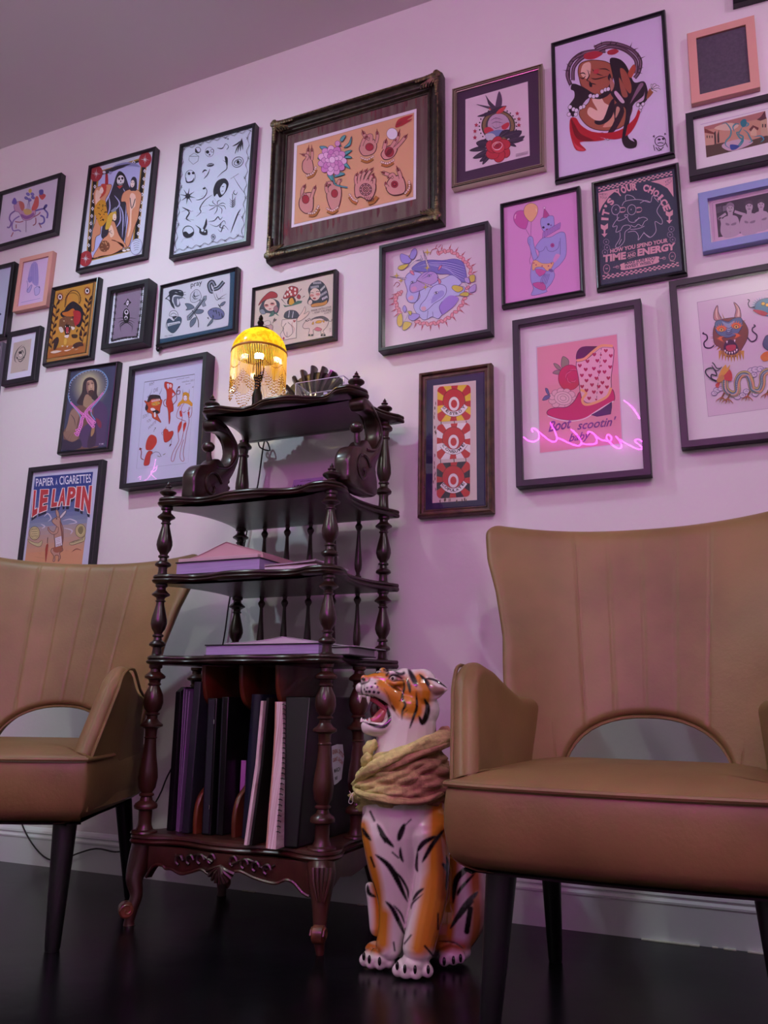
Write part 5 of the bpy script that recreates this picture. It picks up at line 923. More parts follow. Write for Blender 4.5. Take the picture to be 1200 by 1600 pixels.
A.out(R_, R2, 4, [(520, 380), (560, 385), (600, 400), (595, 450), (610, 470), (630, 510), (590, 550), (605, 620), (605, 680), (575, 700), (575, 760), (562, 820), (555, 700), (545, 650), (530, 600), (540, 540), (535, 470), (515, 430)], 3); A.fill('#ccd2ee', [(540, 400), (562, 400), (560, 440), (548, 450)], 2); A.fill('#ccd2ee', [(600, 490), (620, 510), (595, 530)], 2); A.ell('#e6c8c4', 578, 420, 14, 20)
A.line(R2, 7, [(540, 640), (510, 620), (508, 580), (530, 560)], 5); A.line(R2, 7, [(600, 620), (640, 570), (640, 520), (645, 480), (675, 470), (670, 505), (640, 500), (650, 450), (670, 425)], 6); A.fill(R2, [(680, 420), (655, 430), (668, 450)])
A.fill('#d9a030', [(650, 640), (660, 600), (700, 560), (705, 500), (740, 485), (775, 510), (770, 560), (805, 600), (800, 635), (760, 610), (720, 600), (690, 610)], 3); A.ell('#e6dcec', 732, 548, 22, 32, lc=R2, wd=3); A.line(D, 6, [(708, 500), (706, 455)], 0, 1); A.line(D, 6, [(770, 500), (775, 450)], 0, 1)
for x in (722, 744): A.ell(D, x, 545, 4, 3)
A.line('#c23c2e', 5, [(726, 570), (740, 568)], 0)
for p in ([(690, 620), (665, 650), (640, 740), (690, 770), (740, 790)], [(800, 640), (800, 700), (780, 750), (760, 740)], [(720, 600), (690, 660), (700, 740), (690, 800), (655, 850), (660, 950), (660, 1000), (600, 1120), (585, 1195), (610, 1200), (640, 1100), (690, 1000), (720, 860)], [(770, 640), (765, 720), (770, 800), (745, 900), (730, 1000), (710, 1120), (720, 1190), (700, 1205), (675, 1160), (690, 1060), (715, 980)], [(700, 690), (720, 700), (735, 680)], [(755, 680), (780, 660), (780, 640)]): A.line('#a04c5c', 5, p, 5)
for p in ([(665, 820), (695, 790), (690, 850), (655, 915)], [(712, 820), (742, 800), (735, 850), (712, 905)], [(672, 690), (690, 680), (700, 730), (680, 740)], [(755, 700), (775, 690), (770, 745)]): A.fill(R_, p, 3)
A.out(R_, R2, 4, [(515, 1005), (503, 900), (520, 868), (550, 880), (560, 900), (600, 890), (605, 925), (570, 985)], 3); A.line('#77708c', 4, [(590, 960), (585, 1020), (575, 1050)], 4); A.fill('#5c3040', [(562, 1058), (575, 1022), (590, 1032)]); A.line('#77708c', 4, [(505, 900), (485, 910), (495, 935)], 4); A.line('#c87040', 5, [(525, 870), (532, 845)], 0)
A.out(R_, R2, 4, [(300, 1240), (320, 1150), (350, 1100), (390, 1110), (370, 1150), (358, 1230), (330, 1250)], 3); A.line(R2, 8, [(300, 1190), (270, 1170), (275, 1110), (262, 1075)], 5); A.fill(R2, [(250, 1090), (258, 1062), (285, 1078)])
A.fill(R_, [(320, 1080), (330, 990), (370, 930), (425, 950), (435, 1010), (400, 1070), (370, 1090)], 3)
A.line('#55586c', 4, [(385, 1130), (420, 1108), (460, 1118), (480, 1160)], 5); A.line('#7c7c50', 5, [(440, 1150), (470, 1160)], 0); A.line('#7c7c50', 5, [(500, 1140), (525, 1125)], 0)
F.done(A)

# 26 rabbit poster
F = Frame('framed_picture', 'black framed LE LAPIN poster with a standing rabbit behind the left armchair', [(44.3, 730), (161.3, 718.3), (141, 898), (23.8, 905)], .028, .02, M_blkm)
A = F.art(); F.inset(A, '#ccd0ea', 0); A.zz(20, 710, 8)
TL_, TR, BR_, BL_ = (280, 282), (1005, 218), (850, 1500), (125, 1550)
for k in range(24):
    t0, t1 = k/24, (k+1)/24
    if t0 < .5: u = t0/.5; c = (lerp(0x22, 0x9a, u**1.4), lerp(0x3a, 0xa4, u**1.4), lerp(0x8c, 0xb8, u))
    else: u = min((t0-.5)/.25, 1); c = (lerp(0xb0, 0xd8, u), lerp(0xa0, 0xa0, u), lerp(0xa4, 0x78, u))
    f = lambda t, s_: (lerp(TL_[0], BL_[0], t) if s_ == 0 else lerp(TR[0], BR_[0], t), lerp(TL_[1], BL_[1], t) if s_ == 0 else lerp(TR[1], BR_[1], t))
    A.fill('#%02x%02x%02x' % tuple(int(q) for q in c), [f(t0, 0), f(t0, 1), f(t1, 1), f(t1, 0)])
for p in ([(620, 830), (720, 810), (800, 850), (700, 870)], [(640, 920), (740, 950), (720, 1000)], [(390, 780), (440, 740), (480, 800), (440, 840)], [(350, 870), (400, 900), (360, 930)]): A.line('#d4cfe0', 16, p, 5, 2)
A.tx('#eef0ff', 'PAPIER', 290, 402, 512, 385, 98, .01, 0); A.tx('#eef0ff', 'À', 535, 382, 560, 380, 78, .01); A.tx('#eef0ff', 'CIGARETTES', 585, 382, 978, 352, 108, .01)
letters = [('L', 240, 305, 450, 450, 785, 740), ('E', 325, 425, 440, 438, 735, 695), ('L', 480, 552, 432, 430, 662, 650), ('A', 565, 655, 425, 420, 650, 640), ('P', 672, 770, 412, 405, 640, 640), ('I', 780, 838, 403, 400, 662, 672), ('N', 850, 968, 400, 392, 690, 745)]
for ch, x0, x1, t0, t1, b0, b1 in letters:
    ln = 26
    for (dx, dy, c) in ((-6, 46, '#141838'), (-5, 34, '#141838'), (-3, 20, '#141838')): A.text(c, ch, [(x0+ln+dx, t0+dy), (x1+ln+dx, t1+dy), (x1+dx, b1+dy), (x0+dx, b0+dy)], .05)
    for dx, dy in ((-9, -6), (9, -6), (-9, 7), (9, 7)): A.text('#efe6ea', ch, [(x0+ln+dx, t0+dy), (x1+ln+dx, t1+dy), (x1+dx, b1+dy), (x0+dx, b0+dy)], .05)
    A.text('#c83c42', ch, [(x0+ln, t0), (x1+ln, t1), (x1, b1), (x0, b0)], .05)
for cx, cy in ((275, 985), (850, 955)): A.ell('#d3c690', cx, cy, 66, 84, lc='#4c4630', wd=6); A.ell(None, cx, cy, 50, 66, lc='#7c7450', wd=4)
for k in range(4): A.line('#4c4630', 5, [(235+k*2, 940+k*28), (310, 935+k*28)], 0)
A.fill('#8a8258', [(830, 910), (870, 900), (885, 950), (860, 1000), (830, 985), (815, 950)], 3)
A.out('#c9bf90', '#4c4630', 4, [(190, 1060), (240, 1090), (320, 1110), (370, 1070), (365, 1130), (320, 1155), (220, 1110)], 2); A.out('#c9bf90', '#4c4630', 4, [(710, 1110), (790, 1080), (870, 1050), (905, 1020), (900, 1080), (820, 1110), (740, 1135)], 2); A.tx('#4c4630', 'MEDAILLE', 730, 1118, 880, 1068, 24)
RB, RD_ = '#c49a86', '#5a3230'
A.out(RB, RD_, 6, [(560, 790), (540, 720), (550, 690), (575, 720), (585, 780)]); A.out('#d9d0d8', RD_, 5, [(590, 780), (640, 720), (670, 700), (660, 740), (605, 800)])
A.out(RB, RD_, 6, [(495, 825), (540, 790), (590, 790), (605, 850), (630, 920), (635, 1040), (620, 1150), (630, 1200), (590, 1230), (600, 1290), (570, 1340), (580, 1280), (560, 1260), (530, 1270), (530, 1330), (505, 1335), (515, 1270), (480, 1220), (490, 1180), (530, 1150), (520, 1020), (530, 960), (550, 900), (530, 880), (500, 850)])
A.fill('#8a5a50', [(590, 820), (615, 900), (630, 1020), (618, 1150), (600, 1150), (610, 1000), (595, 900)], 3); A.fill('#a8684c', [(520, 1160), (610, 1150), (620, 1200), (560, 1230), (510, 1210)], 3)
A.out(RB, RD_, 5, [(440, 930), (450, 910), (470, 950), (520, 970), (550, 910), (575, 920), (560, 985), (500, 1000), (455, 965)]); A.ell('#241a24', 552, 805, 8)
A.out('#e4dcec', '#7c6a80', 4, [(530, 1045), (612, 1020), (622, 1135), (540, 1160)], 0); A.tx('#a05060', 'DUC', 552, 1150, 612, 1132, 26, .01)
for k in range(3): A.line('#b08a9c', 4, [(545, 1062+k*20), (600, 1046+k*20)], 0)
A.fill('#a84434', [(430, 1120), (448, 1140), (420, 1330), (410, 1325), (410, 1180)], 2); A.line(RD_, 7, [(435, 1110), (440, 1040)], 0)
for p in ([(280, 1280), (400, 1300)], [(660, 1200), (700, 1210)], [(740, 1220), (800, 1180), (860, 1200)], [(330, 1240), (360, 1245)]): A.line('#8c5c48', 10, p, 4, 2)
F.done(A)
# ---------------------------------------------------------------- whatnot shelf
M_wood = mat('dark_mahogany', '#38211a', .33, col2='#20110d', nscale=14, stretch=(1, 1, .25), bump=.15, bscale=70, spec=.5, coat=.35, coatr=.2)
M_wood2 = mat('red_mahogany', '#4e2a1f', .34, col2='#321811', nscale=16, stretch=(1, 1, .3), spec=.5, coat=.3, coatr=.2)
def lift(mb, par):
    org = par.location if par.parent is None else par.parent.location
    mb.v = [(a-org[0], b_-org[1], c-org[2]) for a, b_, c in mb.v]; return mb
def part(mb, name, m, par, **k): return recalc(lift(mb, par).build(name, m, par, **k))
XL, XR, YF, YR = -1.632, -1.055, 2.02, 2.385
XB = -1.598      # back left corner post
SH = empty('etagere_shelf', (-1.343, 2.2, 0), 'carved dark wood tiered whatnot shelf with turned posts between the two armchairs', 'shelf')
def outline(xl, xr, yf, yr, lob=.04, tip=.042, sh=.032):
    c = (xl+xr)/2; a = (xr-xl)/2; P = []
    fr = [(-1.03, -.9), (-.92, -1.0), (-.8, -.85), (-.62, -.1), (-.42, -.15), (-.2, -.75), (0, -.9), (.2, -.75), (.42, -.15), (.62, -.1), (.8, -.85), (.92, -1.0), (1.03, -.9)]
    P = [(c+u*a, yf+v*lob) for u, v in fr]
    d = yr-yf
    sd = [(.034, .02), (.030, .14), (.006, .30), (-.006, .50), (.002, .72), (.018, .88), (tip, 1.03)]
    P = [(c-a-o*(1 if t < .2 else .8)+sh*t, yf+d*t) for o, t in sd[::-1]]+P+[(c+a+o, yf+d*t) for o, t in sd]
    q = cr(P, 4); q += [(c+a+tip, yr+.045), (c-a-tip*.8+sh, yr+.045)]
    return q
def plate(zt, o, name='shelf_board', th=.026, m=None):
    b = MB(); b.layers(o, [(.03, zt-th), (.012, zt-th), (.003, zt-th+.004), (.0, zt-th+.009), (.003, zt-th+.0135), (.007, zt-th+.015), (.003, zt-th+.019), (.004, zt-.003), (.008, zt)])
    return part(b, name, m or M_wood, SH, angle=40)
Z1, Z2, Z3, Z4, Z5 = .236, .736, .979, 1.221, 1.545
plate(Z2, outline(XL, XR, YF, YR)); plate(Z3, outline(XL, XR, YF, YR)); plate(Z4, outline(XL, XR, YF, YR))
TL5, TR5, TY5 = -1.565, -1.04, 2.135
plate(Z5, outline(TL5, TR5, TY5, YR, lob=.052, sh=-.02))
plate(Z1, outline(XL-.006, XR+.012, YF-.012, YR, lob=.03, tip=.03), 'base_board', .028, M_wood2)
U = .00192
UP = [(10, 0), (7.5, 3), (6.8, 12), (7.2, 15), (12.5, 18), (13, 20), (12, 23), (6.8, 27), (6, 32), (8.5, 33.5), (8.7, 35), (8.5, 36.5), (6.2, 38), (6.8, 41), (10.5, 47), (12.7, 56), (12.3, 63), (10.3, 73), (7.8, 84), (6.5, 90), (6.2, 94), (8, 95.5), (8, 97), (6.3, 98.5), (7, 102), (10, 104), (14, 106.5), (14.3, 108.5), (12, 111), (7.2, 116), (7, 120), (9.5, 122), (9.5, 126)]
LP = [(20, 0), (19, 3), (13, 5), (10.5, 12), (10, 17), (10, 36), (10.5, 37), (17, 40), (17.5, 44), (16, 48), (9.5, 53), (8.2, 59), (11, 61), (11.3, 63.5), (8.2, 66), (12.5, 74), (14.8, 91), (13.6, 106), (10.5, 128), (8.8, 150), (8.6, 157), (10, 159), (8.6, 161), (9, 172), (10, 175), (17, 178.5), (17, 182), (11, 187), (8, 192), (8.2, 197), (11.2, 199), (11.2, 201), (8.5, 203), (12.8, 209), (15.2, 220), (14.2, 233), (10, 244), (8, 249), (10, 251), (10, 253), (8.5, 255), (9.5, 260), (15.5, 262.5), (16, 266), (14, 269), (8, 274), (7.5, 279), (10, 281), (10.5, 286)]
TP = [(9.5, 0), (8, 3), (7.2, 18), (7.6, 22), (12.2, 25), (12.6, 28), (11, 31), (6.6, 35), (6.2, 39), (8.5, 40.5), (8.5, 42), (6.5, 44), (9, 49), (11.4, 57), (11.2, 66), (9.3, 82), (7.2, 105), (6.6, 112), (9, 114), (9, 116), (7, 118), (8, 126), (12.8, 129), (13.2, 132), (11, 135), (8, 138), (8, 142)]
SP = [(4.6, 0), (4.4, 2), (2.8, 3), (3, 6), (5.2, 8.5), (5.2, 10), (3, 12), (3, 14), (5.4, 19), (6, 25), (5.2, 34), (3.6, 50), (2.9, 60), (2.7, 66), (4, 68), (5.8, 71), (5.5, 73), (3, 76), (3.8, 79), (4.6, 80)]
FN = [(9, 0), (8, 1.5), (6.6, 3), (6.8, 5), (9.5, 7), (13.2, 10), (13.6, 12), (12, 14), (7, 16.3), (4, 17.5), (3.8, 19), (6, 20.2), (6.2, 21.3), (4, 23), (2.6, 24.4), (3.4, 25.4), (3.2, 26.3), (1.6, 28.5), (.6, 31)]
def post(x, y, z0, z1, prof, name='turned_post', s=U, m=None, n=20):
    h = prof[-1][1]; b = MB(); b.lathe([(r*s, z0+(z1-z0)*t/h) for r, t in prof], (x, y, 0), n); return part(b, name, m or M_wood, SH)
e = .0005
for z0, z1 in ((Z2, Z3), (Z3, Z4)):
    for x, y in ((XL, YF), (XR, YF), (XB, YR), (XR+.005, YR)): post(x, y, z0+e, z1-.026-e, UP)
    for k in range(5): post(lerp(XB, XR, (k+1)/6), YR+.012, z0+e, z1-.026-e, SP, 'spindle', .0021, n=12)
for x, y in ((XL, YF), (XR, YF), (XL, 2.225), (XR+.002, 2.225), (XB, YR), (XR+.005, YR)): post(x, y, Z1+e, Z2-.026-e, LP, m=M_wood2)
for x in (XB-.005, XR+.003): post(x, YR, Z4+e, Z5-.026-e, TP, s=.0021)
for x, y, z in ((XL, YF, Z4), (XR, YF, Z4), (TL5-.005, TY5, Z5), (TR5+.002, TY5, Z5), (XR+.003, YR, Z5), (XB-.005, YR, Z5)):
    b = MB(); b.lathe([(r*U, z+.0005+t*.00185) for r, t in FN], (x, y, 0), 20); part(b, 'finial', M_wood, SH)
# scroll brackets carrying the top board
for x in (TL5-.012, TR5+.004):
    b = MB()
    ol = cr([(2.225, Z4+.001), (2.245, Z4+.04), (2.235, Z4+.075), (2.232, Z4+.1), (2.262, Z4+.145), (2.285, Z4+.20), (2.275, Z4+.245), (2.235, Z4+.278), (2.19, Z4+.2975), (2.14, Z4+.2975), (2.128, Z4+.275), (2.145, Z4+.255), (2.17, Z4+.262), (2.225, Z4+.262), (2.252, Z4+.225), (2.246, Z4+.18), (2.215, Z4+.148), (2.175, Z4+.165), (2.15, Z4+.16), (2.12, Z4+.135), (2.075, Z4+.12), (2.045, Z4+.085), (2.045, Z4+.045), (2.062, Z4+.001)], 3, True)
    R = []
    for dx, ins in ((-.026, .006), (-.023, .002), (-.014, 0), (.014, 0), (.023, .002), (.026, .006)):
        n = len(ol); r = []
        for i in range(n):
            t = Vector(ol[(i+1) % n])-Vector(ol[i-1]); t.normalize(); r.append((x+dx, ol[i][0]-t.y*ins, ol[i][1]+t.x*ins))
        R.append(r)
    b.rings(R); sb = part(b, 'scroll_bracket', M_wood, SH, angle=50)
    for sx in (-1, 1):
        b = MB(); sp = [(x+sx*.0265, 2.135+(.062-.0052*k)*cos(k*.62+.4)*.9, Z4+.062+(.058-.0048*k)*sin(k*.62+.4)) for k in range(12)]
        b.tube(cr(sp, 3), .0055, 6); b.tube(cr([(x+sx*.025, 2.16, Z4+.135), (x+sx*.026, 2.22, Z4+.15), (x+sx*.026, 2.262, Z4+.2), (x+sx*.026, 2.25, Z4+.25), (x+sx*.024, 2.19, Z4+.28)], 4), .005, 6); part(b, 'carved_scroll', M_wood, sb)
    b = MB(); b.tube(cr([(x, 2.155, Z4+.13), (x, 2.145, Z4+.165), (x, 2.142, Z4+.19)], 3), [.014, .012, .011, .01, .009, .009, .01], 10); b.ball((x, 2.138, Z4+.2), .0185, 12, (1.25, 1, 1)); part(b, 'carved_knob', M_wood, sb)
    b = MB()
    for k in range(5): b.ball((x, 2.247+.004*(k % 2), Z4+.02+k*.022), .012, 8, (1.4, .7, .8))
    part(b, 'carved_leaf_edge', M_wood, sb)
# apron, carving and cabriole legs
def xs(u, v, Y): return atY(u, v, Y)
FY = 2.0
bot = [(232, 1372), (244, 1354), (258, 1353), (264, 1358), (274, 1359), (288, 1366), (302, 1364), (320, 1359), (332, 1366), (345, 1372), (356, 1366), (370, 1363), (382, 1362), (400, 1371), (420, 1378), (436, 1381), (450, 1376), (462, 1380), (476, 1396), (486, 1402)]
P = [xs(u, v, FY) for u, v in bot]; q = cr([(p.x, p.z) for p in P], 4); b = MB()
R = [[(x, FY+.018-.012*math.cos((x+1.34)/.3*1.5), z), (x, FY-.002-.012*math.cos((x+1.34)/.3*1.5), z+.002), (x, FY-.004-.012*math.cos((x+1.34)/.3*1.5), z+.006), (x, FY-.004-.012*math.cos((x+1.34)/.3*1.5), Z1-.0285), (x, FY+.018, Z1-.0285)] for x, z in q]
b.rings(R); part(b, 'carved_apron', M_wood2, SH, angle=50)
b = MB(); b.tube([(x, FY-.007-.012*math.cos((x+1.34)/.3*1.5), z+.004) for x, z in q], .0042, 6)
part(b, 'apron_bead', M_wood2, SH)
b = MB(); c = xs(345, 1352, FY-.025)
for k in range(9):
    a = math.radians(-158+k*17); tip = Vector((c.x+.046*cos(a)*1.0, c.y+.002, c.z+.045*sin(a)))
    b.tube([c, (Vector(c)+tip)/2+Vector((0, -.007, 0)), tip], [.003, .0062, .0075], 6, .7)
for sx in (-1, 1):
    for j in range(4): b.tube(cr([(c.x+sx*(.035+.035*j)+.012*cos(t), FY-.019-.003*j*0, c.z+.012-.004*j+.012*sin(t)) for t in (0, 1.2, 2.4, 3.6, 4.6)], 3), [.0045]*13, 6)
    b.tube(cr([(c.x+sx*.03, FY-.02, c.z+.005), (c.x+sx*.08, FY-.018, c.z+.02), (c.x+sx*.13, FY-.014, c.z+.0), (c.x+sx*.16, FY-.011, c.z+.012)], 4), .004, 6)
part(b, 'carved_shell', M_wood, SH)
def leg(pts, scroll, name='cabriole_leg'):
    b = MB(); q = cr([tuple(p)+(r,) for p, r in pts], 4); b.tube([Vector(p[:3]) for p in q], [p[3] for p in q], 14); lg = part(b, name, M_wood2, SH)
    s, ax, r = scroll; b = MB(); A_ = Vector(ax).normalized(); b.tube([s-A_*.016, s-A_*.012, s+A_*.012, s+A_*.016], [r*.8, r, r, r*.8], 16)
    u_ = Vector((0, 0, 1)); w_ = A_.cross(u_)
    for sg in (-1, 1): b.tube([s+A_*sg*.0165+(w_*cos(k*.7)+u_*sin(k*.7))*(r*.85-k*r*.07) for k in range(11)], .0028, 6)
    part(b, 'scroll_foot', mat('worn_scroll', '#7c4a2a', .35, col2='#4a2417', nscale=30, coat=.3) if 'worn_scroll' not in bpy.data.materials else bpy.data.materials['worn_scroll'], lg)
    return lg
a0 = atY(222, 1332, 2.03); 
fl = [(Vector((XL-.002, 2.03, Z1-.028)), .036), (xs(216, 1352, 2.015), .031), (xs(210, 1374, 2.0), .024), (xs(213, 1398, 1.995), .0175), (xs(207, 1418, 1.985), .016), (Vector((-1.628, 1.98, .012)), .014), (Vector((-1.628, 1.98, .0005)), .016)]
leg(fl, (xs(197, 1421, 1.972), (.75, -.66, 0), .0215))
fr = [(Vector((XR-.002, 2.02, Z1-.028)), .036), (xs(503, 1364, 2.0), .036), (xs(502, 1388, 1.99), .030), (xs(501, 1415, 1.98), .0225), (xs(500, 1440, 1.975), .018), (xs(499, 1468, 1.97), .0145), (Vector((atZ(500, 1492, 0).x, atZ(500, 1492, 0).y, .0005)), .010)]
leg(fr, (xs(498, 1460, 1.958), (.98, .2, 0), .0215))
b = MB()
for k in (-2, -1, 0, 1, 2): b.tube(cr([xs(503+k*7, 1356, 1.964), xs(502+k*6, 1380, 1.958), xs(501+k*2.5, 1410, 1.956)], 4), [.005, .0055, .005, .005, .0045, .004, .0035, .003, .002], 6)
part(b, 'carved_leaf', M_wood2, SH)
for x in (XL+.02, XR-.01): leg([(Vector((x, YR-.01, Z1-.028)), .034), (Vector((x-.01, YR, .15)), .028), (Vector((x, YR, .08)), .017), (Vector((x+.01, YR, .02)), .014), (Vector((x+.01, YR, .0005)), .015)], (Vector((x+.01, YR+.012, .035)), (.9, .3, 0), .017))
b = MB(); 
for sx, x in ((-1, XL-.006), (1, XR+.006)): 
    b = MB(); R = [[(x-.009, y, z), (x+.009, y, z), (x+.009, y, Z1-.0285), (x-.009, y, Z1-.0285)] for y, z in ((2.05, .13), (2.1, .155), (2.17, .145), (2.22, .15), (2.28, .16), (2.33, .15), (2.36, .12))]; b.rings(R); part(b, 'side_apron', M_wood2, SH)
# crest on the top board
b = MB(); cx, cy, cz = -1.335, 2.405, Z5+.055
for k in range(13):
    a = math.radians(-12+k*17); r = .150*(1-.14*abs(k-6)/6); tip = Vector((cx+r*cos(a)*1.0, cy-.002, cz+.018+r*sin(a)*.98)); st = Vector((cx+.03*cos(a), cy+.004, cz+.02*sin(a)))
    b.tube([st, (st+tip)/2+Vector((0, -.012, 0)), tip, tip+(tip-st)*.03], [.006, .0145, .0205, .011], 8, .5)
b.ball((cx, cy, cz+.01), .03, 12, (1.1, .5, 1)); b.rings([[(cx+.135*cos(a)*s_, cy+dy, cz+.012+.135*sin(a)*s_) for a in [math.radians(-14+208*i/24) for i in range(25)]]+[(cx, cy+dy, cz-.03)] for s_, dy in ((.97, .010), (1, .006), (1, -.002), (.96, -.006))]); cs = part(b, 'crest_shell', mat('carved_crest_wood', '#33221a', .3, col2='#1a100d', nscale=30, coat=.5), SH)
M_cr = bpy.data.materials['carved_crest_wood']
for sx in (-1, 1):
    b = MB(); b.tube(cr([(cx+sx*.05, cy-.006, cz+.02), (cx+sx*.075, cy-.014, cz+.035), (cx+sx*.095, cy-.014, cz+.015), (cx+sx*.08, cy-.014, cz-.005), (cx+sx*.062, cy-.014, cz+.008)], 4), .009, 8)
    ol = [(cx+sx*.02, Z5+.001), (cx+sx*.22, Z5+.001), (cx+sx*.19, Z5+.022), (cx+sx*.14, Z5+.055), (cx+sx*.10, Z5+.085), (cx+sx*.02, Z5+.075)]
    b.rings([[(x, cy-.008, z) for x, z in ol], [(x, cy+.008, z) for x, z in ol]])
    for k in range(7): t = k/6; x = cx+sx*lerp(.10, .215, t); z = Z5+lerp(.100, .014, t); b.ball((x, cy-.003, z), .0135, 7, (1, .6, 1)); b.ball((x-sx*.008, cy-.01, z-.012), .008, 7, (1, .6, 1))
    part(b, 'crest_foliage', M_cr, SH, angle=50)
# dividers
M_div = mat('divider_wood', '#6b3317', .4, col2='#431c0e', nscale=12, stretch=(1, 1, .3), coat=.2)
for x in (-1.488, -1.357, -1.235):
    pr_ = [(2.40, Z1+e), (2.062, Z1+e), (2.06, Z1+.05), (2.075, Z1+.10), (2.12, Z1+.135), (2.17, Z1+.17), (2.20, Z1+.24), (2.19, Z1+.30), (2.15, Z1+.335), (2.09, Z1+.365), (2.066, Z1+.41), (2.06, Z1+.473), (2.40, Z1+.473)]
    fr_ = cr(pr_[1:-1], 4); ol = [pr_[0]]+fr_+[pr_[-1]]
    b = MB(); b.rings([[(x+dx, y+(ins if i not in (0, len(ol)-1) else 0), z) for i, (y, z) in enumerate(ol)] for dx, ins in ((-.0075, .003), (-.004, 0), (.004, 0), (.0075, .003))]); part(b, 'wavy_divider', M_div, SH, angle=50)
# ---------------------------------------------------------------- armchairs
M_lea = mat('tan_leather', '#8f7648', .46, col2='#735b36', nscale=3.2, bump=.22, bscale=110, spec=.45, detail=7)
M_legb = mat('black_leg', '#0d0d10', .35, spec=.5)
M_bot = mat('seat_underside', '#1a1613', .9)
def armchair(loc, rz, label):
    e = empty('armchair', loc, label, 'armchair', 'matching tan leather wing armchairs', (0, 0, rz))
    hw = lambda z: float(np.interp(z, [.28, .44, .55, .66, .78, .90, .99, 1.08], [.27, .285, .315, .330, .340, .368, .398, .412]))
    # back shell
    SEAM = (-.172, -.086, 0, .086, .172)
    def mid(x, z, w):
        u = x/w; y = .185+.155*max(z-.44, 0)/.6; return y-.115*abs(u)**2.4*(1-.25*max(0, min(1, (z-.7)/.35)))
    NS, NT = 220, 44
    # parameter columns gathered so that the seams and rims are crisp
    cs = [-1+2*i/NS for i in range(NS+1)]; cs = [math.copysign(1-(1-abs(c))**1.0, c) for c in cs]
    cs = [sin(c*pi/2)*.55+c*.45 for c in cs]
    ts = [.5-.5*cos(pi*i/NT) for i in range(NT+1)]
    F_, B_ = [], []
    for s in cs:
        ax = abs(s); zt = 1.070+.032*ax**2.2
        if ax > .90: zt -= .045*(1-sqrt(max(0, 1-((ax-.90)/.10)**2)))
        xa = abs(s)*.30; zb = .33
        if xa < .205: zb = .40+.185*sqrt(max(0, 1-(xa/.205)**2.3))
        zb = .33 if xa >= .205 else max(.36, zb)
        cf, cb = [], []
        H = zt-zb
        for t in ts:
            z = zb+t*H; w = hw(z); x = s*w
            f = lambda d, r: sqrt(max(0, 1-(1-min(d/r, 1))**2))
            th = .062*f((1-ax)*w, .035)*f((1-t)*H, .035)*(f(t*H, .02) if xa < .205 else 1)
            g = sum(math.exp(-((x-q*lerp(.80, 1.0, (z-.55)/.5))/.0035)**2) for q in SEAM)*.0028*min(1, max(0, (1-t)*H/.02))
            ym = mid(x, z, w); cf.append((x, ym-th/2+(g if th > .03 else 0), z)); cb.append((x, ym+th/2, z))
        F_.append(cf); B_.append(cb)
    b = MB(); n = NT+1; vs = [p for c in F_ for p in c]+[p for c in B_ for p in c]; o = len(F_)*n; fs = []
    for i in range(NS):
        for j in range(NT):
            a = i*n+j; fs.append((a, a+n, a+n+1, a+1)); fs.append((o+a, o+a+1, o+a+n+1, o+a+n))
        fs.append((i*n, o+i*n, o+(i+1)*n, (i+1)*n)); a = i*n+NT; fs.append((a, a+n, o+a+n, o+a))
    for i in (0, NS):
        for j in range(NT): a = i*n+j; fs.append((a, a+1, o+a+1, o+a) if i == 0 else (a, o+a, o+a+1, a+1))
    b.add(vs, fs); back = b.build('backrest', M_lea, e, angle=80)
    b = MB(); arch = []
    for k in range(25):
        x = -.2*cos(pi*k/24)*.985; xa = min(abs(x)*1.0, .2049)/1.0
        zb = .40+.185*sqrt(max(0, 1-(abs(-cos(pi*k/24))*.985)**2.3)); w = hw(zb); arch.append((-cos(pi*k/24)*.985*.205/.30*w, mid(x, zb, w)-.018, zb-.001))
    b.tube(arch, .0042, 6); b.build('piping', M_lea, back)
    for q in (-.172, .172):
        b = MB(); b.tube([(q*lerp(.80, 1.0, (z-.55)/.5), mid(q*lerp(.80, 1.0, (z-.55)/.5), z, hw(z))-.0285, z) for z in [.60+.43*k/12 for k in range(13)]], .0014, 5); b.build('stitched_seam', M_lea, back)
    # seat
    ol = []
    for x, y in cr([(-.306, -.335), (-.2, -.353), (0, -.362), (.2, -.353), (.306, -.335), (.328, -.312), (.327, -.2), (.315, 0), (.300, .16), (.27, .235), (.1, .25), (-.1, .25), (-.27, .235), (-.300, .16), (-.315, 0), (-.327, -.2), (-.328, -.312)], 4, True): ol.append((x, y))
    b = MB(); b.layers(ol, [(.09, .300), (.06, .302), (.036, .309), (.017, .320), (.006, .336), (.001, .356), (-.003, .38), (-.002, .42), (.002, .448), (.006, .456), (.010, .4575)], dome=None); st = b.build('seat', M_lea, e, angle=60)
    b = MB(); b.layers(ol, [(.010, .455), (.006, .4605), (.010, .466), (.03, .4735)], dome=.022); b.build('seat_cushion', M_lea, e, angle=60)
    b = MB(); b.tube([(x*1.003, y*1.003, .4595) for x, y in ol[:28]+[] if True][0:26], .0052, 7); b.tube([(x, y, .4595) for x, y in ol[44:]+ol[:2]], .0052, 7); b.build('piping', M_lea, st)
    b = MB(); b.layers(ol, [(.05, .2965), (.05, .301)]); b.build('underside_cloth', M_bot, e)
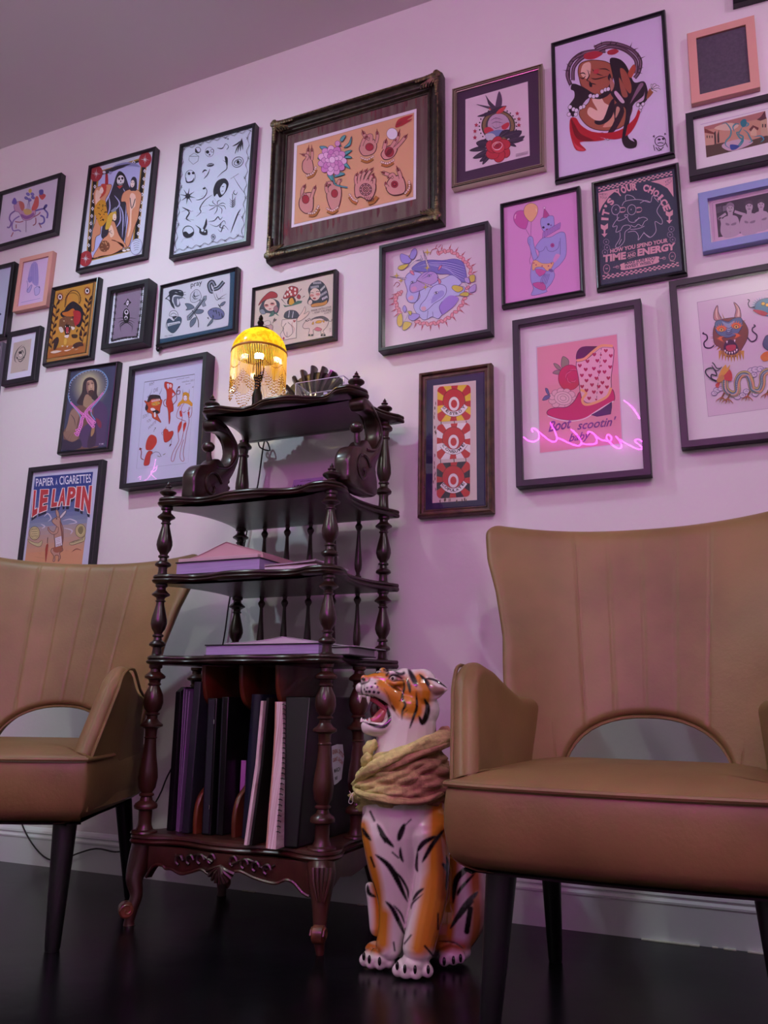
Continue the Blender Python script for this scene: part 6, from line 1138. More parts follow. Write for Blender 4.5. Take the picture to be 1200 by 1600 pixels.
    # arms: outer panel runs down to the seat bottom
    for sd in (-1, 1):
        b = MB(); NA, NB = 40, 30
        ss = [(i/NA)**1.5 for i in range(NA+1)]; tt = [.5-.5*cos(pi*j/NB) for j in range(NB+1)]
        I, O = [], []
        for s in ss:
            zt = float(np.interp(s, [0, .18, .35, .55, .75, 1], [.692, .700, .686, .655, .63, .625]))
            if s < .14: zt -= .055*(1-sqrt(max(0, 1-((.14-s)/.14)**2)))
            zb = .33; ci, co = [], []; H = zt-zb
            for t in tt:
                z = zb+t*H; yf = -.315+.105*max(0, min(1, (z-.46)/.22)); yb = .15; y = yf+s*(yb-yf)
                f = lambda d, r: sqrt(max(0, 1-(1-min(d/r, 1))**2)); dF = (y-yf)
                th = .054*f(dF, .022)*f((1-t)*H, .028)
                xo = float(np.interp(y, [-.33, -.1, .1, .2], [.323, .325, .310, .292]))-.004+.034*max(0, (z-.46)/.24)*max(0, min(1, (.1-y)/.3))
                xm = xo-.027; ci.append((sd*(xm-th/2), y, z)); co.append((sd*(xm+th/2), y, z))
            I.append(ci); O.append(co)
        n = NB+1; o = (NA+1)*n; vs = [p for c in I for p in c]+[p for c in O for p in c]; fs = []
        for i in range(NA):
            for j in range(NB): a = i*n+j; fs.append((a, a+n, a+n+1, a+1)); fs.append((o+a, o+a+1, o+a+n+1, o+a+n))
            fs.append((i*n, o+i*n, o+(i+1)*n, (i+1)*n)); a = i*n+NB; fs.append((a, a+n, o+a+n, o+a))
        for i in (0, NA):
            for j in range(NB): a = i*n+j; fs.append((a, a+1, o+a+1, o+a))
        b.add(vs, fs); am = recalc(b.build('armrest', M_lea, e, angle=80))
        b = MB(); pp = [(sd*(.321+.034*max(0, (z-.46)/.24)), -.300+.105*max(0, min(1, (z-.46)/.22)), z) for z in [.33+.31*k/10 for k in range(11)]]
        pp += [(sd*.347, -.198, .670), (sd*.350, -.170, .689), (sd*.349, -.12, .692), (sd*.335, -.05, .668), (sd*.318, .03, .636), (sd*.306, .10, .618)]
        b.tube(cr(pp, 2), .0042, 6); b.build('piping', M_lea, am)
    for sx in (-1, 1):
        for sy, (tx, ty, fx, fy, r0, r1) in ((-1, (.240, -.235, .258, -.285, .031, .019)), (1, (.238, .175, .252, .262, .026, .017))):
            b = MB(); tp = Vector((sx*tx, ty, .306)); ft = Vector((sx*fx, fy, 0)); ax = ft-tp
            R = []
            for t, r in ((0, r0), (.5, (r0+r1)/2), (.97, r1), (1, r1*.9)):
                c = tp+ax*t; R.append([Vector((c.x+r*cos(2*pi*j/20), c.y+r*sin(2*pi*j/20), c.z)) for j in range(20)])
            b.rings(R); recalc(b.build('leg', M_legb, e))
    return e
armchair((-.235, 1.91, 0), 0, 'tan leather wing armchair at the right of the photo beside the tiger statue')
armchair((-1.978, 1.89, 0), math.radians(20), 'tan leather wing armchair at the left of the photo, turned towards the shelf')
# ---------------------------------------------------------------- ceramic tiger
TN = np.array([-.3511, .9363, 0.])
def TPt(u, v, d): r = ray(u, v); t = (2.15-d)/float(r @ TN); return Vector((r[0]*t, r[1]*t, CH+r[2]*t))
def proj(p):
    q = np.array(p)-np.array((0, 0, CH)); z = q @ _fw; return 600+FPX*(q @ _r2)/z, 800-FPX*(q @ _u2)/z
TG = empty('tiger_statue', (-.74, 2.05, 0), 'glazed ceramic seated roaring tiger between the shelf and the right armchair', 'statue')
PXM = .00170
def remeshed(b, name, voxel, smooth, colf, m, par):
    o = lift(b, par).build('tmp', None, None, smooth=False)
    md = o.modifiers.new('r', 'REMESH'); md.mode = 'VOXEL'; md.voxel_size = voxel
    if smooth: sm = o.modifiers.new('s', 'SMOOTH'); sm.iterations = smooth; sm.factor = .5
    dg = bpy.context.evaluated_depsgraph_get(); dg.update(); me = bpy.data.meshes.new_from_object(o.evaluated_get(dg))
    bpy.data.objects.remove(o); me.name = name; org = np.array(par.location if par.parent is None else par.parent.location)
    co = np.empty(len(me.vertices)*3, np.float32); me.vertices.foreach_get('co', co); co = co.reshape(-1, 3)+org
    nr = np.empty(len(me.vertices)*3, np.float32); me.vertices.foreach_get('normal', nr); nr = nr.reshape(-1, 3)
    q = co-np.array((0, 0, CH)); z = q @ _fw; U_ = 600+FPX*(q @ _r2)/z; V_ = 800-FPX*(q @ _u2)/z
    c = colf(U_, V_, co, nr); buf = np.ones((len(co), 4), np.float32); buf[:, :3] = c
    at = me.color_attributes.new('Col', 'FLOAT_COLOR', 'POINT'); at.data.foreach_set('color', buf.ravel())
    me.polygons.foreach_set('use_smooth', [True]*len(me.polygons)); me.materials.clear(); me.materials.append(m)
    n = bpy.data.objects.new(name, me); COL.objects.link(n); n.parent = par; return n
def segd(U_, V_, pts, widths):      # signed closeness to a tapering stroke, in pixels
    best = np.full(U_.shape, 1e3)
    m_ = len(pts)
    for i in range(m_-1):
        a = np.array(pts[i]); b_ = np.array(pts[i+1]); ab = b_-a; L2 = max((ab**2).sum(), 1e-6)
        t = np.clip(((U_-a[0])*ab[0]+(V_-a[1])*ab[1])/L2, 0, 1); d = np.hypot(U_-a[0]-t*ab[0], V_-a[1]-t*ab[1]); w_ = widths[i]+(widths[i+1]-widths[i])*t
        best = np.minimum(best, d-w_)
    return best
def stroke(c, U_, V_, pts, w_, col, soft=.9, taper=True, mask=None):
    pts = cr(pts, 4); n = len(pts); ws = [w_*((sin(pi*(i+.3)/(n-.4)))**.6 if taper else 1) for i in range(n)]
    a = np.clip(.5-segd(U_, V_, pts, ws)/(2*soft), 0, 1)
    if mask is not None: a = a*mask
    col = np.array(hx(col)); return c*(1-a[:, None])+col*a[:, None]
FZ = lambda L: [(540+x/5.333, 1240+y/5.333) for x, y in L]
HZ = lambda L: [(540+x/6.667, 1020+y/6.667) for x, y in L]
WHT, ORG, BRN, BLK = '#e4dbd6', '#cd8526', '#8a4a1c', '#1a1015'
def tiger_col(U_, V_, co, nr):
    c = np.tile(np.array(hx(WHT)), (len(U_), 1)); body = (V_ > 1200)
    s = lambda L, w_, col=ORG, soft=4, taper=False: stroke(c, U_, V_, L, w_, col, soft, taper)
    c = s([(706, 1255), (700, 1320), (696, 1400), (690, 1470)], 18); c = s([(686, 1265), (684, 1330), (680, 1390), (668, 1470)], 17, soft=8); c = s([(676, 1380), (662, 1440), (654, 1482)], 13, soft=7)
    c = s([(566, 1290), (578, 1340), (588, 1380), (592, 1430), (590, 1465)], 8.5, soft=5); c = s([(600, 1430), (598, 1474)], 10, soft=6); c = s([(690, 1300), (692, 1400)], 7, '#a65c18', 5)
    c = s([(742, 1360), (745, 1440), (740, 1475)], 10, '#b87a40', 6); c = s([(700, 1476), (724, 1480)], 8, '#b86a3c', 6); c = s([(575, 1478), (590, 1484)], 8, '#b8682c', 4)
    # head
    c = s([(572, 1056), (590, 1053), (604, 1056)], 4.5, soft=2); c = s([(602, 1070), (614, 1080), (622, 1096), (632, 1108)], 13, soft=4); c = s([(630, 1072), (645, 1088), (648, 1110)], 16, soft=6); c = s([(655, 1060), (666, 1075), (664, 1095)], 10, soft=5)
    c = s([(594, 1068), (604, 1076), (612, 1090)], 5, soft=3); c = s([(598, 1046), (608, 1045)], 4, soft=2)
    c = s([(585, 1058), (596, 1062)], 2.2, '#b8681c', 1.5)
    c = s([(565, 1058), (570, 1061), (574, 1060)], 3.2, '#c87c50', 1.2)
    k = lambda L, w_, z_: stroke(c, U_, V_, z_(L), w_*(1.65 if z_ is FZ else 1.35)/(5.333 if z_ is FZ else 6.667)/2, BLK, 1.1, True)
    for L, w_ in (([(265, 255), (320, 360), (400, 445)], 26), ([(205, 150), (240, 225)], 16), ([(290, 340), (330, 405)], 13), ([(490, 255), (460, 330), (440, 390)], 30), ([(545, 215), (495, 265)], 9), ([(455, 450), (460, 520), (480, 570)], 17), ([(390, 490), (440, 535)], 12), ([(250, 510), (340, 580), (400, 660), (450, 760), (515, 900)], 30), ([(400, 640), (460, 700), (515, 800), (522, 870)], 14), ([(335, 900), (390, 960), (440, 1060), (490, 1170)], 24), ([(400, 930), (460, 1000), (490, 1080)], 12), ([(600, 480), (650, 410), (750, 355)], 26), ([(820, 300), (720, 430), (640, 570)], 24), ([(600, 480), (590, 600), (600, 650)], 16), ([(650, 790), (600, 830), (560, 890)], 17), ([(640, 840), (560, 910), (545, 960)], 10), ([(140, 290), (170, 340), (210, 390)], 20), ([(545, 1180), (490, 1250)], 12), ([(400, 1240), (410, 1310)], 12), ([(840, 520), (852, 650), (838, 800)], 20), ([(770, 1000), (770, 1130)], 12), ([(815, 590), (840, 630)], 26), ([(1070, 580), (980, 650), (920, 730), (895, 910)], 32), ([(1080, 660), (960, 790), (930, 850)], 18), ([(1100, 820), (1000, 930), (875, 1120)], 30), ([(1060, 900), (950, 1030)], 16), ([(660, 1270), (725, 1345)], 15), ([(210, 530), (240, 610)], 14), ([(185, 760), (195, 830), (250, 860)], 20), ([(1040, 960), (1010, 1150)], 40), ([(780, 1230), (900, 1240), (980, 1290)], 9)): c = k(L, w_, FZ)
    for L, w_ in (([(445, 275), (480, 236), (540, 240), (612, 290)], 20), ([(470, 282), (540, 285), (605, 292)], 12), ([(505, 190), (560, 220), (605, 215), (605, 195)], 22), ([(655, 165), (690, 240), (720, 300), (740, 350)], 44), ([(640, 275), (660, 340), (672, 415)], 28), ([(600, 290), (612, 360), (590, 470), (622, 540), (592, 610), (585, 700)], 22), ([(735, 410), (742, 560), (712, 660), (668, 785)], 24), ([(820, 480), (855, 560), (840, 660), (800, 730), (765, 660)], 44), ([(770, 225), (850, 310), (890, 400)], 30), ([(848, 262), (950, 290), (1050, 360)], 14), ([(485, 555), (512, 600)], 24), ([(448, 335), (520, 372), (590, 402)], 12), ([(150, 285), (165, 322), (235, 300), (255, 265)], 11), ([(165, 325), (165, 400), (180, 430)], 9), ([(400, 175), (440, 190)], 22), ([(425, 235), (445, 205)], 20), ([(330, 210), (360, 190)], 16), ([(960, 760), (940, 840)], 30), ([(640, 600), (590, 640)], 8), ([(600, 480), (560, 500)], 8)): c = k(L, w_, HZ)
    for L, w_ in (([(400, 370), (445, 450), (480, 560), (560, 680)], 9),): c = stroke(c, U_, V_, HZ(L), w_/13., BRN, .9)
    for x, y, r in ((225, 365, 11), (270, 355, 14), (310, 320, 11), (330, 355, 12), (195, 380, 10), (250, 405, 15), (295, 410, 15), (342, 415, 15), (215, 405, 10)): p = HZ([(x, y)])[0]; a = np.clip(.5-(np.hypot(U_-p[0], V_-p[1])-r/6.667)/1.2, 0, 1); c = c*(1-a[:, None])+np.array(hx(BLK))*a[:, None]
    # black lips round the open mouth, seen from either side
    c = stroke(c, U_, V_, HZ([(330, 498), (405, 540), (445, 620), (455, 700), (400, 765), (320, 765), (220, 725), (150, 690)]), 3.1, BLK, .8, True)
    c = stroke(c, U_, V_, HZ([(200, 440), (270, 462), (340, 500)]), .9, BLK, .7, True)
    # ear: dusky inside
    c = stroke(c, U_, V_, [(673, 1072), (683, 1080), (692, 1078)], 7, '#9a7a6c', 1.5, True); c = stroke(c, U_, V_, [(664, 1060), (680, 1063), (699, 1075)], 1.6, BLK, .8, True)
    ein = (U_ > 9669) & (V_ > 1064) & (V_ < 1100) & (nr @ -TN > .1) & (U_+.0*V_ > 671+(V_-1068)*.35); c[ein] = c[ein]*.25+np.array(hx('#a08074'))*.75
    e2 = (U_ > 9667) & (V_ < 1100) & (V_ > 1050) & (nr @ -TN < -.05); c[e2] = np.array(hx(BLK))
    return c
M_cer = attr_mat('glazed_ceramic', .12, coat=.6, spec=.6)
b = MB()
def bl(u, v, d, r, sc=(1, 1, 1)): b.ball(TPt(u, v, d), r*PXM, 18, sc)
def tb(L): q = cr([tuple(TPt(u, v, d))+(r*PXM,) for u, v, d, r in L], 4); b.tube([Vector(p[:3]) for p in q], [p[3] for p in q], 18); b.ball(q[0][:3], q[0][3], 14); b.ball(q[-1][:3], q[-1][3], 14)
# head
bl(650, 1080, .025, 33); bl(632, 1066, .035, 21); bl(657, 1108, .02, 29); bl(640, 1104, .05, 22); bl(660, 1068, .03, 22)
tb([(626, 1064, .04, 17), (606, 1064, .045, 13), (588, 1061, .05, 9.5), (571, 1064, .052, 7)])
bl(580, 1075, .068, 11); bl(584, 1074, .06, 12); bl(564, 1075, .04, 8.5); bl(572, 1078, .052, 8); bl(569, 1060, .055, 5.5); tb([(584, 1075, .066, 11.5), (602, 1081, .062, 13), (620, 1092, .055, 15), (626, 1108, .05, 15)]); tb([(580, 1077, .035, 9), (604, 1081, .0, 12), (622, 1094, -.01, 15)])
tb([(615, 1122, .06, 8), (600, 1136, .064, 7.5), (584, 1138, .06, 7), (571, 1134, .052, 7)]); tb([(622, 1120, .0, 10), (602, 1134, .02, 8), (571, 1135, .045, 6.5)]); bl(574, 1138, .05, 9); tb([(578, 1141, .05, 7.5), (596, 1142, .045, 10), (622, 1134, .04, 22)])
bl(614, 1055, .062, 6); bl(598, 1049, .018, 6); tb([(606, 1052, .064, 3.4), (616, 1051.5, .069, 3.6), (628, 1056, .067, 3.4)]); tb([(606, 1066, .071, 2.6), (618, 1068, .075, 3.), (632, 1066, .068, 3)])
tb([(664, 1072, .04, 14), (676, 1076, .05, 12), (688, 1077, .052, 7.5), (698, 1077, .05, 2.5)]); tb([(670, 1062, .045, 6), (684, 1066, .05, 4), (697, 1075, .05, 2)]); tb([(674, 1088, .045, 8), (684, 1086, .05, 5), (694, 1080, .05, 2.5)]); tb([(655, 1062, -.03, 9), (662, 1054, -.035, 6), (666, 1050, -.036, 3)])
# neck, trunk, haunches
tb([(640, 1120, .02, 40), (635, 1160, .012, 46), (632, 1200, .01, 54), (633, 1245, .01, 62), (634, 1290, .008, 62), (640, 1340, -.012, 56), (648, 1400, -.05, 55), (650, 1450, -.07, 48)])
bl(598, 1290, .045, 32); bl(668, 1290, .05, 33)
tb([(602, 1300, .05, 34), (611, 1350, .05, 33), (617, 1400, .05, 25), (614, 1445, .045, 20), (608, 1478, .04, 19)])
tb([(664, 1300, .06, 34), (674, 1350, .066, 26), (671, 1400, .072, 24.5), (662, 1445, .078, 23.5), (654, 1480, .084, 22)])
# paws with toes
def paw(c, toes, base, r=9.5):
    for u, v, d in base: b.ball(TPt(u, v, d), 18*PXM, 16, (1.05, 1.1, .72))
    for u, v, d in toes: tb([(u+(base[0][0]-u)*.35, v-9, d-.022, r*.95), (u, v, d, r*.88)])
paw(0, [(570, 1500, .036), (580, 1504, .044), (594, 1506, .048), (608, 1503, .046)], [(598, 1494, .03)])
paw(0, [(622, 1516, .098), (634, 1520, .103), (650, 1520.5, .105), (668, 1517, .1)], [(648, 1503, .085)], 9.8)
paw(0, [(694, 1501, .018), (708, 1499, .016), (719, 1496, .01)], [(706, 1490, -.005), (716, 1486, -.03)], 9)
tb([(726, 1350, -.05, 26), (728, 1400, -.045, 34), (722, 1440, -.04, 32), (714, 1475, -.03, 20)]); tb([(578, 1386, -.09, 7.5), (584, 1410, -.09, 10), (590, 1450, -.08, 12)]); b.ball(TPt(588, 1482, -.05), 14*PXM, 14, (1.2, 1.3, .7)); bl(690, 1430, -.07, 50)
b.v = [(x, y, max(z, .0015)) for x, y, z in b.v]
remeshed(b, 'body', .0028, 4, tiger_col, M_cer, TG)
# mouth: pink interior, tongue, gums, teeth
M_pink = mat('pink_glaze', '#b05a58', .12, coat=.6); M_dpink = mat('dark_mouth_glaze', '#4a1a20', .15, coat=.6); M_tooth = mat('tooth_glaze', '#e9e2dc', .1, coat=.7); M_claw = mat('black_glaze', '#120c10', .08, coat=.8)
b = MB(); b.ball(TPt(596, 1110, .012), 19*PXM, 18, (.95, .6, 1.0)); b.ball(TPt(602, 1106, .02), 14*PXM, 14); part(b, 'mouth_lining', M_dpink, TG)
b = MB(); q = cr([tuple(TPt(*p))+(r*PXM,) for p, r in (((604, 1106, .036), 6), ((597, 1116, .04), 8), ((586, 1126, .046), 7), ((576, 1128, .048), 5))], 4); b.tube([Vector(p[:3]) for p in q], [p[3] for p in q], 14); b.ball(q[-1][:3], q[-1][3], 12); b.ball(q[0][:3], q[0][3], 10); part(b, 'tongue', M_pink, TG)
b = MB(); q = [TPt(*p) for p in ((604, 1113, .045), (597, 1104, .046), (586, 1095, .05), (575, 1090, .05))]; b.tube(cr(q, 3), .0062, 10); part(b, 'palate', M_pink, TG)
for (u, v, d, l, r, up_) in ((575.5, 1088, .073, 12.5, 3.1, -1), (562.5, 1086, .044, 12.5, 2.8, -1), (568, 1086, .06, 4, 1.7, -1), (570.5, 1086.5, .064, 4, 1.7, -1), (565.5, 1086, .053, 4, 1.6, -1), (577, 1121, .066, 9, 2.6, 1), (565, 1121, .045, 7, 2.4, 1), (568, 1123, .052, 3.5, 1.8, 1), (571.5, 1123.5, .057, 3.5, 1.8, 1)):
    b = MB(); q = [TPt(u+.02*l*k, v-up_*(-1)*0-up_*l*k*(1 if up_ > 0 else 1)*(-1 if up_ < 0 else -1)*-1, d) if 0 else TPt(u, v+(l*k if up_ < 0 else l*(1-k)*1.0-0), d) for k in (0, .35, .7, 1)]
    if up_ < 0: rr = [r, r*.9, r*.6, .3]
    else: rr = [.3, r*.6, r*.9, r]; q = [TPt(u, v+l*(k), d) for k in (0, .3, .65, 1)]
    b.tube(q, [x*PXM for x in rr], 10); part(b, 'fang' if l > 5 else 'tooth', M_tooth, TG)
b = MB(); b.tube(cr([TPt(*p) for p in ((601, 1130, .064), (590, 1131, .068), (578, 1129, .066), (569, 1127, .056))], 3), .0028, 8); part(b, 'gum', M_tooth, TG)
for u, v, d, r in ((614.5, 1060.5, .071, 4.6), (592, 1051.5, .026, 4)):
    b = MB(); b.ball(TPt(u, v, d), r*PXM, 14, (1.15, 1, .85)); ey = part(b, 'eye', mat('eye_glaze', '#b9b0a8', .05, coat=1), TG); b = MB(); b.ball(TPt(u-.8, v-.3, d+.0045 if d > .05 else d+.003), r*.55*PXM, 10); part(b, 'pupil', M_claw, ey)
b = MB(); b.ball(TPt(567.5, 1061, .0655), 2.6*PXM, 10, (1, 1, .8)); part(b, 'nostril', M_claw, TG)
for u, v, d in ((568.5, 1494, .051), (577, 1499, .0585), (593, 1502, .063), (620.6, 1509, .113), (632.5, 1514, .1175), (648.5, 1515, .12), (669, 1515, .115), (694, 1502, .0325), (708.5, 1500, .030), (719.5, 1497, .023)):
    b = MB(); b.ball(TPt(u, v, d), 3.3*PXM, 12, (.75, .75, 1.7)); part(b, 'claw', M_claw, TG)

# scarf
M_sc = attr_mat('gauze_scarf', .85, spec=.15, bump=1.0, bscale=160)
SCF = empty('gauze_scarf', tuple(TPt(632, 1276, .01)), 'crinkled yellow and dusty pink gauze scarf wrapped around the tiger statue neck', 'scarf')
def scol(u, v, n):
    t = max(0, min(1, (u-585)/70+(v-1215)/160)); a = np.array(hx('#d0ca82')); p = np.array(hx('#b0876a')); c = a*(1-t)+p*t
    return tuple(c*(.8+.35*n))
import mathutils
def nz(p, s): return mathutils.noise.noise(Vector(p)*s)
def ringsurf(levels, name, seed, par, thick=.006, flip=1, cshift=0):
    b = MB(); N = 110; rows = []
    for li, (v0, W, Dp, tl) in enumerate(levels):
        row = []
        for j in range(N):
            a = 2*pi*j/N; ca, sa = cos(a), sin(a)
            w_ = 1+.05*sin(5*a+li*.9+seed)+.035*sin(11*a-li*1.7+seed*2)+.03*sin(li*2.1+3*a)+.06*nz((ca*2, sa*2, li*.35+seed), 1.6)
            u = 630+W*ca*w_; v = v0-tl*ca-6*sa+3*sin(4*a+seed); row.append((u, v, .012+Dp*sa*w_))
        rows.append(row)
    V = [[TPt(*p) for p in r] for r in rows]
    vs = [p for r in V for p in r]; fs = []; M_ = len(rows); cols = []
    for i in range(M_-1):
        for j in range(N):
            fs.append((i*N+j, i*N+(j+1) % N, (i+1)*N+(j+1) % N, (i+1)*N+j)); u, v, _ = rows[i][j]; cols.append(scol(u+cshift, v, .5+.9*nz(vs[i*N+j], 60)+.5*nz(vs[i*N+j], 150)))
    b.add(vs, fs); b.c = cols; lift(b, par); o = b.build(name, M_sc, par, angle=180)
    md = o.modifiers.new('t', 'SOLIDIFY'); md.thickness = .004; md.offset = 0; return o
lv = []
for i in range(26):
    t = i/25; v0 = lerp(1172, 1266, t); W = float(np.interp(t, [0, .2, .5, .75, .92, 1], [50, 64, 76, 78, 70, 62])); lv.append((v0, W+1.2*sin(i*.8), W*.00163+.003*sin(i*.7+1), lerp(16, -2, t)))
ringsurf(lv, 'scarf_drape', 1.0, SCF)
def roll(L, r, name, cs=0, tw=5):
    b = MB(); q = cr([tuple(p) for p in L], 8); pts = [TPt(*p[:3]) for p in q]; n = len(pts); K_ = 18; prev = None; R = []; cc = []
    for i, p in enumerate(pts):
        t = (pts[min(i+1, n-1)]-pts[max(i-1, 0)]).normalized(); nx = t.cross(Vector((0, 0, 1))).normalized() if prev is None else (prev-t*prev.dot(t)).normalized(); prev = nx; ny = t.cross(nx)
        rr = r*PXM*(sin(pi*(i+1)/(n+1))**.35); row = []
        for j in range(K_):
            a = 2*pi*j/K_; k = 1+.16*sin(3*a+i*.28*tw/5)+.10*sin(7*a-i*.4)+  .13*nz(p+nx*cos(a)*.02+ny*sin(a)*.02, 50); row.append(p+nx*cos(a)*rr*k+ny*sin(a)*rr*k)
        R.append(row)
        if i < n-1: cc += [scol(q[i][0]+cs, q[i][1], .55+.9*nz(row[j], 70)+.4*nz(row[j], 170)) for j in range(K_)]
    b.rings(R); b.c = cc+[cc[0], cc[-1]]; part(b, name, M_sc, SCF, angle=180)
roll([(556, 1222, .05, 0), (572, 1206, .105, 0), (600, 1190, .13, 0), (632, 1176, .125, 0), (664, 1163, .105, 0), (690, 1154, .06, 0), (699, 1150, .0, 0), (680, 1156, -.07, 0), (630, 1172, -.11, 0), (580, 1195, -.07, 0), (558, 1215, .0, 0)], 10, 'scarf_roll', -28)
roll([(553, 1228, .03, 0), (562, 1240, .09, 0), (590, 1246, .13, 0), (630, 1252, .14, 0), (668, 1250, .125, 0), (698, 1232, .07, 0), (703, 1220, .0, 0)], 5, 'scarf_roll', 0)
roll([(580, 1204, .1, 0), (600, 1200, .125, 0), (630, 1188, .13, 0), (660, 1176, .118, 0), (694, 1164, .07, 0), (704, 1158, .0, 0)], 6, 'scarf_roll', 30)
roll([(574, 1182, .05, 0), (576, 1172, .06, 0), (582, 1164, .06, 0), (588, 1160, .055, 0)], 8, 'scarf_roll', -30); roll([(569, 1196, .05, 0), (573, 1186, .065, 0), (580, 1180, .07, 0)], 7, 'scarf_roll', -20)
roll([(696, 1160, .03, 0), (700, 1150, .02, 0), (698, 1142, .0, 0), (688, 1142, -.02, 0)], 6.5, 'scarf_roll', 40)
b = MB(); b.tube(cr([TPt(*p) for p in ((552, 1238, .05), (547, 1246, .055), (545, 1254, .055), (550, 1255, .055), (551, 1246, .055), (546, 1236, .055))], 4), .0007, 5); part(b, 'loose_thread', M_tooth, SCF)
# ---------------------------------------------------------------- things on the shelf
def bev(o, w_=.002, s=2):
    m = o.modifiers.new('b', 'BEVEL'); m.width = w_; m.segments = s; m.limit_method = 'ANGLE'; return o
def slab(name, m, par, x0, x1, y0, y1, z0, z1, lean=0, ty=0, bw=.0015, **k):   # lean: shift of the top in x, ty in y
    b = MB(); b.hexa([(x0, y0, z0), (x1, y0, z0), (x1, y1, z0), (x0, y1, z0), (x0+lean, y0+ty, z1), (x1+lean, y0+ty, z1), (x1+lean, y1+ty, z1), (x0+lean, y1+ty, z1)])
    o = part(b, name, m, par, angle=30, **k); return bev(o, bw) if bw else o
def thing(name, loc, label, cat, group=None): return empty(name, loc, label, cat, group)
zb = Z1+.001
M_bk = mat('black_vinyl', '#09090c', .38, spec=.5); M_gy = mat('dark_grey_board', '#1e1f2a', .6); M_nv = mat('navy_plastic', '#191c2e', .3, spec=.6)
M_pg = mat('lilac_white_pages', '#d8cde0', .8, col2='#b9a9c4', nscale=90, stretch=(.15, .15, 6)); M_pgv = mat('page_edges', '#e6d6dc', .8, col2='#b98f94', nscale=60, stretch=(9, .2, .1)); M_pap = mat('white_paper', '#dcd8e4', .7); M_pk = mat('pink_cover', '#c9a0a8', .55)
M_lil = mat('lilac_sleeve', '#8a6a9a', .35)
f = thing('portfolio_folder', (-1.58, 2.2, zb), 'large black portfolio folder with rounded corner, leftmost in the bottom of the shelf', 'folder')
b = MB(); ol = cr([(2.07, zb), (2.335, zb), (2.335, zb+.39), (2.32, zb+.41), (2.10, zb+.41), (2.075, zb+.395)], 1, True); b.rings([[(x-.003*(z-zb)/.4, y, z) for y, z in ol] for x in (-1.592, -1.572)]); bev(part(b, 'cover', M_bk, f, smooth=False), .002)
f = thing('label_sheet', (-1.565, 2.1, zb), 'white label strip with vertical lettering beside the lilac sleeves in the shelf', 'label')
slab('paper', M_pap, f, -1.569, -1.566, 2.085, 2.12, zb, zb+.385, -.002, 0, 0)
for k in range(7): slab('printed_letter', M_bk, f, -1.5655, -1.5652, 2.095, 2.108, zb+.315+k*.009, zb+.321+k*.009, -.002, 0, 0)
f = thing('plastic_sleeves', (-1.55, 2.15, zb), 'lilac plastic sleeves leaning between black folder and dark grey binder', 'sleeve')
for k in range(3): slab('sleeve', M_lil, f, -1.562+k*.007, -1.559+k*.007, 2.075-k*.004, 2.34, zb, zb+.395-k*.004+.01, -.004+k*.006, 0, 0)
f = thing('ring_binder', (-1.5, 2.2, zb), 'dark grey binder leaning against the first divider', 'binder')
slab('cover', M_gy, f, -1.527, -1.503, 2.055, 2.345, zb, zb+.425, .012, 0, .003)
f = thing('ring_binder', (-1.44, 2.2, zb), 'black binder with grey spine and silver ring holes between the first two dividers', 'binder')
slab('cover', M_bk, f, -1.462, -1.43, 2.06, 2.345, zb, zb+.378, -.004, 0, .002); slab('spine', M_gy, f, -1.457, -1.436, 2.0575, 2.0605, zb+.004, zb+.374, -.004, 0, .001)
M_sil = mat('silver', '#d0d0d8', .15, metal=1)
for z in (.07, .305):
    b = MB(); b.tube([(-1.4365, 2.0555, zb+z), (-1.4365, 2.0555, zb+z+.012)], .0022, 8); part(b, 'ring_hole', M_sil, f)
f = thing('album', (-1.41, 2.22, zb), 'thin black album standing close to the grey spined binder', 'album')
slab('cover', M_bk, f, -1.424, -1.400, 2.075, 2.35, zb, zb+.382, -.004, 0, .002); slab('page_block', M_gy, f, -1.4195, -1.4165, 2.0735, 2.09, zb+.004, zb+.376, -.004, 0, 0)
f = thing('note_paper', (-1.372, 2.12, zb), 'small magenta pink paper standing beside the second divider', 'paper')
slab('sheet', mat('magenta_paper', '#b87ac0', .7), f, -1.392, -1.376, 2.14, 2.143, zb, zb+.20, 0, 0, 0)
f = thing('ring_binder', (-1.31, 2.2, zb), 'navy plastic binder with rounded spine left of the white pages', 'binder')
b = MB(); q = [(-1.332, 2.36), (-1.332, 2.075), (-1.328, 2.062), (-1.318, 2.056), (-1.305, 2.056), (-1.296, 2.062), (-1.292, 2.075), (-1.292, 2.36)]
b.rings([[(x+(.012 if z > .5 else 0), y, z) for x, y in q] for z in (zb, zb+.39)]); part(b, 'cover', M_nv, f, angle=40)
f = thing('sketch_pad', (-1.27, 2.2, zb), 'sheaf of white pages leaning outwards beside the navy binder', 'pad')
b = MB(); b.rings([[(x, y, z) for x, y in ((xa, ya), (xa+.0095, ya-.001), (xa+.013, ya+.3), (xa+.003, ya+.3))] for xa, ya, z in ((-1.262, 1.972, zb), (-1.264, 1.99, zb+.08), (-1.268, 2.02, zb+.2), (-1.272, 2.035, zb+.3), (-1.27, 2.038, zb+.372))]); part(b, 'page_block', M_pgv, f, angle=60)
b = MB(); b.rings([[(x, y, z) for x, y in ((xa+.0115, ya+.006), (xa+.020, ya+.004), (xa+.020, ya+.3), (xa+.014, ya+.3))] for xa, ya, z in ((-1.262, 1.975, zb), (-1.266, 2.02, zb+.2), (-1.27, 2.044, zb+.38))]); part(b, 'cover', M_bk, f, angle=60)
f = thing('spiral_portfolio', (-1.17, 2.16, zb), 'big black portfolio with thick pink white page edges and a spiral coil, front of shelf', 'portfolio')
prf = ((-1.185, 1.955, zb, .031), (-1.194, 1.975, zb+.08, .031), (-1.208, 2.01, zb+.2, .031), (-1.219, 2.032, zb+.3, .028), (-1.2255, 2.040, zb+.37, .025))
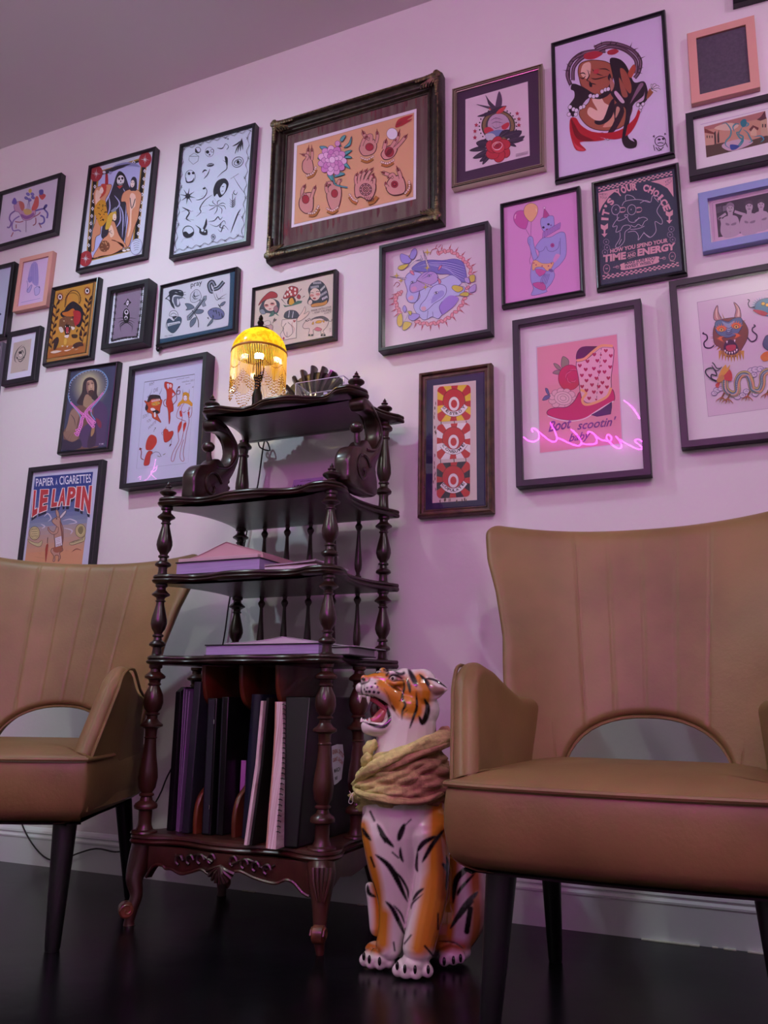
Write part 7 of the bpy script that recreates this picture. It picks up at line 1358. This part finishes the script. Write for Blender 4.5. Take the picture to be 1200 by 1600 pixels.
b = MB(); b.rings([[(xa+.006, ya, z), (xa+w_, ya-.001, z), (xa+w_, ya+.28, z), (xa+.006, ya+.28, z)] for xa, ya, z, w_ in prf]); part(b, 'page_block', M_pgv, f, angle=60)
b = MB(); b.rings([[(xa-.001, ya+.003, z), (xa+.005, ya+.003, z), (xa+.005, ya+.29, z), (xa-.001, ya+.29, z)] for xa, ya, z, w_ in prf]); part(b, 'tan_divider_sheet', mat('tan_card', '#b98a78', .7), f, angle=60)
b = MB(); b.hexa([(-1.152, 1.99, zb), (-1.112, 1.995, zb), (-1.112, 2.36, zb), (-1.152, 2.36, zb), (-1.198, 2.05, zb+.385), (-1.118, 2.05, zb+.385), (-1.118, 2.36, zb+.385), (-1.198, 2.36, zb+.385)]); bev(part(b, 'cover', M_bk, f), .004)
b = MB()
for k in range(26):
    t = k/25; xa = float(np.interp(t, [0, .22, .5, .8, 1], [p[0]+p[3] for p in prf])); ya = float(np.interp(t, [0, .22, .5, .8, 1], [p[1] for p in prf])); z = zb+.04+.32*t
    b.tube([(xa+.0035+.0045*cos(a), ya+.003+.006*sin(a), z+.0008*a) for a in [2*pi*i/8 for i in range(8)]], .0011, 5)
part(b, 'spiral_coil', M_bk, f, kind='stuff')
f = thing('flyer', (-1.11, 2.2, .4), 'creased white flyer with red arched lettering stuck to the black portfolio side', 'flyer')
b = MB(); cq = [(2.165, .485), (2.2, .489), (2.235, .487), (2.246, .45), (2.232, .39), (2.205, .381), (2.188, .378), (2.172, .43)]
cx_ = -1.1085; b.add([(cx_, y, z) for y, z in cq]+[(cx_+.0012, y, z) for y, z in cq], [tuple(range(8)), tuple(range(15, 7, -1))]+[(i, (i+1) % 8, 8+(i+1) % 8, 8+i) for i in range(8)]); part(b, 'sheet', M_pap, f, smooth=False)
def ptext(f, txt, m, y0, z0, y1, z1, h, x=-1.107, nm='printed_text'):
    g, fc = glyphs(txt, .02); b = MB(); d = Vector((0, y1-y0, z1-z0)); n = Vector((0, -(z1-z0), (y1-y0))).normalized()*h
    b.add([Vector((x, y0, z0))+d*float(a)+n*float(c) for a, c in g], fc); part(b, nm, m, f, smooth=False)
M_rt = mat('red_ink', '#a8443c', .7); M_bt = mat('black_ink', '#1c1820', .7)
ptext(f, 'GENERAL', M_rt, 2.170, .462, 2.205, .465, .012); ptext(f, 'TATTOO', M_rt, 2.206, .464, 2.240, .448, .012); ptext(f, 'CABINET', M_rt, 2.174, .440, 2.205, .444, .011); ptext(f, 'SHOW', M_rt, 2.206, .443, 2.236, .428, .011); ptext(f, 'MARCH', M_bt, 2.184, .410, 2.222, .414, .012); ptext(f, 'FREE', M_bt, 2.190, .390, 2.206, .392, .009)
# books on the boards
def book(name, label, x0, x1, y0, y1, z0, th, mc, mp, ct=.003):
    e_ = thing(name, ((x0+x1)/2, (y0+y1)/2, z0), label, 'book')
    slab('lower_cover', mc, e_, x0, x1, y0, y1, z0, z0+ct, 0, 0, 0); slab('page_block', mp, e_, x0+.004, x1-.003, y0+.003, y1-.004, z0+ct, z0+th-ct, 0, 0, 0); slab('upper_cover', mc, e_, x0, x1, y0, y1, z0+th-ct, z0+th, 0, 0, 0); return e_
M_lp = mat('lilac_pages', '#b6a2d2', .8, col2='#9585b6', nscale=40, stretch=(.2, .2, 30))
z3 = Z3+.001
book('book', 'thick book with lilac page edges under the pink magazine, third board from the floor', -1.592, -1.288, 2.028, 2.25, z3, .040, mat('dark_cover', '#221a26', .5), M_lp)
def magazine(label, pts, y0, y1, th, m, mp, base=None):
    e_ = thing('magazine', (pts[len(pts)//2][0], (y0+y1)/2, min(p[1] for p in pts)), label, 'magazine'); q = cr(pts, 5)
    b = MB(); b.rings([[(x, y0, base or z), (x, y1, base or z), (x, y1, z+th), (x, y0, z+th)] for x, z in q]); part(b, 'page_block', mp, e_, angle=60)
    b = MB(); b.rings([[(x, y0-.002, z+th+.0002), (x, y1+.002, z+th+.0002), (x, y1+.002, z+th+.0014), (x, y0-.002, z+th+.0014)] for x, z in q]); part(b, 'cover', m, e_, angle=60); return e_
zt = z3+.0415
magazine('pink covered magazine bent upwards on top of the thick lilac edged book', [(-1.575, zt), (-1.52, zt+.014), (-1.46, zt+.036), (-1.425, zt+.048), (-1.415, zt+.046), (-1.36, zt+.030), (-1.30, zt+.012), (-1.292, zt+.004)], 2.05, 2.27, .006, M_pk, M_pk, zt-.0008)
slabm = thing('notebook', (-1.44, 2.14, zt-.0005), 'pale pink flat notebook lying on the thick book, under the bent magazine', 'notebook'); slab('cover', mat('pale_pink_cover', '#c8aab4', .6), slabm, -1.586, -1.30, 2.034, 2.049, zt-.0005, zt+.010, 0, 0, .001)
magazine('flat magazine lying right of the thick book on the third board', [(-1.278, z3), (-1.2, z3), (-1.105, z3+.0005)], 2.04, 2.27, .011, mat('rose_cover', '#a87880', .5), M_pap)
magazine('curling thin magazine on top of the flat one beside the front post', [(-1.275, z3+.0135), (-1.2, z3+.015), (-1.12, z3+.019), (-1.108, z3+.022)], 2.035, 2.25, .003, mat('mauve_cover', '#b090a4', .5), M_pap)
z2 = Z2+.001
book('book', 'wide black hardcover book lying on the second board under an open leaflet', -1.487, -1.10, 2.058, 2.3, z2, .033, M_bk, M_lp)
magazine('open white leaflet draped over the wide black book', [(-1.43, z2+.034), (-1.36, z2+.037), (-1.28, z2+.043), (-1.235, z2+.050), (-1.225, z2+.050), (-1.17, z2+.043), (-1.112, z2+.0345)], 2.075, 2.27, .002, M_pap, M_pap, z2+.0335)
book('book', 'small dark book with pale page edges at the right end of the second board', -1.085, -1.02, 2.09, 2.27, z2, .024, mat('dark_brown_cover', '#2a2024', .5), mat('pale_pages', '#a9a6b0', .8))
e_ = thing('letter', (-1.05, 2.23, z2+.0245), 'single white sheet lying on the small dark book, poking out to the right', 'paper'); slab('sheet', M_pap, e_, -1.085, -1.005, 2.10, 2.31, z2+.0245, z2+.026, 0, 0, 0)
# card behind the fourth board
e_ = thing('sign_card', (-1.37, 2.40, Z4+.001), 'small lilac card printed NEON leaning on the wall behind the fourth board', 'card')
b = MB(); M4 = [(-1.434, 2.415, Z4+.001), (-1.315, 2.415, Z4+.001), (-1.315, 2.417, Z4+.001), (-1.434, 2.417, Z4+.001), (-1.434, 2.455, Z4+.153), (-1.315, 2.455, Z4+.153), (-1.315, 2.457, Z4+.153), (-1.434, 2.457, Z4+.153)]; b.hexa(M4); part(b, 'card', mat('lilac_card', '#b9a6d6', .6), e_, smooth=False)
def ctext(txt, x0, x1, z0, z1):
    g, fc = glyphs(txt, .03, .2); b = MB(); b.add([(x0+(x1-x0)*a, 2.4138+.04*((z0+(z1-z0)*c-Z4)/.152), z0+(z1-z0)*c) for a, c in g], fc); part(b, 'printed_text', M_bt, e_, smooth=False)
ctext('NEON', -1.427, -1.382, Z4+.108, Z4+.132); ctext('by', -1.352, -1.325, Z4+.112, Z4+.134); ctext('visit our gallery', -1.405, -1.36, Z4+.1425, Z4+.146)
# ---------------------------------------------------------------- table lamp with beaded fringe
LX, LY = -1.437, 2.20
LM = thing('table_lamp', (LX, LY, Z5), 'small lit lamp with amber glass shade and beaded fringe on the top board', 'lamp')
M_brz = mat('dark_bronze', '#2a2019', .35, metal=.6, col2='#14100c', nscale=40)
b = MB(); b.lathe([(.046, Z5+.0005), (.046, Z5+.006), (.038, Z5+.011), (.02, Z5+.016), (.016, Z5+.03), (.0175, Z5+.045), (.0165, Z5+.06), (.0115, Z5+.075), (.0105, Z5+.09), (.0125, Z5+.093), (.0105, Z5+.097), (.012, Z5+.11), (.0165, Z5+.122), (.017, Z5+.128), (.008, Z5+.13), (.008, Z5+.175), (.014, Z5+.178), (.014, Z5+.186)], (LX, LY, 0), 20); part(b, 'base', M_brz, LM)
b = MB()
for k in range(8): a = k*pi/4; b.tube([(LX+.015*cos(a), LY+.015*sin(a), Z5+.125), (LX+.018*cos(a), LY+.018*sin(a), Z5+.15), (LX+.0165*cos(a), LY+.0165*sin(a), Z5+.184)], .0014, 6)
part(b, 'cage_rods', M_brz, LM)
M_bulb = emit_mat('bulb_glow', (1.0, .82, .42), 300.0)
b = MB(); b.ball((LX, LY, Z5+.203), .0165, 16, (1, 1, 1.15)); part(b, 'bulb', M_bulb, LM)
M_sh = bpy.data.materials.new('amber_glass'); M_sh.use_nodes = True; nt = M_sh.node_tree; nt.nodes.clear()
o = nt.nodes.new('ShaderNodeOutputMaterial'); tr = nt.nodes.new('ShaderNodeBsdfTranslucent'); df = nt.nodes.new('ShaderNodeBsdfDiffuse'); gl = nt.nodes.new('ShaderNodeBsdfGlossy'); gl.inputs['Roughness'].default_value = .15
vo = nt.nodes.new('ShaderNodeTexNoise'); vo.inputs['Scale'].default_value = 45; vo.inputs['Distortion'].default_value = 1.2; tc = nt.nodes.new('ShaderNodeTexCoord'); rp = nt.nodes.new('ShaderNodeValToRGB')
rp.color_ramp.elements[0].position = .40; rp.color_ramp.elements[1].position = .56; rp.color_ramp.elements[0].color = (.85, .60, .03, 1); rp.color_ramp.elements[1].color = (1, .93, .10, 1)
nt.links.new(tc.outputs['Object'], vo.inputs['Vector']); nt.links.new(vo.outputs['Fac'], rp.inputs['Fac']); nt.links.new(rp.outputs['Color'], tr.inputs['Color']); nt.links.new(rp.outputs['Color'], df.inputs['Color'])
m1 = nt.nodes.new('ShaderNodeMixShader'); m1.inputs[0].default_value = .25; m2 = nt.nodes.new('ShaderNodeMixShader'); m2.inputs[0].default_value = .06
nt.links.new(tr.outputs[0], m1.inputs[1]); nt.links.new(df.outputs[0], m1.inputs[2]); nt.links.new(m1.outputs[0], m2.inputs[1]); nt.links.new(gl.outputs[0], m2.inputs[2]); nt.links.new(m2.outputs[0], o.inputs[0])
ZR_ = Z5+.208; b = MB(); pr = [(.0925*cos(a), ZR_+.088*sin(a)) for a in [pi/2*i/12*.93 for i in range(13)]]; b.lathe([(r, z) for r, z in pr]+[(r-.003, z-.002) for r, z in pr[::-1]], (LX, LY, 0), 40)
b.f = [f_ for f_ in b.f if len(f_) == 4]; b.c = [None]*len(b.f); n_ = 40; R_ = len(pr)*2
for j in range(n_): b.f.append((j, (j+1) % n_, (R_-1)*n_+(j+1) % n_, (R_-1)*n_+j)); b.c.append(None)
part(b, 'lamp_shade', M_sh, LM)
b = MB(); b.lathe([(.0935, ZR_-.004), (.0955, ZR_-.001), (.0945, ZR_+.004), (.0925, ZR_+.004), (.0915, ZR_-.004)], (LX, LY, 0), 40); part(b, 'shade_rim', mat('amber_band', '#a8741a', .5), LM)
b = MB(); zt_ = ZR_+.082; b.lathe([(.034, zt_-.004), (.036, zt_), (.034, zt_+.006), (.024, zt_+.010), (.010, zt_+.013), (.006, zt_+.018), (.009, zt_+.023), (.0115, zt_+.031), (.009, zt_+.038), (.005, zt_+.041), (.008, zt_+.045), (.007, zt_+.052), (.001, zt_+.062)], (LX, LY, 0), 16); part(b, 'finial', M_brz, LM)
M_bd = bpy.data.materials.new('amber_beads'); M_bd.use_nodes = True; nt = M_bd.node_tree; nt.nodes.clear()
o = nt.nodes.new('ShaderNodeOutputMaterial'); a1 = nt.nodes.new('ShaderNodeBsdfTransparent'); a1.inputs[0].default_value = (1, .84, .28, 1); a2 = nt.nodes.new('ShaderNodeBsdfTranslucent'); a2.inputs[0].default_value = (1, .76, .14, 1); a3 = nt.nodes.new('ShaderNodeBsdfGlossy'); a3.inputs['Roughness'].default_value = .1
m1 = nt.nodes.new('ShaderNodeMixShader'); m1.inputs[0].default_value = .85; m2 = nt.nodes.new('ShaderNodeMixShader'); m2.inputs[0].default_value = .12
nt.links.new(a1.outputs[0], m1.inputs[1]); nt.links.new(a2.outputs[0], m1.inputs[2]); nt.links.new(m1.outputs[0], m2.inputs[1]); nt.links.new(a3.outputs[0], m2.inputs[2]); nt.links.new(m2.outputs[0], o.inputs[0])
b = MB(); b2 = MB(); NS_ = 104
for k in range(NS_):
    a = 2*pi*k/NS_; x, y = LX+.0925*cos(a), LY+.0925*sin(a); ln = .115+.045*abs(sin(k*pi/13))+random.uniform(-.004, .004); z = ZR_-.004
    b.tube([(x, y, z), (x+.001*sin(k), y, z-ln*.45), (x, y, z-ln*.72)], .00125, 5)
    for j in range(5): b2.ball((x+.0006*sin(k*3+j), y+.0006*cos(k*2+j), z-ln*(.74+.065*j)), .0019 if j < 4 else .0026, 6)
    b2.ball((x, y, z-ln*.45), .0021, 6)
part(b, 'bead_fringe', M_bd, LM, kind='stuff'); part(b2, 'dangling_beads', mat('amber_bead', '#c09040', .12, coat=.6), LM, kind='stuff')
# cord of the lamp
M_cord = mat('black_cord', '#0c0c0e', .5)
b = MB(); q = [Vector((LX, LY+.045, Z5+.006)), Vector((-1.50, 2.33, Z5+.004)), Vector((-1.585, 2.40, Z5+.004)), Vector((-1.59, 2.447, Z5+.004)), Vector((-1.585, 2.462, Z5-.03)), Vector((-1.545, 2.466, Z5-.045)), atY(413, 690, 2.462), atY(403, 757, 2.47), atY(390, 808, 2.475), atY(378, 870, 2.475), atY(360, 930, 2.475), atY(349, 1003, 2.475), atY(330, 1080, 2.475), atY(290, 1160, 2.475), atY(262, 1212, 2.475), atY(248, 1245, 2.47), atY(215, 1300, 2.465), atY(198, 1325, 2.462), atY(180, 1331, 2.458), atY(150, 1326, 2.455), atY(120, 1334, 2.455), atY(92, 1345, 2.455), atY(68, 1338, 2.455), atY(45, 1310, 2.465), atY(30, 1275, 2.475), atY(20, 1230, 2.48)]
o = MB().tube([Vector(p) for p in cr(q, 4)], .0028, 7).build('power_cord', M_cord); recalc(o); tag(o, 'thin black cord running from the lamp down behind the shelf to the baseboard', 'cord')
# clear box with trinkets
M_acr = glass_mat('clear_acrylic', .06, (.97, .97, 1)); M_edge = mat('acrylic_edge', '#cfc8e0', .2)
bx0, bx1, by0, by1, bz0, bz1 = -1.293, -1.118, 2.205, 2.305, Z5+.001, Z5+.082
BXE = thing('acrylic_box', ((bx0+bx1)/2, (by0+by1)/2, bz0), 'clear acrylic box in front of the carved crest on the top board', 'box')
b = MB(); t = .0025
b.box((bx0, by0, bz0), (bx1, by1, bz0+t)); b.box((bx0, by0, bz0+t), (bx1, by0+t, bz1)); b.box((bx0, by1-t, bz0+t), (bx1, by1, bz1)); b.box((bx0, by0+t, bz0+t), (bx0+t, by1-t, bz1)); b.box((bx1-t, by0+t, bz0+t), (bx1, by1-t, bz1)); part(b, 'walls', M_acr, BXE, smooth=False)
b = MB(); 
for p0, p1 in (((bx0, by0), (bx1, by0)), ((bx1, by0), (bx1, by1)), ((bx1, by1), (bx0, by1)), ((bx0, by1), (bx0, by0))): b.tube([(p0[0], p0[1], bz1), (p1[0], p1[1], bz1)], .0014, 6); b.tube([(p0[0], p0[1], bz0), (p0[0], p0[1], bz1)], .0011, 6)
part(b, 'polished_edges', M_edge, BXE)
M_die = mat('frosted_white', '#d8dcf4', .15, coat=.5)
lab = 'small glossy white trinket lying in the right half of the clear box'
for k in range(14):
    x = random.uniform(-1.225, -1.135); y = random.uniform(2.222, 2.285); lvl = k//7; R3 = Matrix.Rotation(random.uniform(0, 1.5), 3, 'Z'); s_ = .0095
    z = bz0+.0035+s_+lvl*.0195; x = -1.222+(k % 7)*.0145; y = 2.228+.02*(k % 3)
    b = MB(); c = Vector((x, y, z)); vs = [c+R3 @ Vector((i*.0065, j*.0065, l*s_)) for l in (-1, 1) for i, j in ((-1, -1), (1, -1), (1, 1), (-1, 1))]; b.hexa(vs); o = b.build('trinket', M_die, None, angle=30); recalc(o); bev(o, .002, 3); tag(o, lab, 'trinket', 'white trinkets in the clear box')
# ---------------------------------------------------------------- neon script on the wall behind the camera (seen mirrored in the picture glass)
def mirror_y(u, v, Y, Yg=2.452): g = atY(u, v, Yg); r = ray(u, v); t = (Yg-Y)/r[1]; return Vector((g.x+r[0]*t, Y, g.z+r[2]*t))
def mirror_x(u, v, X, Yg=2.437): g = atY(u, v, Yg); r = ray(u, v); t = (X-g.x)/r[0]; return Vector((X, Yg-r[1]*t, g.z+r[2]*t))
M_neon = emit_mat('neon_tube', (.95, .03, .85), NEON); M_neon2 = emit_mat('dim_neon_tube', (1.0, .2, .85), 14.0)
NS = thing('neon_sign', (-1.1, Y0+.04, 2.6), 'pink neon script sign on the front wall, mirrored in the glass of the boot print', 'sign')
def neon(strokes, z, fn, W, par, r=.0052, m=None):
    for s_ in strokes:
        q = [fn(z[0]+x/z[2], z[1]+y/z[2], W) for x, y in s_]; b = MB(); b.tube([Vector(p) for p in cr(q, 5)], r, 8); part(b, 'neon_tube', m or M_neon, par)
neon([[(140, 1163), (175, 1192), (225, 1200), (262, 1175), (255, 1125), (225, 1097), (203, 1105), (215, 1125)], [(235, 1105), (290, 1150), (345, 1192), (385, 1200), (402, 1175), (380, 1110), (350, 1055)], [(402, 1170), (450, 1190), (520, 1222), (575, 1232), (592, 1205), (560, 1150), (512, 1105)], [(590, 1215), (650, 1222), (705, 1215), (712, 1180), (690, 1140), (650, 1122), (640, 1140)], [(700, 1160), (760, 1190), (815, 1195), (828, 1168), (800, 1147), (790, 1175), (830, 1222), (880, 1255), (905, 1240), (895, 1200), (862, 1160)], [(880, 1180), (960, 1225), (1040, 1262), (1065, 1245), (1012, 1198), (1040, 1183), (1070, 1205)], [(925, 880), (960, 905), (1010, 960), (1050, 1025)]], (790, 450, 5), mirror_y, Y0+.03, NS)
wv = []      # the rest of the script runs on to the right, beyond what the glass mirrors
for i in range(6):
    x = -.50+i*.27; wv.append([(x, Y0+.03, 2.26), (x+.05, Y0+.03, 2.40), (x+.10, Y0+.03, 2.42), (x+.12, Y0+.03, 2.32), (x+.07, Y0+.03, 2.24), (x+.14, Y0+.03, 2.22), (x+.22, Y0+.03, 2.32), (x+.26, Y0+.03, 2.26)])
neon([[(p_[0], p_[2]) for p_ in q] for q in wv], (0, 0, 1), lambda a, c, W: Vector((a, W, c)), Y0+.03, NS)
NS2 = thing('neon_sign', (X0+.04, -.8, 2.3), 'short pink neon letter on the left wall, mirrored in the devil drawing glass', 'sign')
neon([[(425, 1185), (400, 1290), (355, 1370), (305, 1410)], [(440, 1252), (400, 1290), (372, 1330), (400, 1365), (430, 1390)], [(380, 1330), (425, 1300), (440, 1262)], [(240, 1378), (268, 1362), (262, 1400)]], (180, 540, 6.669), mirror_x, X0+.03, NS2, .004, M_neon2)
